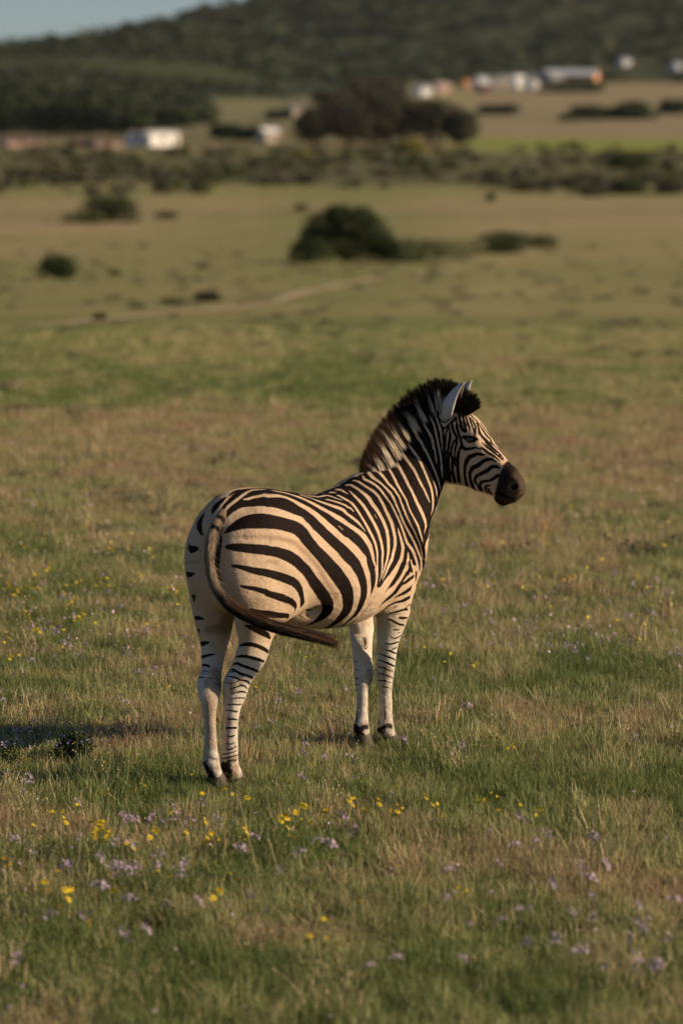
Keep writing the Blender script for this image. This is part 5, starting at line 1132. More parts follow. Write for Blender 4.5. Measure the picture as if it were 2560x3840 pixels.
  [442,-69,1262,3.9,491,-64,1252,5.2,559,-47,1239,7.6,587,-47,1235,9.1,633,-42,1231,8.3,674,-32,1231,11.1,687,-41,1230,9.8,689,-77,1222,7.8,704,-103,1212,5.2],
  [616,-84,1222,7.1,633,-89,1218,11.0,671,-120,1203,10.8,690,-139,1192,9.3,690,-145,1187,9.3,703,-157,1178,9.1,706,-173,1164,3.9],
  [743,-5,1236,8.5,749,-14,1236,13.8,754,-30,1235,6.6],
  [796,0,1244,9.2,798,-7,1244,12.8,800,-19,1244,12.7,790,-51,1237,7.4,787,-76,1229,3.8],
  [732,-62,1227,8.1,733,-101,1214,11.3,743,-135,1195,10.9,733,-186,1151,9.6,732,-206,1128,9.9,735,-236,1085,11.3,746,-263,1028,11.0,744,-277,988,9.2,732,-288,950,6.9],
  [732,-288,950,6.5,725,-294,926,6.6,716,-299,891,10.6,707,-301,849,9.4,686,-295,794,11.3,677,-286,767,10.0,666,-267,729,9.2,658,-242,699,9.9,653,-212,674,9.7,660,-187,658,9.8],
  [819,-54,1242,3.1,803,-104,1219,9.3,801,-122,1208,10.4,800,-154,1183,12.9,797,-176,1161,12.7,796,-202,1129,13.7,802,-235,1073,14.2,799,-262,1012,12.8,792,-274,978,10.9,774,-284,944,9.1,760,-293,898,6.7,734,-299,851,3.0],
  [854,-18,1260,9.9,860,-38,1261,8.4,857,-69,1250,8.3,859,-99,1234,9.9,867,-134,1207,13.9,864,-162,1177,14.2,871,-185,1148,12.6,878,-210,1105,12.5,881,-228,1062,14.0,874,-242,1028,15.5,850,-262,976,13.1,820,-277,938,9.7,791,-287,913,8.4,753,-297,863,3.1],
  [889,-25,1278,5.5,892,-51,1276,7.8,891,-93,1258,7.7,907,-134,1233,7.6,914,-155,1212,7.9,911,-183,1179,8.3,910,-194,1161,8.5,928,-222,1091,11.1,930,-238,1025,11.0,926,-242,995,12.2,919,-245,978,12.9,886,-256,937,16.6,876,-260,930,14.9,824,-280,908,10.6,783,-292,874,6.5,758,-296,852,2.5],
  [944,-39,1297,3.9,923,-66,1285,8.0,923,-75,1281,9.9,934,-112,1265,8.4,941,-144,1241,8.1,941,-198,1187,5.7,944,-213,1165,5.6,969,-236,1094,6.1,1000,-249,1009,8.2,1010,-250,991,8.1,1051,-252,951,9.1,1085,-246,904,8.1],
  [1085,-246,904,7.8,1123,-229,845,9.6,1136,-219,820,13.7,1138,-215,807,14.5,1136,-210,788,14.6,1101,-212,750,16.6],
  [956,-235,1068,2.2,960,-238,1049,6.4,981,-248,972,12.0,967,-247,918,12.6],
  [963,-247,918,12.8,939,-247,888,15.8,898,-253,864,17.0,866,-263,854,18.2,818,-285,849,17.4,791,-291,836,18.7,749,-293,808,19.2,745,-292,798,18.0,747,-286,778,14.2],
  [1014,-247,912,8.5,1017,-245,892,9.7,1013,-243,872,11.1,995,-240,847,11.6,960,-237,815,13.6,931,-241,802,12.1,884,-249,788,13.0,821,-272,779,21.7,797,-276,770,20.2],
  [1015,-249,950,3.4,1019,-248,934,8.3,1023,-247,911,9.3],
  [1043,-246,909,5.1,1060,-241,881,6.4,1099,-226,826,6.5,1107,-219,796,10.0,1099,-213,755,18.0],
  [1046,-236,848,3.5,1063,-233,839,8.7,1033,-233,827,10.2,1008,-231,811,5.1],
  [1021,-15,1308,5.1,1031,-4,1307,7.9,995,-37,1307,10.3,974,-60,1301,12.1,961,-90,1287,12.2,971,-134,1260,7.5,980,-173,1224,9.1,978,-188,1210,8.4,967,-211,1186,6.9,964,-218,1176,6.3,967,-226,1158,5.6,982,-242,1103,5.8,997,-249,1071,6.6,1025,-256,1028,6.8,1064,-258,974,6.9,1108,-252,914,6.5,1128,-244,886,6.3,1146,-230,856,9.5,1154,-222,842,14.7,1154,-213,818,16.7],
  [1067,-25,1309,12.7,1085,-16,1309,11.9,1058,-40,1309,12.8,1042,-59,1305,13.4,1028,-89,1293,12.1,1012,-128,1271,10.6,1009,-139,1262,10.1,1015,-168,1236,9.4,1013,-191,1214,8.2,1008,-207,1199,6.7,998,-222,1180,6.9,997,-233,1162,7.2,1000,-249,1126,6.1,1005,-255,1107,5.8,1017,-262,1080,5.7,1039,-269,1045,5.5,1086,-269,974,4.8,1110,-260,930,3.8,1130,-250,899,2.6],
  [1164,-15,1328,12.5,1161,-13,1326,11.5,1131,-40,1322,10.6,1108,-73,1310,8.7,1085,-109,1288,8.3,1062,-153,1250,10.0,1043,-202,1207,9.0,1038,-222,1186,7.8,1034,-234,1165,6.6,1034,-244,1146,6.7,1044,-258,1111,7.0,1063,-273,1066,9.8,1070,-281,1032,7.1,1083,-281,1002,4.7,1093,-278,979,2.1],
  [1207,-19,1355,11.2,1204,-19,1354,10.2,1183,-44,1348,9.2,1170,-70,1335,8.5,1133,-145,1273,10.2,1123,-171,1245,9.6,1120,-198,1209,9.9,1116,-220,1177,15.2,1117,-231,1158,16.2,1127,-245,1124,17.7,1142,-256,1076,16.2,1142,-258,1064,13.6,1135,-262,1055,8.4,1108,-274,1028,2.6],
  [1240,-33,1393,11.2,1240,-30,1392,10.0,1226,-44,1386,9.0,1219,-57,1380,8.6,1212,-79,1365,8.6,1209,-107,1340,8.4,1210,-140,1305,8.7,1202,-172,1263,8.6,1200,-190,1239,9.5,1203,-214,1199,8.1,1209,-222,1177,6.8,1217,-225,1157,3.4],
  [1279,-41,1436,11.2,1281,-37,1435,10.0,1264,-54,1428,8.2,1257,-68,1419,7.0,1252,-88,1403,6.7,1250,-109,1382,8.1,1253,-133,1355,8.2,1254,-161,1308,7.7,1254,-205,1223,9.0,1250,-216,1194,9.8,1245,-223,1164,9.4,1246,-222,1126,10.0,1243,-221,1115,8.6,1231,-223,1099,4.0],
  [1315,-56,1481,12.9,1318,-54,1482,11.8,1307,-58,1476,9.3,1297,-75,1470,7.0,1291,-92,1456,6.9,1291,-121,1427,7.3,1291,-143,1389,6.9,1293,-142,1395,6.6,1294,-146,1388,6.5,1303,-180,1315,6.9,1312,-195,1274,7.0,1319,-203,1237,7.9,1326,-204,1219,8.4,1334,-201,1197,5.3],
  [1281,-196,1254,2.3,1287,-203,1233,5.4,1292,-211,1197,7.7,1294,-212,1184,8.4,1296,-211,1158,4.0],
  [1351,-83,1532,11.2,1356,-73,1530,10.1,1343,-81,1524,8.5,1331,-104,1508,6.5,1328,-127,1486,6.8,1329,-149,1454,7.3,1329,-157,1436,7.3,1325,-168,1399,6.7,1328,-163,1422,5.2,1327,-171,1395,5.1,1325,-182,1349,5.3,1326,-189,1311,1.2],
  [1386,-112,1578,10.7,1378,-103,1566,9.7,1365,-112,1557,6.6,1358,-121,1547,6.0,1349,-151,1509,5.7,1345,-164,1476,6.4,1347,-192,1364,5.7,1350,-197,1296,7.2,1355,-198,1260,4.3],
  [1418,-126,1598,6.2,1415,-118,1596,5.4,1394,-129,1589,5.6,1382,-134,1579,4.4,1370,-144,1563,3.8,1363,-153,1545,3.9,1354,-180,1499,6.9,1352,-189,1477,6.6,1354,-200,1376,2.5],
  [-72,-42,1208,7.1,-50,-49,1237,7.3,-27,-52,1257,8.2,17,-60,1279,8.5,44,-59,1289,8.0,97,-50,1304,7.7,144,-42,1309,6.4,251,-37,1302,3.8],
  [47,76,1281,5.3,62,85,1280,8.5],
  [154,107,1290,14.1,163,109,1290,18.3,158,113,1288,18.9,193,119,1285,16.9,256,119,1276,17.3,288,127,1265,17.3,335,152,1237,20.6,365,165,1218,18.2,386,176,1204,21.9,399,185,1193,20.3,423,203,1166,23.4,455,224,1131,22.8,526,251,1065,19.4,571,268,1029,20.7],
  [546,257,1053,22.3,583,275,1015,24.9,620,288,973,23.7,625,289,967,26.1,622,290,963,23.4,624,291,957,21.6,643,301,892,16.2,656,300,821,13.8,658,292,785,15.7,656,285,764,16.7,654,261,722,16.7,654,233,692,17.4,650,217,678,17.0,651,184,657,15.1,656,172,651,14.7],
  [264,51,1297,4.8,278,62,1293,8.9,329,76,1281,8.3,407,113,1251,14.4,481,159,1205,18.0,510,171,1188,16.0,539,186,1169,20.5,584,206,1139,20.9,606,220,1119,15.6,658,242,1081,16.9,680,254,1058,20.6,698,270,1019,18.3,701,280,990,14.5,701,290,954,11.0],
  [701,290,954,9.4,714,297,908,5.8],
  [437,79,1260,4.8,492,92,1243,8.1,516,107,1230,11.3,570,124,1210,14.5,637,154,1182,16.2,643,160,1178,16.1,647,179,1161,12.1,684,213,1123,11.6,705,242,1078,2.6],
  [442,69,1262,3.9,491,64,1252,5.2,559,47,1239,7.6,587,47,1235,9.1,633,42,1231,8.3],
  [689,77,1222,7.8,704,103,1212,5.2],
  [616,84,1222,7.1,633,89,1218,11.0,671,120,1203,10.8,690,139,1192,9.3,690,145,1187,9.3,703,157,1178,9.1,706,173,1164,3.9],
  [733,101,1214,11.3,743,135,1195,10.9,733,186,1151,9.6,732,206,1128,9.9,735,236,1085,11.3,746,263,1028,11.0,744,277,988,9.2,732,288,950,6.9],
  [732,288,950,6.5,725,294,926,6.6,716,299,891,10.6,707,301,849,9.4,686,295,794,11.3,677,286,767,10.0,666,267,729,9.2,658,242,699,9.9,653,212,674,9.7,660,187,658,9.8],
  [803,104,1219,9.3,801,122,1208,10.4,800,154,1183,12.9,797,176,1161,12.7,796,202,1129,13.7,802,235,1073,14.2,799,262,1012,12.8,792,274,978,10.9,774,284,944,9.1,760,293,898,6.7,734,299,851,3.0],
  [859,97,1231,9.9,867,133,1205,13.9,864,162,1177,14.2,871,185,1148,12.6,878,210,1105,12.5,881,228,1062,14.0,874,242,1028,15.5,850,262,976,13.1,820,277,938,9.7,791,287,913,8.4,753,297,863,3.1],
  [894,86,1246,7.7,908,121,1220,7.6,914,142,1200,7.9,912,179,1173,8.3,912,190,1159,8.5,928,221,1091,11.1,930,238,1025,11.0,926,242,995,12.2,919,245,978,12.9,886,256,937,16.6,876,260,930,14.9,824,280,908,10.6,783,292,874,6.5,758,296,852,2.5],
  [927,66,1267,9.9,937,97,1247,8.4,943,124,1222,8.1,941,188,1168,5.7,947,199,1159,5.6,970,228,1092,6.1,1000,246,1008,8.2,1010,247,991,8.1],
  [1085,241,904,7.8,1123,226,846,9.6,1135,215,822,13.7,1136,208,811,14.5,1133,200,793,14.6,1098,196,753,16.6],
  [957,233,1068,2.2,960,237,1049,6.4,981,248,972,12.0,967,247,918,12.6],
  [963,247,918,12.8,939,247,888,15.8,898,253,864,17.0,866,263,854,18.2,818,285,849,17.4,791,291,836,18.7,749,293,808,19.2,745,292,798,18.0,747,286,778,14.2],
  [1014,247,912,8.5,1017,245,892,9.7,1013,243,872,11.1,995,240,847,11.6,960,237,815,13.6,931,241,802,12.1,884,249,788,13.0,821,272,779,21.7,797,276,770,20.2],
  [1015,248,950,3.4,1019,248,934,8.3,1023,247,911,9.3],
  [1043,245,909,5.1,1060,241,881,6.4,1099,224,827,6.5,1106,210,801,10.0,1096,197,759,18.0],
  [1046,236,848,3.5,1063,232,839,8.7,1033,232,828,10.2,1008,229,812,5.1],
  [976,53,1286,12.1,964,77,1269,12.2,973,110,1239,7.5,979,144,1198,9.1,981,171,1178,8.4,970,200,1164,6.9,968,201,1162,6.3,970,207,1151,5.6,983,228,1098,5.8,998,237,1069,6.6,1025,245,1026,6.8,1210,23,901,6.9,1106,239,914,6.5,1126,233,887,6.3,1145,224,857,9.5,1152,218,843,14.7,1152,208,821,16.7],
  [1068,-6,1306,12.8,1039,49,1287,13.4,1025,74,1273,12.1,1009,102,1249,10.6,1007,111,1238,10.1,1012,135,1206,9.4,1015,174,1179,8.2,1010,195,1170,6.7,1000,204,1164,6.9,999,210,1153,7.2,1003,224,1117,6.1,1007,229,1100,5.8,1018,236,1074,5.7,1038,242,1041,5.5,1210,21,901,4.8,1107,239,930,3.8,1127,234,900,2.6],
  [1137,4,1305,8.7,1128,36,1272,8.3,1134,73,1220,10.0,1043,188,1174,9.0,1037,202,1167,7.8,1032,210,1154,6.6,1033,218,1135,6.7,1042,229,1102,7.0,1203,93,1003,9.8,1215,57,952,7.1,1212,39,922,4.7,1210,26,903,2.1],
  [1196,-6,1336,8.5,1203,31,1253,10.2,1208,41,1216,9.6,1199,59,1167,9.9,1204,66,1129,15.2,1202,75,1097,16.2,1216,68,1059,17.7,1229,38,1004,16.2,1227,34,992,13.6,1223,35,981,8.4,1215,40,951,2.6],
  [1257,-16,1389,11.2,1255,-17,1388,10.0],
  [1252,-5,1361,8.6,1274,4,1331,8.4,1279,9,1293,8.7,1294,9,1244,8.6,1282,15,1215,9.5,1293,10,1170,8.1,1300,4,1147,6.8,1305,-4,1128,3.4],
  [1301,-19,1421,8.2,1297,-17,1412,7.0,1312,-11,1394,6.7,1328,-8,1370,8.1,1322,-4,1347,8.2,1343,-8,1296,7.7,1348,-20,1202,9.0,1345,-25,1175,9.8,1326,-21,1138,9.4,1320,-32,1102,10.0,1316,-33,1092,8.6,1293,-21,1063,4.0],
  [1335,-42,1477,12.9,1333,-44,1480,11.8,1337,-38,1470,9.3,1351,-35,1461,7.0,1344,-30,1451,6.9,1370,-28,1420,7.3,1389,-29,1381,6.9,1388,-29,1387,6.6,1391,-30,1380,6.5,1406,-37,1301,6.9,1403,-43,1259,7.0,1405,-60,1223,7.9,1404,-70,1208,8.4,1400,-83,1191,5.3],
  [1378,-31,1240,2.3,1375,-37,1212,5.4,1373,-53,1179,7.7,1371,-58,1168,8.4,1363,-67,1146,4.0],
  [1384,-68,1531,11.2,1374,-66,1528,10.1,1386,-63,1522,8.5,1409,-64,1509,6.5,1431,-70,1489,6.8,1424,-55,1448,7.3,1431,-57,1430,7.3,1423,-50,1391,6.7,1435,-59,1415,5.2,1426,-52,1387,5.1,1422,-48,1337,5.3,1425,-52,1298,1.2],
  [1409,-102,1581,10.7,1410,-95,1567,9.7,1425,-95,1562,6.6,1438,-96,1555,6.0,1475,-100,1524,5.7,1464,-93,1483,6.4,1449,-71,1355,5.7,1441,-75,1284,7.2,1433,-86,1243,4.3],
  [1445,-100,1573,3.8,1460,-100,1557,3.9,1501,-117,1522,6.9,1480,-95,1487,6.6,1457,-78,1368,2.5],
  [144,42,1309,6.4,251,37,1302,3.8],
 ],
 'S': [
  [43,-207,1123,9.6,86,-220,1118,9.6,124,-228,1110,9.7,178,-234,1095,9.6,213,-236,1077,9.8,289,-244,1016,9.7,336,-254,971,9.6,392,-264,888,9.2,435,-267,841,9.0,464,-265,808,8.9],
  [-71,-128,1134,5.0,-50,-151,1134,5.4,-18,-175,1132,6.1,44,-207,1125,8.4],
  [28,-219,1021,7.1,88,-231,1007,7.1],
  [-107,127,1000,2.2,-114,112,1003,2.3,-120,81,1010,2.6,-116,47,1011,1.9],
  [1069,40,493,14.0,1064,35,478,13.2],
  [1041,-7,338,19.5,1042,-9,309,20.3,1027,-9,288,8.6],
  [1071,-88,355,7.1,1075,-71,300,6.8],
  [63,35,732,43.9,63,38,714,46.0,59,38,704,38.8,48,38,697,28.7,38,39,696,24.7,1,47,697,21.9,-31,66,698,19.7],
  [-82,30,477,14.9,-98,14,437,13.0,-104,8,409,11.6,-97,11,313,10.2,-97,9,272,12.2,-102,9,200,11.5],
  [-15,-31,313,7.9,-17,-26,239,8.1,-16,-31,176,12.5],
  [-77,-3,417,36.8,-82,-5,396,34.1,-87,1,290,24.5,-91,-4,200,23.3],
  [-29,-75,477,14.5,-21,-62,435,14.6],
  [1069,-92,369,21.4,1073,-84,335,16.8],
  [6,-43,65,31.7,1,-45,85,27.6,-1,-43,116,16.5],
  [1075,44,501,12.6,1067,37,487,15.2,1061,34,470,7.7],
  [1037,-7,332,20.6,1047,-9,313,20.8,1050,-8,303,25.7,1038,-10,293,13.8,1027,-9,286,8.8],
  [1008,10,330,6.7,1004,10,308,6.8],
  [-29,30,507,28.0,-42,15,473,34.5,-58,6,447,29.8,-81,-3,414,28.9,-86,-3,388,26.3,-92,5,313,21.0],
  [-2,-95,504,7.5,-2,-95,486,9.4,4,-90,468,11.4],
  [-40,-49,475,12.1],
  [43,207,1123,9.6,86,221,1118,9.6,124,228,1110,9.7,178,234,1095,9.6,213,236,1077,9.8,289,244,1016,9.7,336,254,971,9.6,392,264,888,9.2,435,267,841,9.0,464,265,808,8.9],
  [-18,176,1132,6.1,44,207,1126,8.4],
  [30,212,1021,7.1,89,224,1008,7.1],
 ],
 'M': [
  [-91,-64,1140,2.6,-100,-65,1117,10.4,-113,-65,1074,15.5,-119,-62,1038,18.6,-120,-60,1001,19.1,-120,-61,983,17.8,-117,-84,935,5.9],
  [1468,-468,1324,7.1,1480,-483,1320,15.9,1492,-496,1316,10.7],
  [1465,-482,1297,12.7,1475,-500,1297,25.1,1479,-508,1293,27.0,1484,-525,1279,31.6,1479,-535,1271,36.9,1469,-549,1262,26.1,1467,-556,1252,17.4,1469,-558,1244,17.8],
  [1462,-501,1270,29.0,1454,-504,1253,37.7,1452,-503,1242,38.3,1454,-496,1221,33.3,1454,-488,1202,33.6,1474,-468,1187,33.7,1456,-475,1182,30.0],
  [1467,-514,1184,33.5,1472,-535,1198,32.3,1473,-544,1205,42.1],
  [1457,-446,1202,12.2,1453,-443,1189,11.7],
  [-25,-4,100,7.6,-23,-24,97,14.5,-14,-35,117,8.8,4,-45,115,5.8],
  [-11,-33,72,12.1,3,-20,38,14.8],
  [-116,20,108,9.8,-115,12,128,5.6,-116,6,109,5.5,-112,7,99,5.8],
  [-97,2,68,15.6,-91,2,51,18.6,-92,0,52,19.4],
  [966,18,99,9.0,964,-1,85,14.0,981,-14,101,9.0,1002,-20,102,10.1],
  [977,-1,58,23.5],
  [1090,-26,72,10.1,1092,-45,80,12.7,1093,-41,66,10.8,1097,-36,55,11.2,1095,-42,62,7.8,1095,-50,72,7.8,1107,-64,98,8.2,1120,-69,95,8.2,1132,-70,87,8.8],
  [1457,-532,1263,40.2,1458,-543,1249,38.6,1472,-540,1238,49.1,1464,-553,1231,39.8,1466,-556,1225,28.6],
  [1483,-515,1172,46.0,1478,-508,1169,34.4,1469,-500,1164,31.8,1468,-490,1160,24.6],
  [-26,-10,101,15.1,-24,-14,82,19.0,-22,-16,76,18.0,-21,-26,86,16.0,-18,-32,98,14.6],
  [-10,-38,117,7.3,11,-47,117,5.7,25,-46,116,5.0],
  [-116,20,108,19.3,-106,16,87,22.5],
  [-107,5,147,4.8,-97,-11,140,4.4,-76,-19,130,4.2],
  [968,22,102,14.8,962,9,86,20.9,963,3,81,21.2,966,-4,84,19.0,980,-14,97,14.0,995,-20,98,11.7,1011,-20,96,10.1],
  [1093,-19,66,12.8,1092,-40,69,18.6,1095,-53,85,12.7,1100,-59,91,10.3,1109,-65,90,9.6,1132,-70,83,10.2],
  [1073,45,501,6.9,1066,38,487,8.9,1061,34,471,5.8],
 ],
}
MUZZLE = ([1.4983, -0.4376, 1.2533], [0.1829, -0.941, -0.2847])
PITS = [((1.4674, -0.5304, 1.2295), (0.015, 0.019, 0.015)), ((1.5537, -0.4711, 1.2164), (0.015, 0.019, 0.015))]
def seg_field(P, strokes, cut=0.12):
    """signed distance (m) to a set of tapered polyline strokes; positive outside"""
    A, B = [], []
    for s in strokes:
        q = np.asarray(s, float).reshape(-1, 4) / 1000.0
        if len(q) == 1: q = np.concatenate([q, q + [1e-4, 0, 0, 0]])
        A.append(q[:-1]); B.append(q[1:])
    A = np.concatenate(A); B = np.concatenate(B)
    out = np.full(len(P), 0.2)
    # bin the points on a coarse grid so that each stroke only meets nearby points
    cs = 0.05
    key = np.floor(P / cs).astype(int)
    order = {}
    kk = key[:, 0] * 1000003 + key[:, 1] * 1009 + key[:, 2]
    idx = np.argsort(kk, kind='stable'); ks = kk[idx]
    uniq, start = np.unique(ks, return_index=True)
    ends = np.append(start[1:], len(ks))
    for u, s0, s1 in zip(uniq, start, ends):
        ii = idx[s0:s1]
        pc = P[ii].mean(0)
        ab = B[:, :3] - A[:, :3]
        L = (ab * ab).sum(1) + 1e-12
        t = np.clip(((pc - A[:, :3]) * ab).sum(1) / L, 0, 1)
        D = np.linalg.norm(A[:, :3] + t[:, None] * ab - pc, axis=1) - np.maximum(A[:, 3], B[:, 3])
        near = np.nonzero(D < cut * 0.5 + 0.03)[0]
        if len(near) == 0: continue
        a, b = A[near], B[near]
        ab = b[:, :3] - a[:, :3]; L = (ab * ab).sum(1) + 1e-12
        rel = P[ii][:, None, :] - a[None, :, :3]
        t = np.clip((rel * ab).sum(2) / L, 0, 1)
        d = np.linalg.norm(rel - t[:, :, None] * ab, axis=2) - (a[:, 3] + t * (b[:, 3] - a[:, 3]))
        out[ii] = d.min(1)
    return out

def coat_fields(P):
    f = {k: seg_field(P, v) for k, v in COAT.items()}
    # the whole muzzle in front of a plane across the nose is dark
    n_ = np.array(MUZZLE[1]); d = -((P - np.array(MUZZLE[0])) @ n_)
    near = np.linalg.norm(P - np.array(MUZZLE[0]), axis=1) < 0.25
    f['M'] = np.where(near, np.minimum(f['M'], d), f['M'])
    f['P'] = np.full(len(P), 0.05)
    for c, r in PITS:
        f['P'] = np.minimum(f['P'], np.linalg.norm((P - np.array(c)) / np.array(r), axis=1) * min(r) - min(r))
    return f
cf = coat_fields(bP)
black = np.maximum(cf['K'] - 0.0008, -cf['W'] - 0.0014)          # < 0 inside black
h = NT('zebra_hide')
tc = h.n('ShaderNodeTexCoord').outputs['Object']
ba = h.attr('black').outputs['Fac']
sa = h.attr('tint').outputs['Fac']
ma = h.attr('muzzle').outputs['Fac']
# hair-fringed stripe edges
mp = h.n('ShaderNodeMapping', {'Vector': tc, 'Scale': (1.0, 1.0, 0.35)})
fr = h.noise(260, 2, 0.6, mp.outputs[0])
fr2 = h.noise(60, 2, 0.5, tc)
edge = h.math('ADD', ba, h.math('MULTIPLY', h.math('SUBTRACT', fr, 0.5), 0.003))
edge = h.math('ADD', edge, h.math('MULTIPLY', h.math('SUBTRACT', fr2, 0.5), 0.003))
bf = h.n('ShaderNodeMapRange', {'Value': edge, 'From Min': 0.0007, 'From Max': -0.0007}, interpolation_type='SMOOTHSTEP').outputs[0]
big = h.noise(7, 3, 0.5, tc)
fine = h.noise(420, 3, 0.7, mp.outputs[0])
cream = h.mix(big, (0.45, 0.315, 0.205), (0.57, 0.43, 0.30))
sep = h.n('ShaderNodeSeparateXYZ', {'Vector': tc})
low = h.smooth(sep.outputs[2], 0.75, 0.45)
cream = h.mix(low, cream, (0.58, 0.53, 0.46))
cream = h.mix(h.math('MULTIPLY', h.smooth(fine, 0.42, 0.7), 0.42), cream, (0.34, 0.24, 0.16))
dirt = h.smooth(h.noise(18, 4, 0.65, tc), 0.55, 0.8)
cream = h.mix(h.math('MULTIPLY', dirt, 0.45), cream, (0.30, 0.20, 0.13))
mud = h.math('MULTIPLY', h.smooth(sep.outputs[2], 0.55, 0.05), h.smooth(h.noise(26, 4, 0.65, tc), 0.35, 0.75))
cream = h.mix(h.math('MULTIPLY', mud, 0.75), cream, (0.20, 0.125, 0.075))
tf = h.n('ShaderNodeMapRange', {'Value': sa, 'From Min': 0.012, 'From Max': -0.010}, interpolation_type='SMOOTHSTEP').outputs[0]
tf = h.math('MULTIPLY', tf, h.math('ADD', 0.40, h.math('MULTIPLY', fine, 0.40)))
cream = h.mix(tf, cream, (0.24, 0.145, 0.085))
dark = h.mix(big, (0.005, 0.003, 0.0025), (0.011, 0.006, 0.0045))
dark = h.mix(h.math('MULTIPLY', fine, 0.35), dark, (0.020, 0.011, 0.008))
col = h.mix(bf, cream, dark)
medge = h.math('ADD', ma, h.math('MULTIPLY', h.math('SUBTRACT', fr, 0.5), 0.02))
mf = h.n('ShaderNodeMapRange', {'Value': medge, 'From Min': 0.004, 'From Max': -0.006}, interpolation_type='SMOOTHSTEP').outputs[0]
mcol = h.mix(h.noise(40, 3, 0.6, tc), (0.006, 0.004, 0.004), (0.030, 0.019, 0.014))
mcol = h.mix(h.math('MULTIPLY', h.smooth(ma, -0.035, -0.085), 0.8), mcol, h.mix(fine, (0.045, 0.029, 0.021), (0.12, 0.078, 0.056)))  # muzzle front browner: its sunlit look is painted into the colour
col = h.mix(mf, col, mcol)
pf = h.attr('pit').outputs['Fac']
rim = h.math('MULTIPLY', h.smooth(pf, 0.012, 0.006), 0.7)
col = h.mix(rim, col, (0.17, 0.115, 0.085))
col = h.mix(h.smooth(pf, 0.004, -0.002), col, (0.004, 0.003, 0.003))
h.base(col, 0.7, 0.07)
h.set(h.b, 'Sheen Weight', 0.0)
h.set(h.b, 'Sheen Roughness', 0.5)
h.bump(h.math('ADD', h.math('ADD', fine, h.math('MULTIPLY', h.noise(45, 3, 0.6, tc), 1.5)), h.math('MULTIPLY', h.noise(11, 3, 0.55, tc), 9.0)), 0.55, 0.0035)
HIDE = h.m
body = mesh_np('body', bP, bQ, HIDE, True, zebra, attrs={'black': ('FLOAT', black), 'tint': ('FLOAT', cf['S']), 'muzzle': ('FLOAT', cf['M']), 'pit': ('FLOAT', cf['P'])})
MANE_ROOT = [[0.9748, -0.01, 1.2764], [0.9933, -0.0174, 1.2838], [1.0306, -0.0246, 1.2853], [1.0778, -0.0281, 1.2995], [1.1401, -0.0347, 1.3259], [1.1972, -0.0347, 1.3583], [1.2393, -0.0318, 1.3949], [1.2788, -0.0418, 1.4328], [1.3121, -0.06, 1.4834], [1.3472, -0.0805, 1.5341], [1.3836, -0.1109, 1.5796], [1.4013, -0.1336, 1.597], [1.4227, -0.161, 1.5941], [1.4472, -0.2004, 1.5847], [1.4599, -0.2411, 1.5729], [1.4696, -0.2697, 1.5582]]
MANE_TIP = [[0.9678, -0.001, 1.2907], [0.9778, 0.0024, 1.301], [0.9943, 0.0137, 1.356], [1.03, 0.0168, 1.4157], [1.0786, 0.0196, 1.4688], [1.1262, 0.0236, 1.5049], [1.1632, 0.0251, 1.5335], [1.2076, 0.0169, 1.5739], [1.2523, 0.0003, 1.6149], [1.2962, -0.0315, 1.6627], [1.3468, -0.08, 1.7023], [1.3868, -0.115, 1.7217], [1.4188, -0.1559, 1.7257], [1.4539, -0.209, 1.7105], [1.4824, -0.3023, 1.65], [1.4715, -0.3209, 1.6028]]
MANE_BANDS = [[1.3, 0.197, 0.35], [2.24, 0.267, 0.5], [3.09, 0.226, 0.62], [4.0, 0.271, 0.75], [5.03, 0.322, 0.78], [6.03, 0.292, 0.72], [7.06, 0.231, 0.68], [8.03, 0.234, 0.66], [8.97, 0.225, 0.62], [9.99, 0.212, 0.6], [11.13, 0.498, 0.62], [12.0, 0.306, 0.5]]
TAIL_PATH = [[-0.0124, -0.0296, 1.2474, 0.03], [-0.0562, -0.0386, 1.212, 0.03], [-0.1013, -0.0457, 1.1816, 0.029], [-0.1398, -0.0534, 1.1436, 0.027], [-0.1638, -0.0632, 1.1043, 0.028], [-0.1868, -0.0744, 1.0604, 0.027], [-0.2007, -0.0891, 1.0111, 0.026], [-0.2112, -0.1162, 0.9532, 0.026], [-0.2108, -0.1493, 0.9042, 0.027], [-0.1978, -0.1902, 0.8591, 0.028], [-0.1662, -0.2307, 0.8211, 0.03], [-0.1114, -0.2764, 0.7853, 0.033], [-0.042, -0.3165, 0.7538, 0.033], [0.049, -0.3518, 0.7211, 0.031], [0.1483, -0.3815, 0.6887, 0.026], [0.2364, -0.3967, 0.6586, 0.014], [0.2943, -0.406, 0.6367, 0.004]]
EAR_RIGHT = [[1.3969, -0.1885, 1.5456], [1.4047, -0.281, 1.7161]]
EAR_LEFT = [[1.4993, -0.1809, 1.5575], [1.5117, -0.2443, 1.7143]]
HEAD_PLANE = [[1.4542, -0.2107, 1.4232]]
def norm(v):
    v = np.asarray(v, float)
    return v / (np.linalg.norm(v, axis=-1, keepdims=True) + 1e-12)

def path_at(path, s):
    """catmull-rom evaluation of rows of path at float indices s"""
    path = np.asarray(path, float); n = len(path)
    i = np.clip(np.floor(s).astype(int), 0, n - 2); t = (s - i)[:, None]
    p0 = path[np.maximum(i - 1, 0)]; p1 = path[i]; p2 = path[i + 1]; p3 = path[np.minimum(i + 2, n - 1)]
    return 0.5 * ((2 * p1) + (-p0 + p2) * t + (2 * p0 - 5 * p1 + 4 * p2 - p3) * t ** 2 + (-p0 + 3 * p1 - 3 * p2 + p3) * t ** 3)

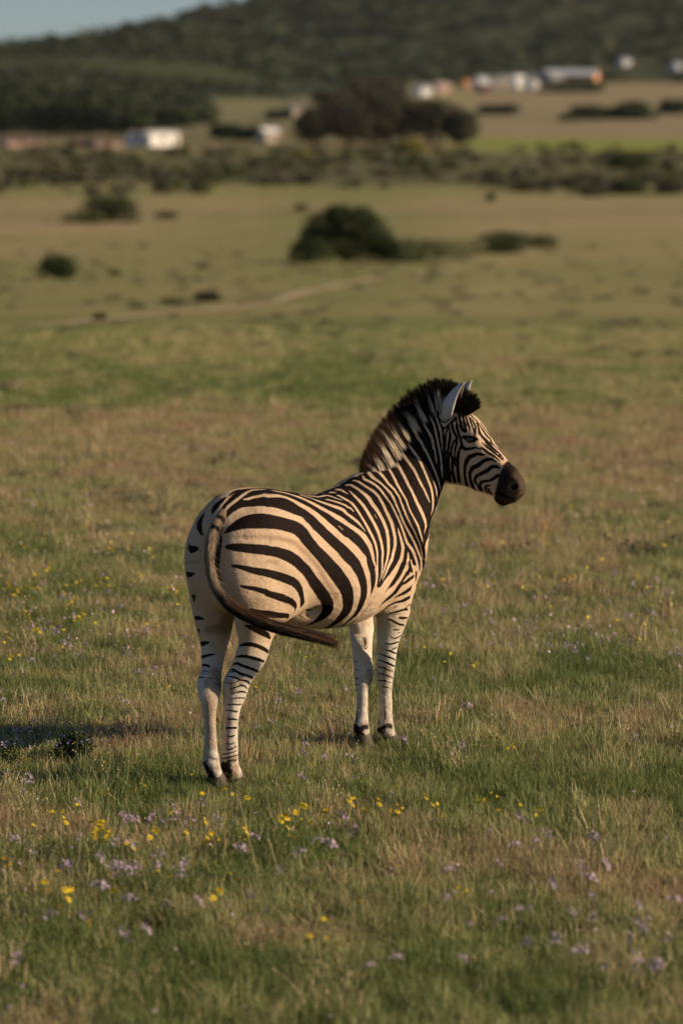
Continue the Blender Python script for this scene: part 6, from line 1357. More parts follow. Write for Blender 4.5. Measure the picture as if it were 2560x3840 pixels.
def hair_object(name, strands, width, colors, mat, parent):
    """strands (n,k,3), width (n,) root width, colors (n,k,3)"""
    n, k, _ = strands.shape
    tan = norm(np.gradient(strands, axis=1))
    rv = norm(rng.normal(size=(n, 1, 3)))
    side = norm(np.cross(tan, np.broadcast_to(rv, tan.shape)))
    taper = np.interp(np.linspace(0, 1, k), [0, 0.2, 0.6, 1], [0.35, 1, 0.85, 0.2])[None, :, None]
    off = side * width[:, None, None] * 0.5 * taper
    V = np.stack([strands - off, strands + off], 2).reshape(-1, 3)
    Cc = np.repeat(colors[:, :, None, :], 2, 2).reshape(-1, 3)
    base = (np.arange(n) * k * 2)[:, None] + (np.arange(k - 1) * 2)[None, :]
    base = base.ravel()
    F = np.stack([base, base + 1, base + 3, base + 2], 1)
    return mesh_np(name, V, F, mat, False, parent, attrs={'hair': ('FLOAT_COLOR', Cc)})

hm_ = NT('zebra_hair')
hm_.base(hm_.attr('hair').outputs['Color'], 0.6, 0.15)
tl_ = hm_.n('ShaderNodeBsdfTranslucent', {'Color': hm_.attr('hair').outputs['Color']})
ms_ = hm_.n('ShaderNodeMixShader', {0: 0.25})
hm_.t.links.new(hm_.b.outputs[0], ms_.inputs[1]); hm_.t.links.new(tl_.outputs[0], ms_.inputs[2]); hm_.t.links.new(ms_.outputs[0], hm_.out.inputs[0])
HAIR = hm_.m
fm_ = NT('zebra_short_fur'); fm_.base(fm_.attr('hair').outputs['Color'], 0.85, 0.03); FUR = fm_.m

# ---- mane
MR = np.array(MANE_ROOT); MT = np.array(MANE_TIP)
N = 26000
s = rng.uniform(0, len(MR) - 1.001, N)
rt_ = path_at(MR, s); tp_ = path_at(MT, s)
tg = norm(path_at(MR, np.clip(s + 0.1, 0, len(MR) - 1.01)) - path_at(MR, np.clip(s - 0.1, 0, len(MR) - 1.01)))
dr = tp_ - rt_
lat = norm(np.cross(tg, dr))
lw = rng.normal(0, 1, N)
thick = np.interp(s, [0, 2, 6, 12, 15], [0.008, 0.013, 0.015, 0.016, 0.022])
clump = np.sin(s * 9.1 + 1.3) * 0.5 + np.sin(s * 17.7) * 0.3 + np.sin(s * 31.0 + 2) * 0.2
lenf = (0.93 + 0.06 * clump) * rng.uniform(0.80, 1.08, N) * np.where(np.abs(lw) > 1, 0.9, 1.0)
t = np.linspace(0, 1, 6)
fan = (0.016 * clump * np.cos(s * 9.1))[:, None] + rng.normal(0, 0.004, N)[:, None]
root = rt_ - 0.22 * dr + lat * (lw * thick)[:, None]
tipp = rt_ + dr * lenf[:, None] + lat * (lw * thick * 0.75 + rng.normal(0, 0.004, N))[:, None] + tg * fan
ctrl = (root + tipp) / 2 + tg * rng.normal(0, 0.002, N)[:, None]
st = (root[:, None] * ((1 - t) ** 2)[None, :, None] + ctrl[:, None] * (2 * t * (1 - t))[None, :, None] + tipp[:, None] * (t ** 2)[None, :, None])
colr = np.zeros((N, 6, 3))
blk = np.array([0.014, 0.009, 0.007]); red = np.array([0.14, 0.060, 0.024]); wht = np.array([0.78, 0.68, 0.54])
colr[:] = blk
tipred = (t[None, :] > 0.68 + rng.normal(0, 0.05, N)[:, None]) & (s < 7.4)[:, None] & (rng.uniform(size=N) < 0.55)[:, None]
colr[tipred] = red * 0.8
for bs, bw, bl in MANE_BANDS:
    if 1.8 < bs < 6.5: bw, bl = bw + 0.03, bl + 0.05
    sd_ = s + rng.normal(0, 0.02, N)
    inb = np.abs(sd_ - bs) < bw * 1.08
    L_ = bl * 0.80 + 0.16 + rng.normal(0, 0.05, N) - 0.25 * (np.abs(sd_ - bs) / bw) ** 2
    msk = inb[:, None] & (t[None, :] < L_[:, None])
    colr[msk] = wht
colr *= rng.uniform(0.75, 1.15, N)[:, None, None]
hair_object('mane', st, rng.uniform(0.0011, 0.0020, N), colr, HAIR, zebra)

# ---- tail
TPth = np.array(TAIL_PATH); TPth[:, 3] *= 0.88
th = np.linspace(0, 2 * np.pi, 14, endpoint=False)
def tube(path, radii, n=12):
    path = np.asarray(path, float)
    T = norm(np.gradient(path, axis=0))
    a = norm(np.cross(T, [0.3, 0.8, 0.2])); b = np.cross(T, a)
    ang = np.linspace(0, 2 * np.pi, n, endpoint=False)
    V = (path[:, None] + (a[:, None] * np.cos(ang)[None, :, None] + b[:, None] * np.sin(ang)[None, :, None]) * np.asarray(radii)[:, None, None]).reshape(-1, 3)
    m = len(path)
    F = [[i * n + j, i * n + (j + 1) % n, (i + 1) * n + (j + 1) % n, (i + 1) * n + j] for i in range(m - 1) for j in range(n)]
    F += [list(range(n))[::-1], [(m - 1) * n + j for j in range(n)]]
    return V, F
ss = np.linspace(0, 13, 60)
tp = path_at(TPth, ss)
V, F = tube(tp[:, :3], tp[:, 3] * np.interp(ss, [0, 8, 13], [0.70, 0.54, 0.2]))
tcol = np.repeat(np.array([np.interp(ss, [0, 4, 8, 10, 13], [0.20, 0.24, 0.12, 0.02, 0.01]), np.interp(ss, [0, 4, 8, 10, 13], [0.14, 0.17, 0.08, 0.012, 0.007]), np.interp(ss, [0, 4, 8, 10, 13], [0.09, 0.12, 0.05, 0.008, 0.005])]).T, 12, 0)
tail = mesh_np('tail', V, F, HAIR, True, zebra, attrs={'hair': ('FLOAT_COLOR', tcol)})
N = 12000
long_ = rng.uniform(size=N) < 0.62
s0 = np.where(long_, rng.uniform(5.5, 12.5, N), rng.uniform(0.3, 9, N))
ln = np.where(long_, rng.uniform(3.0, 6.5, N), rng.uniform(0.5, 1.3, N))
k = 8
u = np.linspace(0, 1, k)
send = np.where(long_, 11.0 + 4.95 * rng.uniform(size=N) ** 0.8, 15.9)
ln = np.where(long_, np.maximum(send - s0, 0.6), ln)
S = np.minimum(s0[:, None] + ln[:, None] * u, 15.95 + 0 * u)
flat = path_at(TPth, S.ravel()).reshape(N, k, 4)
Tn = norm(path_at(TPth, np.clip(S.ravel() + 0.05, 0, 15.97)) - path_at(TPth, np.clip(S.ravel() - 0.05, 0, 15.97)))[:, :3]
Tn = norm(Tn).reshape(N, k, 3)
A_ = norm(np.cross(Tn, [0.3, 0.8, 0.2])); B_ = np.cross(Tn, A_)
phi = rng.uniform(0, 2 * np.pi, N); rho = np.where(long_, np.sqrt(rng.uniform(0.1, 1, N)) * 0.95, rng.uniform(0.70, 0.95, N))
rad = np.maximum(flat[:, :, 3], 0.010 * (S > 13.5)) * rho[:, None] * np.where(long_[:, None], 1 - 0.45 * u[None] ** 2, 1.0)
wob = rng.normal(0, 0.010, (N, 1)) * np.clip((S - 11) / 5, 0, 1) * u
wob2 = rng.normal(0, 0.014, (N, 1)) * np.clip((S - 11) / 5, 0, 1) * u
loose = np.where(rng.uniform(size=N) < 0.03, 0.03, 0.0)[:, None] * u ** 2
st = flat[:, :, :3] + A_ * (np.cos(phi)[:, None] * rad + wob + loose)[:, :, None] + B_ * (np.sin(phi)[:, None] * rad + wob2)[:, :, None]
# the tail's upper side is brown, the underside black
up_ = (A_[..., 2] * np.cos(phi)[:, None] + B_[..., 2] * np.sin(phi)[:, None])
tan_ = np.array([0.55, 0.42, 0.29]); dk = np.array([0.016, 0.009, 0.006]); rd = np.array([0.15, 0.062, 0.024])
pick = rng.uniform(size=(N, 1))
wt = np.clip((11.2 - S) / 4, 0, 1) * np.clip(0.75 + 0.5 * up_, 0.15, 1)
mixf = np.clip(1.35 * wt - 0.75 * pick, 0, 1)[:, :, None]
colr = dk * (1 - mixf) + tan_ * 0.85 * mixf
redm = (S > 8) & (up_ > 0.25) & (rng.uniform(size=(N, 1)) < 0.55)
colr = np.where(redm[:, :, None], rd, colr)
spot = ((np.abs(S - 1.5) < 0.22) | (np.abs(S - 2.5) < 0.2)) & (np.sin(phi)[:, None] > -0.2)
colr = np.where(spot[:, :, None], dk, colr)
colr = colr * rng.uniform(0.7, 1.2, N)[:, None, None]
hair_object('tail_hair', st, rng.uniform(0.0010, 0.0019, N), colr, HAIR, tail)

# ---- ears
def make_ear(base, tip, open_yaw, width):
    base = np.array(base); tip = np.array(tip)
    ax = tip - base; L = np.linalg.norm(ax); ax /= L
    op = np.array([math.cos(open_yaw), math.sin(open_yaw), 0.0]); op = norm(op - ax * (op @ ax))
    sd = np.cross(ax, op)
    nu, nv = 22, 17
    V = []; colv = []
    for layer in (0, 1):
        for i in range(nu):
            uu = i / (nu - 1)
            r = width * (0.55 + 1.25 * uu - 0.15 * uu ** 2) if uu < 0.30 else width * 0.92 * max(0.0, 1 - ((uu - 0.30) / 0.70) ** 1.9) ** 0.62
            r = max(r, 0.0015)
            spread = math.radians(np.interp(uu, [0, 0.25, 0.6, 1], [165, 125, 105, 80]))
            for j in range(nv):
                a = -spread + 2 * spread * j / (nv - 1)
                rr = r - (0.0035 if layer else 0)
                rr = max(rr, 0.0005)
                p = base + ax * (uu * L) - op * (math.cos(a) * rr * 1.0) + sd * (math.sin(a) * rr) + op * (0.012 * uu ** 2)
                V.append(p)
                edge = abs(j - (nv - 1) / 2) / ((nv - 1) / 2)
                if layer == 0:
                    c_ = np.array([0.58, 0.55, 0.52]) if uu < 0.90 else np.array([0.50, 0.42, 0.34])
                    if 0.40 < uu < 0.0: c_ = np.array([0.02, 0.015, 0.01])
                else:
                    c_ = np.array([0.62, 0.50, 0.38]) if edge > 0.72 or uu > 0.86 else np.array([0.055, 0.032, 0.022])
                colv.append(c_ * rng.uniform(0.88, 1.08))
    F = []
    for layer in (0, 1):
        o_ = layer * nu * nv
        for i in range(nu - 1):
            for j in range(nv - 1):
                q = [o_ + i * nv + j, o_ + i * nv + j + 1, o_ + (i + 1) * nv + j + 1, o_ + (i + 1) * nv + j]
                F.append(q if layer == 0 else q[::-1])
    for i in range(nu - 1):
        for j in (0, nv - 1):
            F.append([i * nv + j, (i + 1) * nv + j, nu * nv + (i + 1) * nv + j, nu * nv + i * nv + j])
    for j in range(nv - 1):
        a0 = (nu - 1) * nv + j
        F.append([a0, a0 + 1, nu * nv + a0 + 1, nu * nv + a0])
    return V, F, colv
em = NT('ear_skin')
ec = em.attr('hair').outputs['Color']
etc_ = em.n('ShaderNodeTexCoord').outputs['Object']
ec = em.mix(em.math('MULTIPLY', em.noise(300, 3, 0.6, etc_), 0.5), ec, (0.25, 0.18, 0.13))
em.base(ec, 0.7, 0.2)
for (b_, t_), yaw_, lab in ((EAR_RIGHT, -72, None), (EAR_LEFT, -52, None)):
    V, F, cv = make_ear(b_, t_, R(yaw_), 0.049)
    mesh_np('ear', V, F, em.m, True, zebra, attrs={'hair': ('FLOAT_COLOR', cv)})
    # woolly fringe on the ear rims
# ---- eyes
ey = NT('zebra_eye'); ey.base((0.010, 0.006, 0.004), 0.08, 0.6)
for e_ in EYES:
    bm = bmesh.new(); bmesh.ops.create_uvsphere(bm, u_segments=20, v_segments=14, radius=0.0195)
    V = [tuple(np.array(v.co) + np.array(e_)) for v in bm.verts]; F = [[v.index for v in f.verts] for f in bm.faces]; bm.free()
    mesh_np('eye', V, F, ey.m, True, zebra)
# ---- hooves
hf = NT('hoof_horn')
hc = hf.mix(hf.noise(60, 4, 0.6, hf.n('ShaderNodeTexCoord').outputs['Object']), (0.030, 0.023, 0.018), (0.10, 0.078, 0.060))
hf.base(hc, 0.55, 0.3)
for nm in ('right_hind', 'left_hind', 'right_fore', 'left_fore'):
    x, y, z = ZPARTS[nm]['rings'][-1][:3]
    rg = [(x - 0.002, y, 0.066, .034, 0, 0, 0, .031, 0, 2, 0), (x + 0.003, y, 0.052, .039, 0, 0, 0, .036, 0, 2.1, 0), (x + 0.010, y, 0.026, .044, 0, 0, 0, .040, 0, 2.2, 0), (x + 0.018, y, -0.004, .050, 0, 0, 0, .044, 0, 2.3, 0)]
    V, T = loft(rg, 24, 3)
    mesh_np('hoof', V, T, hf.m, True, zebra)
# ---- chin whiskers
N = 90
cm_ = np.array(HEAD_MUSCLES[-3][0])
chin = np.array([m_[0] for m_ in HEAD_MUSCLES if m_[1][0] == 0.03][0])
p0 = chin + rng.normal(0, 0.012, (N, 3)) * [1, 1, 0.3] - [0, 0, 0.010]
d0 = norm(np.stack([rng.normal(0.1, 0.3, N), rng.normal(-0.1, 0.3, N), -np.ones(N)], 1)) * rng.uniform(0.02, 0.04, N)[:, None]
st = p0[:, None] + d0[:, None] * np.linspace(0, 1, 4)[None, :, None]
hair_object('whiskers', st, np.full(N, 0.0009), np.full((N, 4, 3), 0.02), HAIR, zebra)

# ---- short coat hair over the hide
N = 90000
vi = rng.integers(0, len(bP), N)
me_ = body.data
nr = np.empty(len(bP) * 3, np.float32); me_.vertices.foreach_get('normal', nr); nr = nr.reshape(-1, 3)
p0 = bP[vi] + rng.normal(0, 0.0018, (N, 3)); nn = nr[vi].astype(float)
p0 = p0 - nn * ((p0 - bP[vi]) * nn).sum(1)[:, None]
flow = np.tile(np.array([-0.75, 0.0, -0.5]), (N, 1))
hi_ = (p0[:, 0] > 1.0) & (p0[:, 2] > 1.05); flow[hi_] = [-0.35, 0.30, -0.8]
lo_ = p0[:, 2] < 0.62; flow[lo_] = [0, 0, -1]
head_ = (p0[:, 0] > 1.38) & (p0[:, 2] > 1.1); flow[head_] = [0.15, -0.75, -0.6]
flow = flow + rng.normal(0, 0.25, (N, 3))
flow = norm(flow - nn * (flow * nn).sum(1)[:, None]); d = norm(flow + nn * rng.uniform(0.12, 0.40, N)[:, None])
Lh = np.where(p0[:, 2] < 0.55, 0.004, 0.0065) * rng.uniform(0.6, 1.3, N)
tt_ = np.array([0, 0.55, 1.0])
st = (p0 - nn * 0.001)[:, None] + d[:, None] * (Lh[:, None] * tt_)[:, :, None]
isb = (black[vi] + rng.normal(0, 0.0012, N)) < 0
mz = cf['M'][vi] < 0
cr_ = np.array([0.53, 0.395, 0.27]) * rng.uniform(0.65, 1.15, N)[:, None]
cr_ = np.where((p0[:, 2] < 0.6)[:, None], np.array([0.58, 0.51, 0.43]) * rng.uniform(0.8, 1.1, N)[:, None], cr_)
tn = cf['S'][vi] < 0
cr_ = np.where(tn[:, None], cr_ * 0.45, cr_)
bc_ = np.array([0.013, 0.007, 0.005]) * rng.uniform(0.4, 1.4, N)[:, None]
cc = np.where((isb | mz)[:, None], bc_, cr_)
fur = hair_object('short_fur', st, rng.uniform(0.0009, 0.0016, N), np.repeat(cc[:, None], 3, 1), FUR, zebra)
tag(fur, kind='stuff')
# ================================================================ grass: instanced tufts of real blades
def grass_mat(name, lush, dry, rusty, trans=0.35):
    m = NT(name)
    tone = m.n('ShaderNodeAttribute', attribute_name='tone', attribute_type='INSTANCER').outputs['Fac']
    rv = m.n('ShaderNodeObjectInfo').outputs['Random']
    bl = m.attr('blade').outputs['Fac']            # random per blade
    ht = m.attr('along').outputs['Fac']            # 0 root .. 1 tip
    f = m.math('ADD', m.math('MULTIPLY', tone, 1.05), m.math('ADD', m.math('MULTIPLY', m.math('SUBTRACT', bl, 0.5), 0.75), m.math('MULTIPLY', m.math('SUBTRACT', rv, 0.5), 0.35)))
    f = m.math('ADD', f, m.math('MULTIPLY', ht, 0.12), clamp=True)
    c = m.ramp(f, [(0.0, lush), (0.42, tuple(a * 0.7 + b * 0.3 for a, b in zip(lush, dry))), (0.62, dry), (0.92, dry), (1.0, rusty)])
    v = m.math('ADD', 0.55, m.math('ADD', m.math('MULTIPLY', rv, 0.45), m.math('MULTIPLY', bl, 0.45)))
    cmb = m.n('ShaderNodeCombineXYZ')
    for i in range(3): m.t.links.new(v, cmb.inputs[i])
    c = m.mix(1.0, c, cmb.outputs[0], 'MULTIPLY')
    m.base(c, 0.6, 0.25)
    tl = m.n('ShaderNodeBsdfTranslucent', {'Color': c})
    ms = m.n('ShaderNodeMixShader', {0: trans})
    m.t.links.new(m.b.outputs[0], ms.inputs[1]); m.t.links.new(tl.outputs[0], ms.inputs[2])
    m.t.links.new(ms.outputs[0], m.out.inputs[0])
    return m.m
GRASS = grass_mat('grass_blade', (0.145, 0.202, 0.054), (0.455, 0.415, 0.200), (0.380, 0.285, 0.170), 0.45)
TWIG = grass_mat('dry_twig', (0.32, 0.26, 0.14), (0.54, 0.42, 0.25), (0.32, 0.19, 0.12), 0.15)
HERB = grass_mat('herb_leaf', (0.075, 0.165, 0.028), (0.20, 0.24, 0.07), (0.26, 0.20, 0.08))

proto_col = bpy.data.collections.new('tuft_protos')      # not linked to the scene: only instanced
def tuft(name, n, rad, hmin, hmax, w, lean, mat, seed, seg=3, heads=0):
    g = np.random.default_rng(seed)
    a = g.uniform(0, 2 * np.pi, n); r = rad * np.sqrt(g.uniform(size=n))
    root = np.stack([np.cos(a) * r, np.sin(a) * r, np.full(n, -0.01)], 1)
    da = a + g.normal(0, 1.1, n); L = hmin + (hmax - hmin) * g.uniform(size=n) ** 1.4
    le = np.abs(g.normal(0, lean, n)) + 0.05
    t = np.linspace(0, 1, seg + 1)
    out = (le * L)[:, None] * t[None] ** 1.8
    up = L[:, None] * (t[None] - 0.28 * np.minimum(le, 1.2)[:, None] * t[None] ** 2.2)
    P = np.stack([root[:, 0:1] + np.cos(da)[:, None] * out, root[:, 1:2] + np.sin(da)[:, None] * out, root[:, 2:3] + up], -1)
    sa = da + np.pi / 2 + g.normal(0, 0.6, n)
    side = np.stack([np.cos(sa), np.sin(sa), np.zeros(n)], 1)
    ww = (w * g.uniform(0.6, 1.3, n))[:, None] * np.interp(t, [0, 0.5, 1], [0.8, 1, 0.12])[None]
    V = np.stack([P - side[:, None] * ww[..., None] / 2, P + side[:, None] * ww[..., None] / 2], 2).reshape(-1, 3)
    k = seg + 1
    base = ((np.arange(n) * k * 2)[:, None] + (np.arange(seg) * 2)[None]).ravel()
    F = np.stack([base, base + 1, base + 3, base + 2], 1)
    bl = np.repeat(g.uniform(size=n), k * 2); al = np.tile(np.repeat(t, 2), n)
    if heads:
        # small seed heads: a few flat scales at the end of the stalks
        hv, hf_, hb = [], [], []
        o_ = len(V)
        for i in range(n):
            for q in range(heads):
                c = P[i, -1] - (P[i, -1] - P[i, -2]) * q * 0.22 + g.normal(0, 0.0022, 3)
                s_ = g.uniform(0.0015, 0.0035); d1 = g.normal(size=3); d1 /= np.linalg.norm(d1); d2 = np.cross(d1, [0.3, 0.5, 0.8])
                hv += [c - d1 * s_, c - d2 * s_, c + d1 * s_, c + d2 * s_]; hf_.append([o_, o_ + 1, o_ + 2, o_ + 3]); o_ += 4; hb += [0.85] * 4
        V = np.concatenate([V, hv]); F = np.concatenate([F, hf_]); bl = np.concatenate([bl, hb]); al = np.concatenate([al, np.ones(len(hb))])
    o = mesh_np(name, V, F, mat, False, None, attrs={'blade': ('FLOAT', bl), 'along': ('FLOAT', al)})
    scene.collection.objects.unlink(o); proto_col.objects.link(o)
    return o
tuft('tuft_a', 70, 0.085, 0.020, 0.075, 0.0034, 0.55, GRASS, 1)
tuft('tuft_b', 60, 0.080, 0.025, 0.095, 0.0030, 0.45, GRASS, 2)
tuft('tuft_c', 75, 0.090, 0.015, 0.060, 0.0036, 0.75, GRASS, 3)
tuft('tuft_d', 46, 0.075, 0.035, 0.120, 0.0024, 0.50, GRASS, 4)
tuft('tuft_e', 48, 0.080, 0.020, 0.085, 0.0020, 0.95, TWIG, 5)
tuft('tuft_f', 30, 0.080, 0.012, 0.040, 0.0085, 0.90, HERB, 6)
tuft('tuft_g', 9, 0.060, 0.100, 0.240, 0.0016, 0.40, TWIG, 7, 4, 5)
tuft('tuft_h', 34, 0.050, 0.040, 0.120, 0.0030, 0.35, TWIG, 8, 3, 2)

def scatter(name, pts, scl, rot, idx, tone, label, cat):
    me = bpy.data.meshes.new(name)
    me.vertices.add(len(pts)); me.vertices.foreach_set('co', np.asarray(pts, np.float32).ravel())
    for an, data, ty in (('scl', scl, 'FLOAT'), ('tone', tone, 'FLOAT')):
        at = me.attributes.new(an, ty, 'POINT'); at.data.foreach_set('value', np.asarray(data, np.float32))
    at = me.attributes.new('idx', 'INT', 'POINT'); at.data.foreach_set('value', np.asarray(idx, np.int32))
    at = me.attributes.new('rot', 'FLOAT_VECTOR', 'POINT'); at.data.foreach_set('vector', np.asarray(rot, np.float32).ravel())
    o = bpy.data.objects.new(name, me); link(o)
    ng = bpy.data.node_groups.new(name + '_nodes', 'GeometryNodeTree')
    ng.interface.new_socket('Geometry', in_out='INPUT', socket_type='NodeSocketGeometry')
    ng.interface.new_socket('Geometry', in_out='OUTPUT', socket_type='NodeSocketGeometry')
    N_ = ng.nodes; Lk = ng.links
    gi = N_.new('NodeGroupInput'); go = N_.new('NodeGroupOutput')
    ci = N_.new('GeometryNodeCollectionInfo'); ci.inputs['Collection'].default_value = proto_col
    ci.inputs['Separate Children'].default_value = True; ci.inputs['Reset Children'].default_value = True
    ip = N_.new('GeometryNodeInstanceOnPoints'); ip.inputs['Pick Instance'].default_value = True
    def na(n_, ty):
        x = N_.new('GeometryNodeInputNamedAttribute'); x.data_type = ty; x.inputs['Name'].default_value = n_
        return x.outputs['Attribute']
    Lk.new(gi.outputs[0], ip.inputs['Points']); Lk.new(ci.outputs[0], ip.inputs['Instance'])
    Lk.new(na('idx', 'INT'), ip.inputs['Instance Index'])
    e2r = N_.new('FunctionNodeEulerToRotation'); Lk.new(na('rot', 'FLOAT_VECTOR'), e2r.inputs[0]); Lk.new(e2r.outputs[0], ip.inputs['Rotation'])
    Lk.new(na('scl', 'FLOAT'), ip.inputs['Scale'])
    Lk.new(ip.outputs[0], go.inputs[0])
    md = o.modifiers.new('scatter', 'NODES'); md.node_group = ng
    tag(o, label, cat, kind='stuff')
    return o

HOOF_SPOTS = []
for nm in ('right_hind', 'left_hind', 'right_fore', 'left_fore'):
    q = ZPARTS[nm]['rings'][-1]
    w_ = Matrix.Rotation(ZEBRA_YAW, 3, 'Z') @ Vector((q[0] + 0.02, q[1], 0)) + ZEBRA_ORIGIN
    HOOF_SPOTS.append((w_.x, w_.y - 0.06))
def meadow_points(y0, y1, per_m2, seed, clumpy=0.0):
    g = np.random.default_rng(seed)
    half = lambda y: 0.150 * y + 1.9
    area = (half(y0) + half(y1)) * (y1 - y0)
    n = int(area * per_m2)
    y = g.uniform(y0, y1, n * 2); x = g.uniform(-1, 1, n * 2) * half(y1)
    ok = np.abs(x) < half(y); x, y = x[ok], y[ok]
    if clumpy:
        ok = fbm(x / 0.5, y / 0.6, seed, 3) + g.normal(0, 0.12, len(x)) > clumpy
        x, y = x[ok], y[ok]
    return x, y, g
def add_meadow(name, bands, label):
    PX, SC, RT, IX, TN = [], [], [], [], []
    for (y0, y1, dens, s0, weights, seed, clumpy) in bands:
        x, y, g = meadow_points(y0, y1, dens, seed, clumpy)
        n = len(x)
        tone = dryness(x, y)
        w = np.array(weights, float); w = w / w.sum()
        idx = g.choice(len(w), n, p=w)
        # dry patches carry more dry tufts, lush ones more herbs
        sw = g.uniform(size=n)
        idx = np.where((tone < 0.35) & ((idx == 4) | (idx == 7)) & (sw < 0.7), 0, idx)
        idx = np.where((tone > 0.6) & (idx == 5), 4, idx)
        hh = 0.42 + 0.58 * fbm(x / 0.16, y / 0.2, 41, 2) + 0.50 * fbm(x / 0.8, y / 0.9, 40, 3)
        for hx, hy in HOOF_SPOTS:      # trodden down where the zebra stands
            hh = np.where((x - hx) ** 2 + ((y - hy) * 0.55) ** 2 < 0.016, hh * 0.75, hh)
        PX.append(np.stack([x, y, terrain(x, y)], 1)); SC.append(s0 * g.uniform(0.7, 1.35, n) * hh)
        RT.append(np.stack([g.normal(0, 0.12, n), g.normal(0, 0.12, n), g.uniform(0, 6.28, n)], 1)); IX.append(idx); TN.append(tone)
    return scatter(name, np.concatenate(PX), np.concatenate(SC), np.concatenate(RT), np.concatenate(IX), np.concatenate(TN), label, 'grass')
W0 = [3, 3, 3.4, 1.4, 1.4, 1.0, 0.05, 0.25]
add_meadow('meadow_grass', [
    (7.0, 11.5, 230, 1.05, W0, 101, 0), (11.5, 16.5, 230, 1.0, W0, 102, 0), (16.5, 24, 120, 1.15, W0, 103, 0), (24, 36, 66, 1.3, W0, 104, 0),
    (36, 41, 26, 1.4, W0, 105, 0), (41, 44, 10, 1.2, W0, 106, 0)],
    'short green and straw coloured grass covering the meadow')
add_meadow('dry_stalks', [
    (8, 16, 9, 1.0, [0, 0, 0, 0.6, 0.8, 0, 3, 1], 111, 0.50), (16, 30, 5, 1.1, [0, 0, 0, 0, 1, 0, 3, 1], 112, 0.48), (8, 30, 9, 1.5, [0, 0, 0, 0, 3, 0, 0.3, 2], 113, 0.58)],
    'thin dry seed stalks and brown twigs standing in the meadow grass')
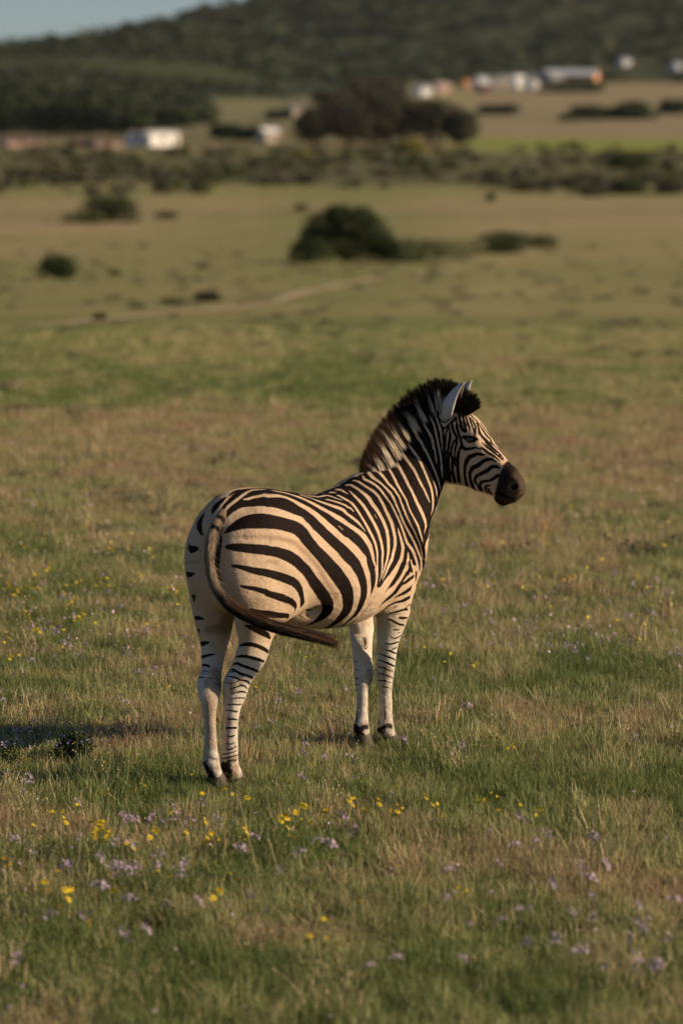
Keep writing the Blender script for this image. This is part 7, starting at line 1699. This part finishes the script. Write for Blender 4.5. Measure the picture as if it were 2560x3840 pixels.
FLOWERS = [
    ('y', -1.150, 11.117, 1.35), ('y', -1.013, 11.143, 1.35), ('y', -0.978, 11.142, 1.35), ('y', -1.061, 11.193, 1.35), ('y', -0.959, 11.067, 1.35),
    ('y', -0.967, 11.017, 1.35), ('y', -0.664, 11.017, 1.35), ('y', -0.414, 11.042, 1.35), ('y', -0.387, 10.991, 1.35), ('y', -0.249, 10.992, 1.35),
    ('y', -0.213, 10.941, 1.35), ('y', -0.226, 11.168, 1.35), ('y', 0.233, 11.800, 0.90), ('y', 0.323, 11.725, 0.90), ('y', 0.393, 11.598, 0.90),
    ('y', 0.380, 11.498, 0.90), ('y', -0.096, 9.527, 1.35), ('y', -0.033, 9.476, 1.35), ('y', -0.089, 9.553, 1.35), ('y', 0.064, 11.371, 1.35),
    ('y', -1.271, 10.512, 1.35), ('y', -1.084, 10.058, 1.35), ('y', -1.063, 9.933, 1.35), ('y', -1.097, 10.158, 1.35), ('y', -1.206, 10.159, 1.35),
    ('y', -0.820, 10.133, 1.35), ('y', -1.009, 10.108, 1.35), ('y', -1.033, 10.184, 1.35), ('y', 1.161, 12.001, 0.90), ('y', 0.703, 13.010, 0.90),
    ('y', 0.717, 12.959, 0.90), ('y', 0.728, 12.909, 0.90), ('y', 0.754, 12.758, 0.90), ('y', 0.515, 13.691, 0.90), ('y', 0.459, 13.313, 0.90),
    ('y', 1.564, 13.111, 0.90), ('y', -0.667, 12.025, 0.90), ('y', -0.243, 12.051, 0.90), ('y', -0.863, 12.000, 0.90), ('y', -0.856, 14.120, 0.90),
    ('y', -0.872, 14.196, 0.90), ('y', -1.763, 15.029, 0.90), ('y', -1.381, 12.328, 0.90), ('y', 0.197, 14.750, 0.90), ('y', 0.706, 14.827, 0.90),
    ('y', 0.536, 14.700, 0.90), ('y', 1.767, 14.776, 0.90), ('y', -0.187, 11.446, 1.35), ('y', -0.434, 11.345, 1.35), ('y', 0.137, 11.472, 1.35),
    ('y', 0.824, 11.522, 0.90), ('y', -0.591, 11.446, 1.35), ('y', 0.057, 10.007, 1.35), ('y', 0.464, 10.133, 1.35), ('y', -1.219, 10.865, 1.35),
    ('y', -0.914, 10.891, 1.35), ('y', -0.520, 10.891, 1.35), ('y', -0.818, 11.496, 1.35), ('l', -0.766, 11.118, 1.35), ('l', -0.848, 11.168, 1.35),
    ('l', -0.905, 11.218, 1.35), ('l', -0.717, 11.169, 1.35), ('l', -1.001, 10.536, 1.35), ('l', -0.915, 10.562, 1.35), ('l', -0.751, 10.285, 1.35),
    ('l', -0.731, 10.587, 1.35), ('l', -0.791, 10.386, 1.35), ('l', -1.197, 10.512, 1.35), ('l', -0.872, 10.184, 1.35), ('l', -0.600, 11.118, 1.35),
    ('l', 0.027, 10.840, 1.35), ('l', -0.066, 10.814, 1.35), ('l', -0.100, 10.840, 1.35), ('l', 0.720, 11.017, 1.35), ('l', 0.648, 10.739, 1.35),
    ('l', 0.751, 10.765, 1.35), ('l', 0.798, 10.715, 1.35), ('l', 1.009, 10.866, 1.35), ('l', 0.984, 10.462, 1.35), ('l', 0.894, 10.310, 1.35),
    ('l', 0.906, 10.259, 1.35), ('l', 0.576, 10.436, 1.35), ('l', -1.072, 9.176, 1.35), ('l', -1.039, 9.706, 1.35), ('l', -0.515, 9.932, 1.35),
    ('l', -0.739, 9.378, 1.35), ('l', 0.742, 9.476, 1.35), ('l', 0.984, 9.502, 1.35), ('l', 1.074, 9.502, 1.35), ('l', 0.821, 9.350, 1.35),
    ('l', 0.853, 9.124, 1.35), ('l', 0.980, 9.099, 1.35), ('l', 1.017, 9.174, 1.35), ('l', 1.101, 9.476, 1.35), ('l', 0.923, 9.174, 1.35),
    ('l', -1.082, 13.769, 0.90), ('l', -1.112, 13.819, 0.90), ('l', -1.336, 13.617, 0.90), ('l', -1.676, 13.793, 0.90), ('l', -1.684, 13.995, 0.90),
    ('l', -1.432, 13.212, 0.90), ('l', -1.544, 13.111, 0.90), ('l', -1.551, 12.909, 0.90), ('l', -1.502, 13.010, 0.90), ('l', -1.480, 13.086, 0.90),
    ('l', -1.358, 12.152, 0.90), ('l', -1.362, 11.925, 0.90), ('l', -1.341, 12.025, 0.90), ('l', -1.340, 11.849, 0.90), ('l', -0.157, 12.733, 0.90),
    ('l', -0.086, 12.506, 0.90), ('l', -0.166, 12.607, 0.90), ('l', 0.253, 12.833, 0.90), ('l', 0.284, 12.909, 0.90), ('l', 0.255, 14.750, 0.90),
    ('l', 1.199, 15.710, 0.90), ('l', 1.268, 15.811, 0.90), ('l', 1.228, 15.609, 0.90), ('l', 1.158, 15.483, 0.90), ('l', 1.076, 15.886, 0.90),
    ('l', 0.920, 15.735, 0.90), ('l', 0.968, 15.533, 0.90), ('l', 1.806, 15.053, 0.90), ('l', 1.779, 14.726, 0.90), ('l', 1.419, 15.305, 0.90),
    ('l', -0.311, 13.842, 0.90), ('l', 0.485, 14.422, 0.90), ('y', -2.022, 16.694, 0.92), ('y', -1.480, 16.769, 0.98), ('y', -1.572, 16.417, 1.19),
    ('y', -1.698, 17.123, 1.11), ('y', -2.058, 17.249, 1.23), ('y', -1.866, 17.955, 0.99), ('y', -1.883, 17.224, 1.03), ('y', -1.884, 18.031, 1.05),
    ('y', -2.185, 18.283, 0.93), ('y', -1.517, 17.375, 1.02), ('y', -1.505, 17.527, 1.21), ('y', -2.127, 17.880, 0.93), ('y', -1.843, 17.123, 1.17),
    ('y', -1.649, 17.577, 0.99), ('y', -2.108, 17.073, 1.10), ('y', -2.017, 16.189, 1.12), ('y', -1.583, 16.012, 1.06), ('y', -1.865, 17.073, 0.90),
    ('y', -1.596, 17.274, 1.07), ('y', -1.943, 17.275, 1.00), ('y', -1.684, 17.022, 1.11), ('y', -1.959, 16.972, 0.96), ('y', -1.871, 16.846, 1.01),
    ('y', -1.741, 17.426, 1.25), ('y', -1.259, 16.946, 1.00), ('y', -1.867, 16.315, 1.12), ('y', -1.876, 17.552, 0.94), ('y', -1.971, 17.224, 0.96),
    ('y', -1.949, 17.023, 1.25), ('y', -1.792, 16.795, 1.13), ('y', -1.847, 16.290, 1.20), ('y', -1.768, 15.986, 1.08), ('y', -1.827, 15.180, 1.13),
    ('y', -2.023, 16.391, 1.03), ('y', -1.594, 16.593, 1.16), ('y', -2.027, 16.365, 1.15), ('y', -1.298, 16.038, 1.10), ('y', -1.431, 16.467, 0.94),
    ('y', -1.585, 15.608, 1.05), ('y', -1.712, 15.785, 1.16), ('y', -1.520, 16.290, 1.04), ('y', -1.759, 16.012, 0.91), ('y', -1.695, 15.734, 1.25),
    ('y', -1.742, 16.417, 1.02), ('y', -1.705, 16.921, 1.20), ('y', -1.036, 17.274, 1.08), ('y', -1.535, 16.214, 0.90), ('y', -0.929, 15.609, 0.95),
    ('y', -1.044, 15.306, 1.15), ('y', -0.844, 17.200, 0.98), ('y', -0.379, 16.241, 1.08), ('y', -0.306, 16.745, 1.12), ('y', -0.982, 17.225, 1.04),
    ('y', -0.522, 16.012, 1.07), ('y', -1.045, 15.937, 1.11), ('y', 1.388, 17.603, 1.11), ('y', 0.957, 17.249, 0.98), ('y', 1.602, 17.451, 0.95),
    ('y', 1.836, 18.209, 0.98), ('y', 1.558, 17.501, 1.00), ('y', 0.192, 13.968, 1.14), ('y', 0.717, 13.867, 0.86), ('y', -0.761, 15.105, 0.82),
    ('y', -0.437, 14.170, 1.05), ('y', -0.609, 14.170, 0.86), ('y', -1.214, 15.835, 1.08), ('y', -1.480, 14.449, 0.97), ('y', -1.097, 15.104, 1.05),
    ('y', -0.168, 14.676, 1.03), ('y', 0.230, 14.624, 0.96), ('y', -2.106, 17.047, 1.06), ('y', -0.504, 13.867, 0.90), ('y', 0.281, 18.535, 1.21),
    ('y', 0.568, 19.268, 1.11), ('y', -0.063, 19.849, 1.04), ('y', 1.437, 19.949, 0.97), ('y', 1.456, 17.654, 1.04), ('y', -1.455, 17.982, 1.47),
    ('y', -1.940, 17.653, 1.24), ('y', -1.797, 19.218, 1.44), ('y', -2.096, 19.394, 1.43), ('y', -1.549, 18.764, 1.19), ('y', -2.123, 18.965, 1.07),
    ('y', -1.948, 19.193, 1.25), ('y', -1.913, 19.016, 1.25), ('y', -2.046, 19.747, 1.11), ('y', -1.463, 20.150, 1.18), ('l', -1.901, 16.390, 0.90),
    ('l', -1.665, 16.846, 1.09), ('l', -1.343, 15.911, 0.94), ('l', -1.524, 15.608, 0.84), ('l', -1.910, 16.694, 0.93), ('l', -1.729, 16.088, 1.06),
    ('l', -1.631, 16.719, 1.01), ('l', -1.836, 17.350, 0.97), ('l', -1.661, 15.810, 0.99), ('l', -1.553, 17.072, 0.92), ('l', -1.682, 16.088, 0.87),
    ('l', -1.847, 17.073, 1.01), ('l', -1.771, 17.426, 1.07), ('l', -1.449, 17.249, 0.82), ('l', -1.561, 16.239, 1.06), ('l', -1.588, 15.709, 1.04),
    ('l', 0.159, 16.140, 0.88), ('l', -1.739, 15.936, 0.86), ('l', -1.111, 15.078, 0.89), ('l', -1.597, 15.709, 0.91), ('l', -1.112, 14.927, 0.93),
    ('l', -0.681, 15.457, 0.80), ('l', -1.750, 16.012, 0.86), ('l', -0.818, 15.205, 1.08), ('l', -1.341, 14.801, 1.06), ('l', -1.188, 15.634, 0.82),
    ('l', -1.075, 15.810, 0.94), ('l', -1.099, 15.634, 0.92), ('l', -1.641, 14.827, 0.97), ('l', -0.908, 15.534, 0.98), ('l', -1.336, 15.205, 1.05),
    ('l', -1.307, 16.542, 1.05), ('l', -1.404, 16.442, 0.93), ('l', -1.110, 15.533, 0.99), ('l', -1.495, 15.330, 0.98), ('l', -1.410, 15.053, 1.06),
    ('l', -1.584, 15.734, 0.96), ('l', -1.197, 15.230, 0.98), ('l', -1.678, 14.575, 0.85), ('l', -1.684, 15.230, 0.88), ('l', -1.757, 15.860, 1.07),
    ('l', -1.516, 14.978, 0.96), ('l', -1.505, 15.507, 0.82), ('l', -1.545, 15.431, 0.94), ('l', 0.340, 15.408, 0.86), ('l', 1.208, 15.028, 1.13),
    ('l', 1.810, 15.204, 0.91), ('l', 0.417, 16.669, 0.97), ('l', 1.262, 15.079, 1.13), ('l', 1.121, 15.255, 1.00), ('l', 1.659, 16.139, 1.03),
    ('l', 1.088, 15.356, 1.00), ('l', 0.822, 15.256, 0.99), ('l', 1.460, 15.558, 0.91), ('l', 1.292, 14.827, 0.87), ('l', 1.227, 15.306, 0.91),
    ('l', 1.035, 15.659, 0.99), ('l', 0.977, 15.533, 1.04), ('l', 1.849, 15.911, 0.82), ('l', 1.502, 15.457, 1.12), ('l', 1.688, 15.634, 0.85),
    ('l', 1.033, 16.013, 0.97), ('l', 1.713, 16.063, 0.97), ('l', 1.308, 15.659, 1.14), ('l', 1.228, 15.004, 1.12), ('l', 0.835, 15.659, 0.92),
    ('l', 1.601, 15.205, 1.07), ('l', 1.300, 15.836, 0.85), ('l', 1.793, 16.997, 0.97), ('l', 1.384, 16.770, 0.85), ('l', 1.855, 17.174, 1.13),
    ('l', 0.893, 17.426, 0.86), ('l', 1.758, 17.174, 1.06), ('l', 0.738, 16.619, 1.04), ('l', 1.935, 17.452, 1.13), ('l', 0.963, 17.577, 1.11),
    ('l', 0.410, 17.930, 0.97), ('l', 0.827, 16.316, 1.00), ('l', 0.435, 17.274, 0.99), ('l', 1.294, 17.198, 0.81), ('l', 0.860, 16.391, 0.99),
    ('l', 0.717, 16.265, 1.10), ('l', 1.149, 16.846, 0.98), ('l', 0.669, 16.366, 0.92), ('l', 1.596, 17.400, 0.82), ('l', 1.585, 16.795, 0.92),
    ('l', 1.231, 16.845, 1.08), ('l', 1.083, 16.012, 0.93), ('l', 1.708, 17.730, 1.04), ('l', 1.338, 17.325, 0.95), ('l', 1.656, 16.063, 1.07),
    ('l', 1.411, 15.709, 0.88), ('l', 1.607, 19.545, 1.10), ('l', 1.319, 16.417, 0.86), ('l', 1.665, 16.189, 1.03), ('l', 1.845, 16.314, 0.94),
    ('l', 1.593, 16.139, 0.86), ('l', 1.793, 16.290, 1.09), ('l', 2.018, 18.486, 1.03), ('l', 1.933, 16.820, 0.99), ('l', 1.996, 17.072, 0.96),
    ('l', 2.008, 16.542, 0.92), ('l', 1.839, 17.123, 0.82), ('l', 1.602, 17.198, 0.90), ('l', 1.328, 19.066, 0.98), ('l', 0.489, 17.148, 1.11),
    ('l', 0.611, 16.315, 1.09), ('l', 0.893, 17.375, 1.01), ('l', -0.219, 19.066, 0.90), ('l', 0.097, 18.284, 0.96), ('l', 0.558, 17.602, 1.00),
    ('l', 0.290, 17.324, 0.97), ('l', 0.840, 15.987, 0.97), ('l', 0.422, 17.451, 0.92), ('l', 1.123, 17.602, 1.11), ('l', -0.259, 16.871, 1.08),
    ('l', -0.490, 13.514, 0.84), ('l', -0.498, 13.363, 1.13), ('l', -0.977, 14.549, 1.08), ('l', -0.413, 14.802, 0.94), ('l', -0.282, 13.564, 0.88),
    ('l', -1.036, 14.448, 1.10), ('l', -0.414, 13.036, 1.13), ('l', -0.355, 13.312, 0.83), ('l', -0.207, 13.893, 1.15), ('l', -0.000, 14.095, 0.95),
    ('l', 1.324, 12.683, 1.09), ('l', 0.028, 12.556, 0.88), ('l', 0.069, 12.455, 0.88), ('l', -0.185, 12.001, 0.96), ('l', 0.642, 13.615, 1.15),
    ('l', 0.208, 11.648, 1.06), ('l', 0.542, 12.657, 0.85), ('l', 0.549, 12.783, 0.91), ('l', 0.936, 11.975, 0.83), ('l', -0.824, 10.360, 1.01),
    ('l', 0.167, 9.325, 1.15), ('l', -0.234, 10.563, 0.93), ('l', -0.901, 9.679, 1.16), ('l', 0.395, 9.401, 0.92), ('l', -0.668, 9.654, 1.21),
    ('l', 0.372, 9.956, 1.21), ('l', -0.181, 10.714, 1.20), ('l', 1.063, 10.007, 1.02), ('l', -0.611, 10.462, 0.97), ('l', 0.106, 9.300, 0.98),
    ('l', -0.303, 10.058, 1.28), ('l', -0.462, 11.042, 1.24), ('l', -0.365, 11.016, 1.01), ('l', -0.798, 10.461, 1.00), ('l', -0.897, 10.436, 1.17),
    ('l', -0.579, 11.546, 1.14), ('l', -0.713, 11.521, 1.20), ('l', -0.035, 11.194, 1.16), ('l', -0.841, 10.487, 1.14), ('l', -0.807, 10.840, 1.18),
    ('l', -0.407, 10.664, 1.24), ('l', -0.726, 10.032, 1.24), ('l', -0.603, 10.007, 1.08), ('l', 0.619, 11.093, 0.88), ('y', -0.459, 10.108, 1.30),
    ('y', -0.700, 10.562, 0.92), ('y', -0.851, 9.729, 1.28), ('y', -0.405, 10.386, 1.24), ('y', -0.684, 10.235, 1.19), ('y', -1.129, 11.446, 1.07),
    ('y', -0.892, 10.386, 1.08), ('y', -0.604, 10.260, 1.02), ('y', -0.564, 11.345, 1.02), ('y', -0.794, 10.942, 1.15), ('y', -0.486, 11.496, 1.33),
    ('y', -0.641, 11.118, 1.00), ('y', -0.392, 10.992, 0.98), ('y', 0.395, 11.169, 1.03), ('y', -0.089, 11.395, 1.25), ('y', -0.140, 11.194, 1.25),
    ('y', -0.425, 11.395, 1.34), ('y', -1.127, 11.269, 1.27), ('y', -0.539, 11.068, 1.02), ('y', -0.940, 11.092, 1.09), ('y', -0.239, 11.269, 1.29),
    ('y', -0.743, 11.017, 1.25), ('l', -0.216, 11.143, 1.00), ('l', -0.603, 10.209, 1.26), ('l', -0.729, 10.587, 1.01), ('l', -1.279, 10.386, 1.26),
    ('l', -0.861, 10.461, 1.22), ('l', -1.291, 10.940, 1.19), ('l', -0.722, 11.194, 1.13), ('l', -0.896, 10.815, 1.12), ('l', -0.596, 10.563, 1.08),
    ('l', -1.080, 11.471, 1.27), ('l', -1.044, 10.941, 1.00), ('l', -0.844, 11.243, 1.21), ('l', -0.845, 10.941, 0.99), ('l', 0.883, 9.754, 1.08),
    ('l', 0.668, 10.006, 1.02), ('l', 0.786, 10.260, 1.25), ('l', 1.043, 9.629, 1.17), ('l', 1.206, 10.033, 1.12), ('l', 0.725, 10.006, 1.05),
    ('l', 0.884, 10.057, 1.04), ('l', 0.407, 10.385, 1.33), ('l', 0.575, 9.729, 1.34), ('l', 0.816, 9.805, 1.10), ('l', 0.627, 9.502, 1.13),
    ('l', 0.481, 9.805, 1.04), ('y', 0.332, 11.724, 1.04), ('y', 0.212, 11.447, 1.11), ('y', 0.713, 11.496, 0.91), ('y', 0.221, 11.346, 1.20),
    ('y', 0.613, 11.623, 1.21), ('y', 0.660, 11.245, 1.07), ('y', 0.559, 11.623, 1.01), ('y', 0.048, 11.547, 1.21),
]
# ================================================================ meadow flowers
YEL = NT('yellow_petal'); YEL.base((0.52, 0.38, 0.02), 0.6, 0.2); YEL = YEL.m
PUR = NT('lilac_petal'); PUR.base((0.40, 0.30, 0.39), 0.6, 0.2); PUR = PUR.m
BLU = NT('blue_petal'); BLU.base((0.16, 0.16, 0.36), 0.6, 0.2); BLU = BLU.m
STM = NT('flower_stem'); STM.base((0.07, 0.11, 0.03), 0.7, 0.2); STM = STM.m
def petals(centres, r, n, tilt, seed):
    g = np.random.default_rng(seed); V, F = [], []
    for c in centres:
        ph = g.uniform(0, 6.28); nrm = np.array([g.normal(0, 0.5), g.normal(-0.3, 0.5), 1.0]); nrm /= np.linalg.norm(nrm)
        a = np.cross(nrm, [0.3, 0.9, 0.1]); a /= np.linalg.norm(a); b = np.cross(nrm, a)
        for i in range(n):
            t = ph + i * 2 * np.pi / n
            d = a * math.cos(t) + b * math.sin(t); s_ = -a * math.sin(t) + b * math.cos(t)
            o_ = len(V); rr = r * g.uniform(0.85, 1.1)
            V += [np.array(c), c + d * rr * 0.6 - s_ * rr * 0.30 + nrm * rr * tilt * 0.4, c + d * rr + nrm * rr * tilt, c + d * rr * 0.6 + s_ * rr * 0.30 + nrm * rr * tilt * 0.4]
            F.append([o_, o_ + 1, o_ + 2, o_ + 3])
    return np.array(V), F
def stem_mesh(parts_):
    V, F = [], []
    for p, q, r in parts_:
        p = np.array(p, float); q = np.array(q, float); m_ = (p + q) / 2 + [0.004, 0.003, 0]
        o_ = len(V)
        for c, rr in ((p, r), (m_, r * 0.8), (q, r * 0.6)):
            for k in range(4): V.append(c + np.array([math.cos(k * 1.571), math.sin(k * 1.571), 0]) * rr)
        for i in range(2):
            for k in range(4): F.append([o_ + i * 4 + k, o_ + i * 4 + (k + 1) % 4, o_ + i * 4 + 4 + (k + 1) % 4, o_ + i * 4 + 4 + k])
    return V, F
FLOWER_PROTO = {}
def flower_proto(kind, v):
    g = np.random.default_rng({'yellow_flower': 1, 'lilac_flower': 2}[kind] * 10 + v)
    out = []
    if kind == 'yellow_flower':
        h = g.uniform(0.09, 0.14); nh = [1, 2, 3][v % 3]
        tops = [(g.normal(0, 0.014) * (i > 0), g.normal(0, 0.014) * (i > 0), h - 0.012 * i) for i in range(nh)]
        V, F = stem_mesh([((0, 0, -0.01), t, 0.0016) for t in tops]); out.append(('stem', V, F, STM))
        V, F = petals(tops, 0.0125, 8, 0.25, v); V2, F2 = petals([(t[0], t[1], t[2] + 0.003) for t in tops], 0.007, 6, 0.5, v + 9)
        F = F + [[a + len(V) for a in f] for f in F2]; V = np.concatenate([V, V2]); out.append(('blossom', V, F, YEL))
    else:
        h = g.uniform(0.10, 0.16); nh = [7, 10, 13][v % 3]
        cs = [(g.normal(0, 0.009), g.normal(0, 0.009), h - 0.035 * g.uniform() ** 1.3) for i in range(nh)]
        V, F = stem_mesh([((0, 0, -0.01), (0, 0, h), 0.0017), ((0, 0, h * 0.5), (0.012, 0.004, h * 0.85), 0.0012)]); out.append(('stem', V, F, STM))
        V, F = petals(cs, 0.0085, 4, 0.35, v + 20); out.append(('blossom', V, F, PUR))
    meshes = []
    for nm, V, F, mt in out:
        me = bpy.data.meshes.new(nm); me.from_pydata([tuple(p) for p in V], [], F); me.materials.append(mt); meshes.append((nm, me))
    return meshes
def flower_zone(x, y):
    u = x / y
    side = 'left' if u < -0.055 else ('right' if u > 0.05 else 'middle')
    if y < 10.2: return 'blurred at the bottom %s' % side, 'bottom ' + side
    if y < 11.6: return 'in the blurred foreground, %s part' % side, 'foreground ' + side
    if y < 14.2: return {'left': 'in sharp grass left of the hind hooves', 'middle': 'in sharp grass close to the hooves', 'right': 'in sharp grass right of the fore hooves'}[side], 'sharp grass ' + side
    if y < 18.0: return 'just behind the zebra, ' + {'left': 'left of the rump', 'middle': 'behind the legs', 'right': 'right of the shoulder'}[side], 'just behind ' + side
    return 'far behind the zebra, %s part' % side, 'far behind ' + side
def add_flower(kind, x, y, v, s=1.0):
    key = (kind, v)
    if key not in FLOWER_PROTO: FLOWER_PROTO[key] = flower_proto(kind, v)
    where, zone = flower_zone(x, y)
    r = bpy.data.objects.new(kind, None); r.empty_display_size = 0.05
    r.location = (x, y, float(terrain(x, y))); r.rotation_euler = (rnd.gauss(0, .15), rnd.gauss(0, .15), rnd.uniform(0, 6.28)); r.scale = (s, s, s)
    link(r)
    what = {'yellow_flower': ('single yellow flower', 'pair of yellow flowers', 'yellow flower with three heads'), 'lilac_flower': ('small lilac flower spike', 'lilac flower spike', 'full lilac flower spike')}[kind][v]
    tag(r, what + ' ' + where, 'flower', kind.replace('_', ' ') + 's, ' + zone)
    for nm, me in FLOWER_PROTO[key]:
        o = bpy.data.objects.new(nm, me); link(o, r)
for i, (k, x, y, s) in enumerate(FLOWERS):
    add_flower('yellow_flower' if k == 'y' else 'lilac_flower', x, y, i % 3, s)
SOIL = (-1.187, 13.541)
BLUE_BUSH = (-1.229, 12.808, -1.504, 12.757)
STALKS = [(0.408, 12.985), (1.648, 13.617), (-0.223, 12.757), (-0.901, 10.991)]
# far flowers, too many to count
def far_flowers(name, mat, n, y0, y1, seed, thr, size, label):
    g = np.random.default_rng(seed)
    y = y0 + (y1 - y0) * g.uniform(size=n * 6) ** 1.2; x = g.uniform(-1, 1, n * 6) * (0.128 * y + 1)
    ok = fbm(x / 2.2, y / 3.5, seed, 3) > thr
    x, y = x[ok][:n], y[ok][:n]; n = len(x)
    z = terrain(x, y) + g.uniform(0.06, 0.13, n)
    d = g.normal(size=(n, 3)) * 0.5 + [0, -0.4, 0.8]; d /= np.linalg.norm(d, axis=1, keepdims=True)
    a = np.cross(d, g.normal(size=(n, 3))); a /= np.linalg.norm(a, axis=1, keepdims=True); b = np.cross(d, a)
    c = np.stack([x, y, z], 1); s = size * g.uniform(0.7, 1.3, n)[:, None]
    V = np.stack([c - a * s, c - b * s, c + a * s, c + b * s], 1).reshape(-1, 3)
    o = mesh_np(name, V, np.arange(n * 4).reshape(n, 4), mat)
    tag(o, label, 'flowers', kind='stuff')
far_flowers('distant_yellow_flowers', YEL, 550, 15, 34, 201, 0.57, 0.010, 'scattered tiny yellow flowers in the meadow behind the zebra')
far_flowers('distant_lilac_flowers', PUR, 700, 15, 26, 202, 0.52, 0.009, 'scattered tiny lilac flowers in the meadow behind the zebra')
far_flowers('foreground_lilac_blossoms', PUR, 160, 8.4, 15, 203, 0.35, 0.006, 'tiny lilac blossoms sprinkled through the near grass')

def blue_tips():
    g = np.random.default_rng(5)
    for (cx, cy, nn, mt, nm, lab) in ((BLUE_BUSH[0], BLUE_BUSH[1], 26, BLU, 'blue_blossoms', 'small blue blossoms on the tips of the dark twiggy bush'), (BLUE_BUSH[2], BLUE_BUSH[3], 26, PUR, 'lilac_blossoms', 'lilac blossoms on the low green bush at the left edge')):
        c = np.stack([g.normal(cx, 0.085, nn), g.normal(cy, 0.05, nn), terrain(cx, cy) + g.uniform(0.08, 0.135, nn)], 1)
        V, F = petals([tuple(q) for q in c], 0.007, 5, 0.3, 9)
        o = mesh_np(nm, V, F, mt); tag(o, lab, 'flowers', kind='stuff')
blue_tips()

def mound(name, x, y, r, h, mat, label, cat):
    V, F = [], []
    n, m = 14, 6
    for i in range(m + 1):
        t = i / m
        for j in range(n):
            a = j * 2 * np.pi / n; rr = r * math.cos(t * 1.5) * (1 + 0.15 * math.sin(a * 3 + t * 4) + rnd.uniform(-.06, .06))
            V.append((x + math.cos(a) * rr, y + math.sin(a) * rr * 0.6, float(terrain(x, y)) - 0.01 + h * math.sin(t * 1.5) * rnd.uniform(0.9, 1.1)))
    for i in range(m):
        for j in range(n): F.append([i * n + j, i * n + (j + 1) % n, (i + 1) * n + (j + 1) % n, (i + 1) * n + j])
    F.append([m * n + j for j in range(n)])
    o = mesh_np(name, V, F, mat, True); tag(o, label, cat)
ds = NT('red_soil'); ds.base(ds.mix(ds.noise(60, 4, 0.7), (0.16, 0.07, 0.035), (0.30, 0.15, 0.08)), 0.95, 0.05)
mound('soil_mound', SOIL[0], SOIL[1], 0.06, 0.035, ds.m, 'small reddish brown soil mound in the grass left of the zebra', 'mound')

def stalk(name, x, y, pts, r, label, seeds=0, mat=None):
    z = float(terrain(x, y))
    root = empty(name, (x, y, z)); tag(root, label, 'grass stalk')
    V, F = limbs([(pts, r, r * 0.5)])
    mesh_np('stem', V, F, mat or STALK, True, root)
    g = np.random.default_rng(seeds + 3); cs = []
    e = np.array(pts[-1]); d = e - np.array(pts[-2])
    cs = [e - d * g.uniform(0, 0.35) + g.normal(0, 0.004, 3) for _ in range(seeds)]
    V, F = petals([tuple(c) for c in cs], 0.006, 3, 0.6, seeds)
    mesh_np('seed_head', V, F, STALK, False, root)
sm_ = NT('dry_stalk'); sm_.base((0.42, 0.33, 0.19), 0.7, 0.2); STALK = sm_.m
stalk('tall_stalk', STALKS[0][0], STALKS[0][1], [(0, 0, 0), (0.02, 0, 0.08), (0.035, 0, 0.16), (0.06, 0.0, 0.20)], 0.0014, 'bent stalk with a pale seed head right of the fore hooves', 14)
stalk('tall_stalk', STALKS[1][0], STALKS[1][1], [(0, 0, 0), (0.0, 0, 0.2), (0.004, 0, 0.4), (0.002, 0, 0.52)], 0.0016, 'tall thin upright stalk at the right picture edge', 10)
stalk('tall_stalk', STALKS[2][0], STALKS[2][1], [(0, 0, 0), (0.015, 0, 0.10), (0.03, 0, 0.20), (0.034, 0, 0.27)], 0.0014, 'straight dry stalk in the grass between the hind and fore legs', 8)
stalk('tall_stalk', STALKS[3][0], STALKS[3][1], [(0, 0, 0), (0.02, 0, 0.09), (0.045, 0, 0.19), (0.06, 0, 0.28)], 0.0014, 'leaning dry stalk in the foreground left of the hind hooves', 8)
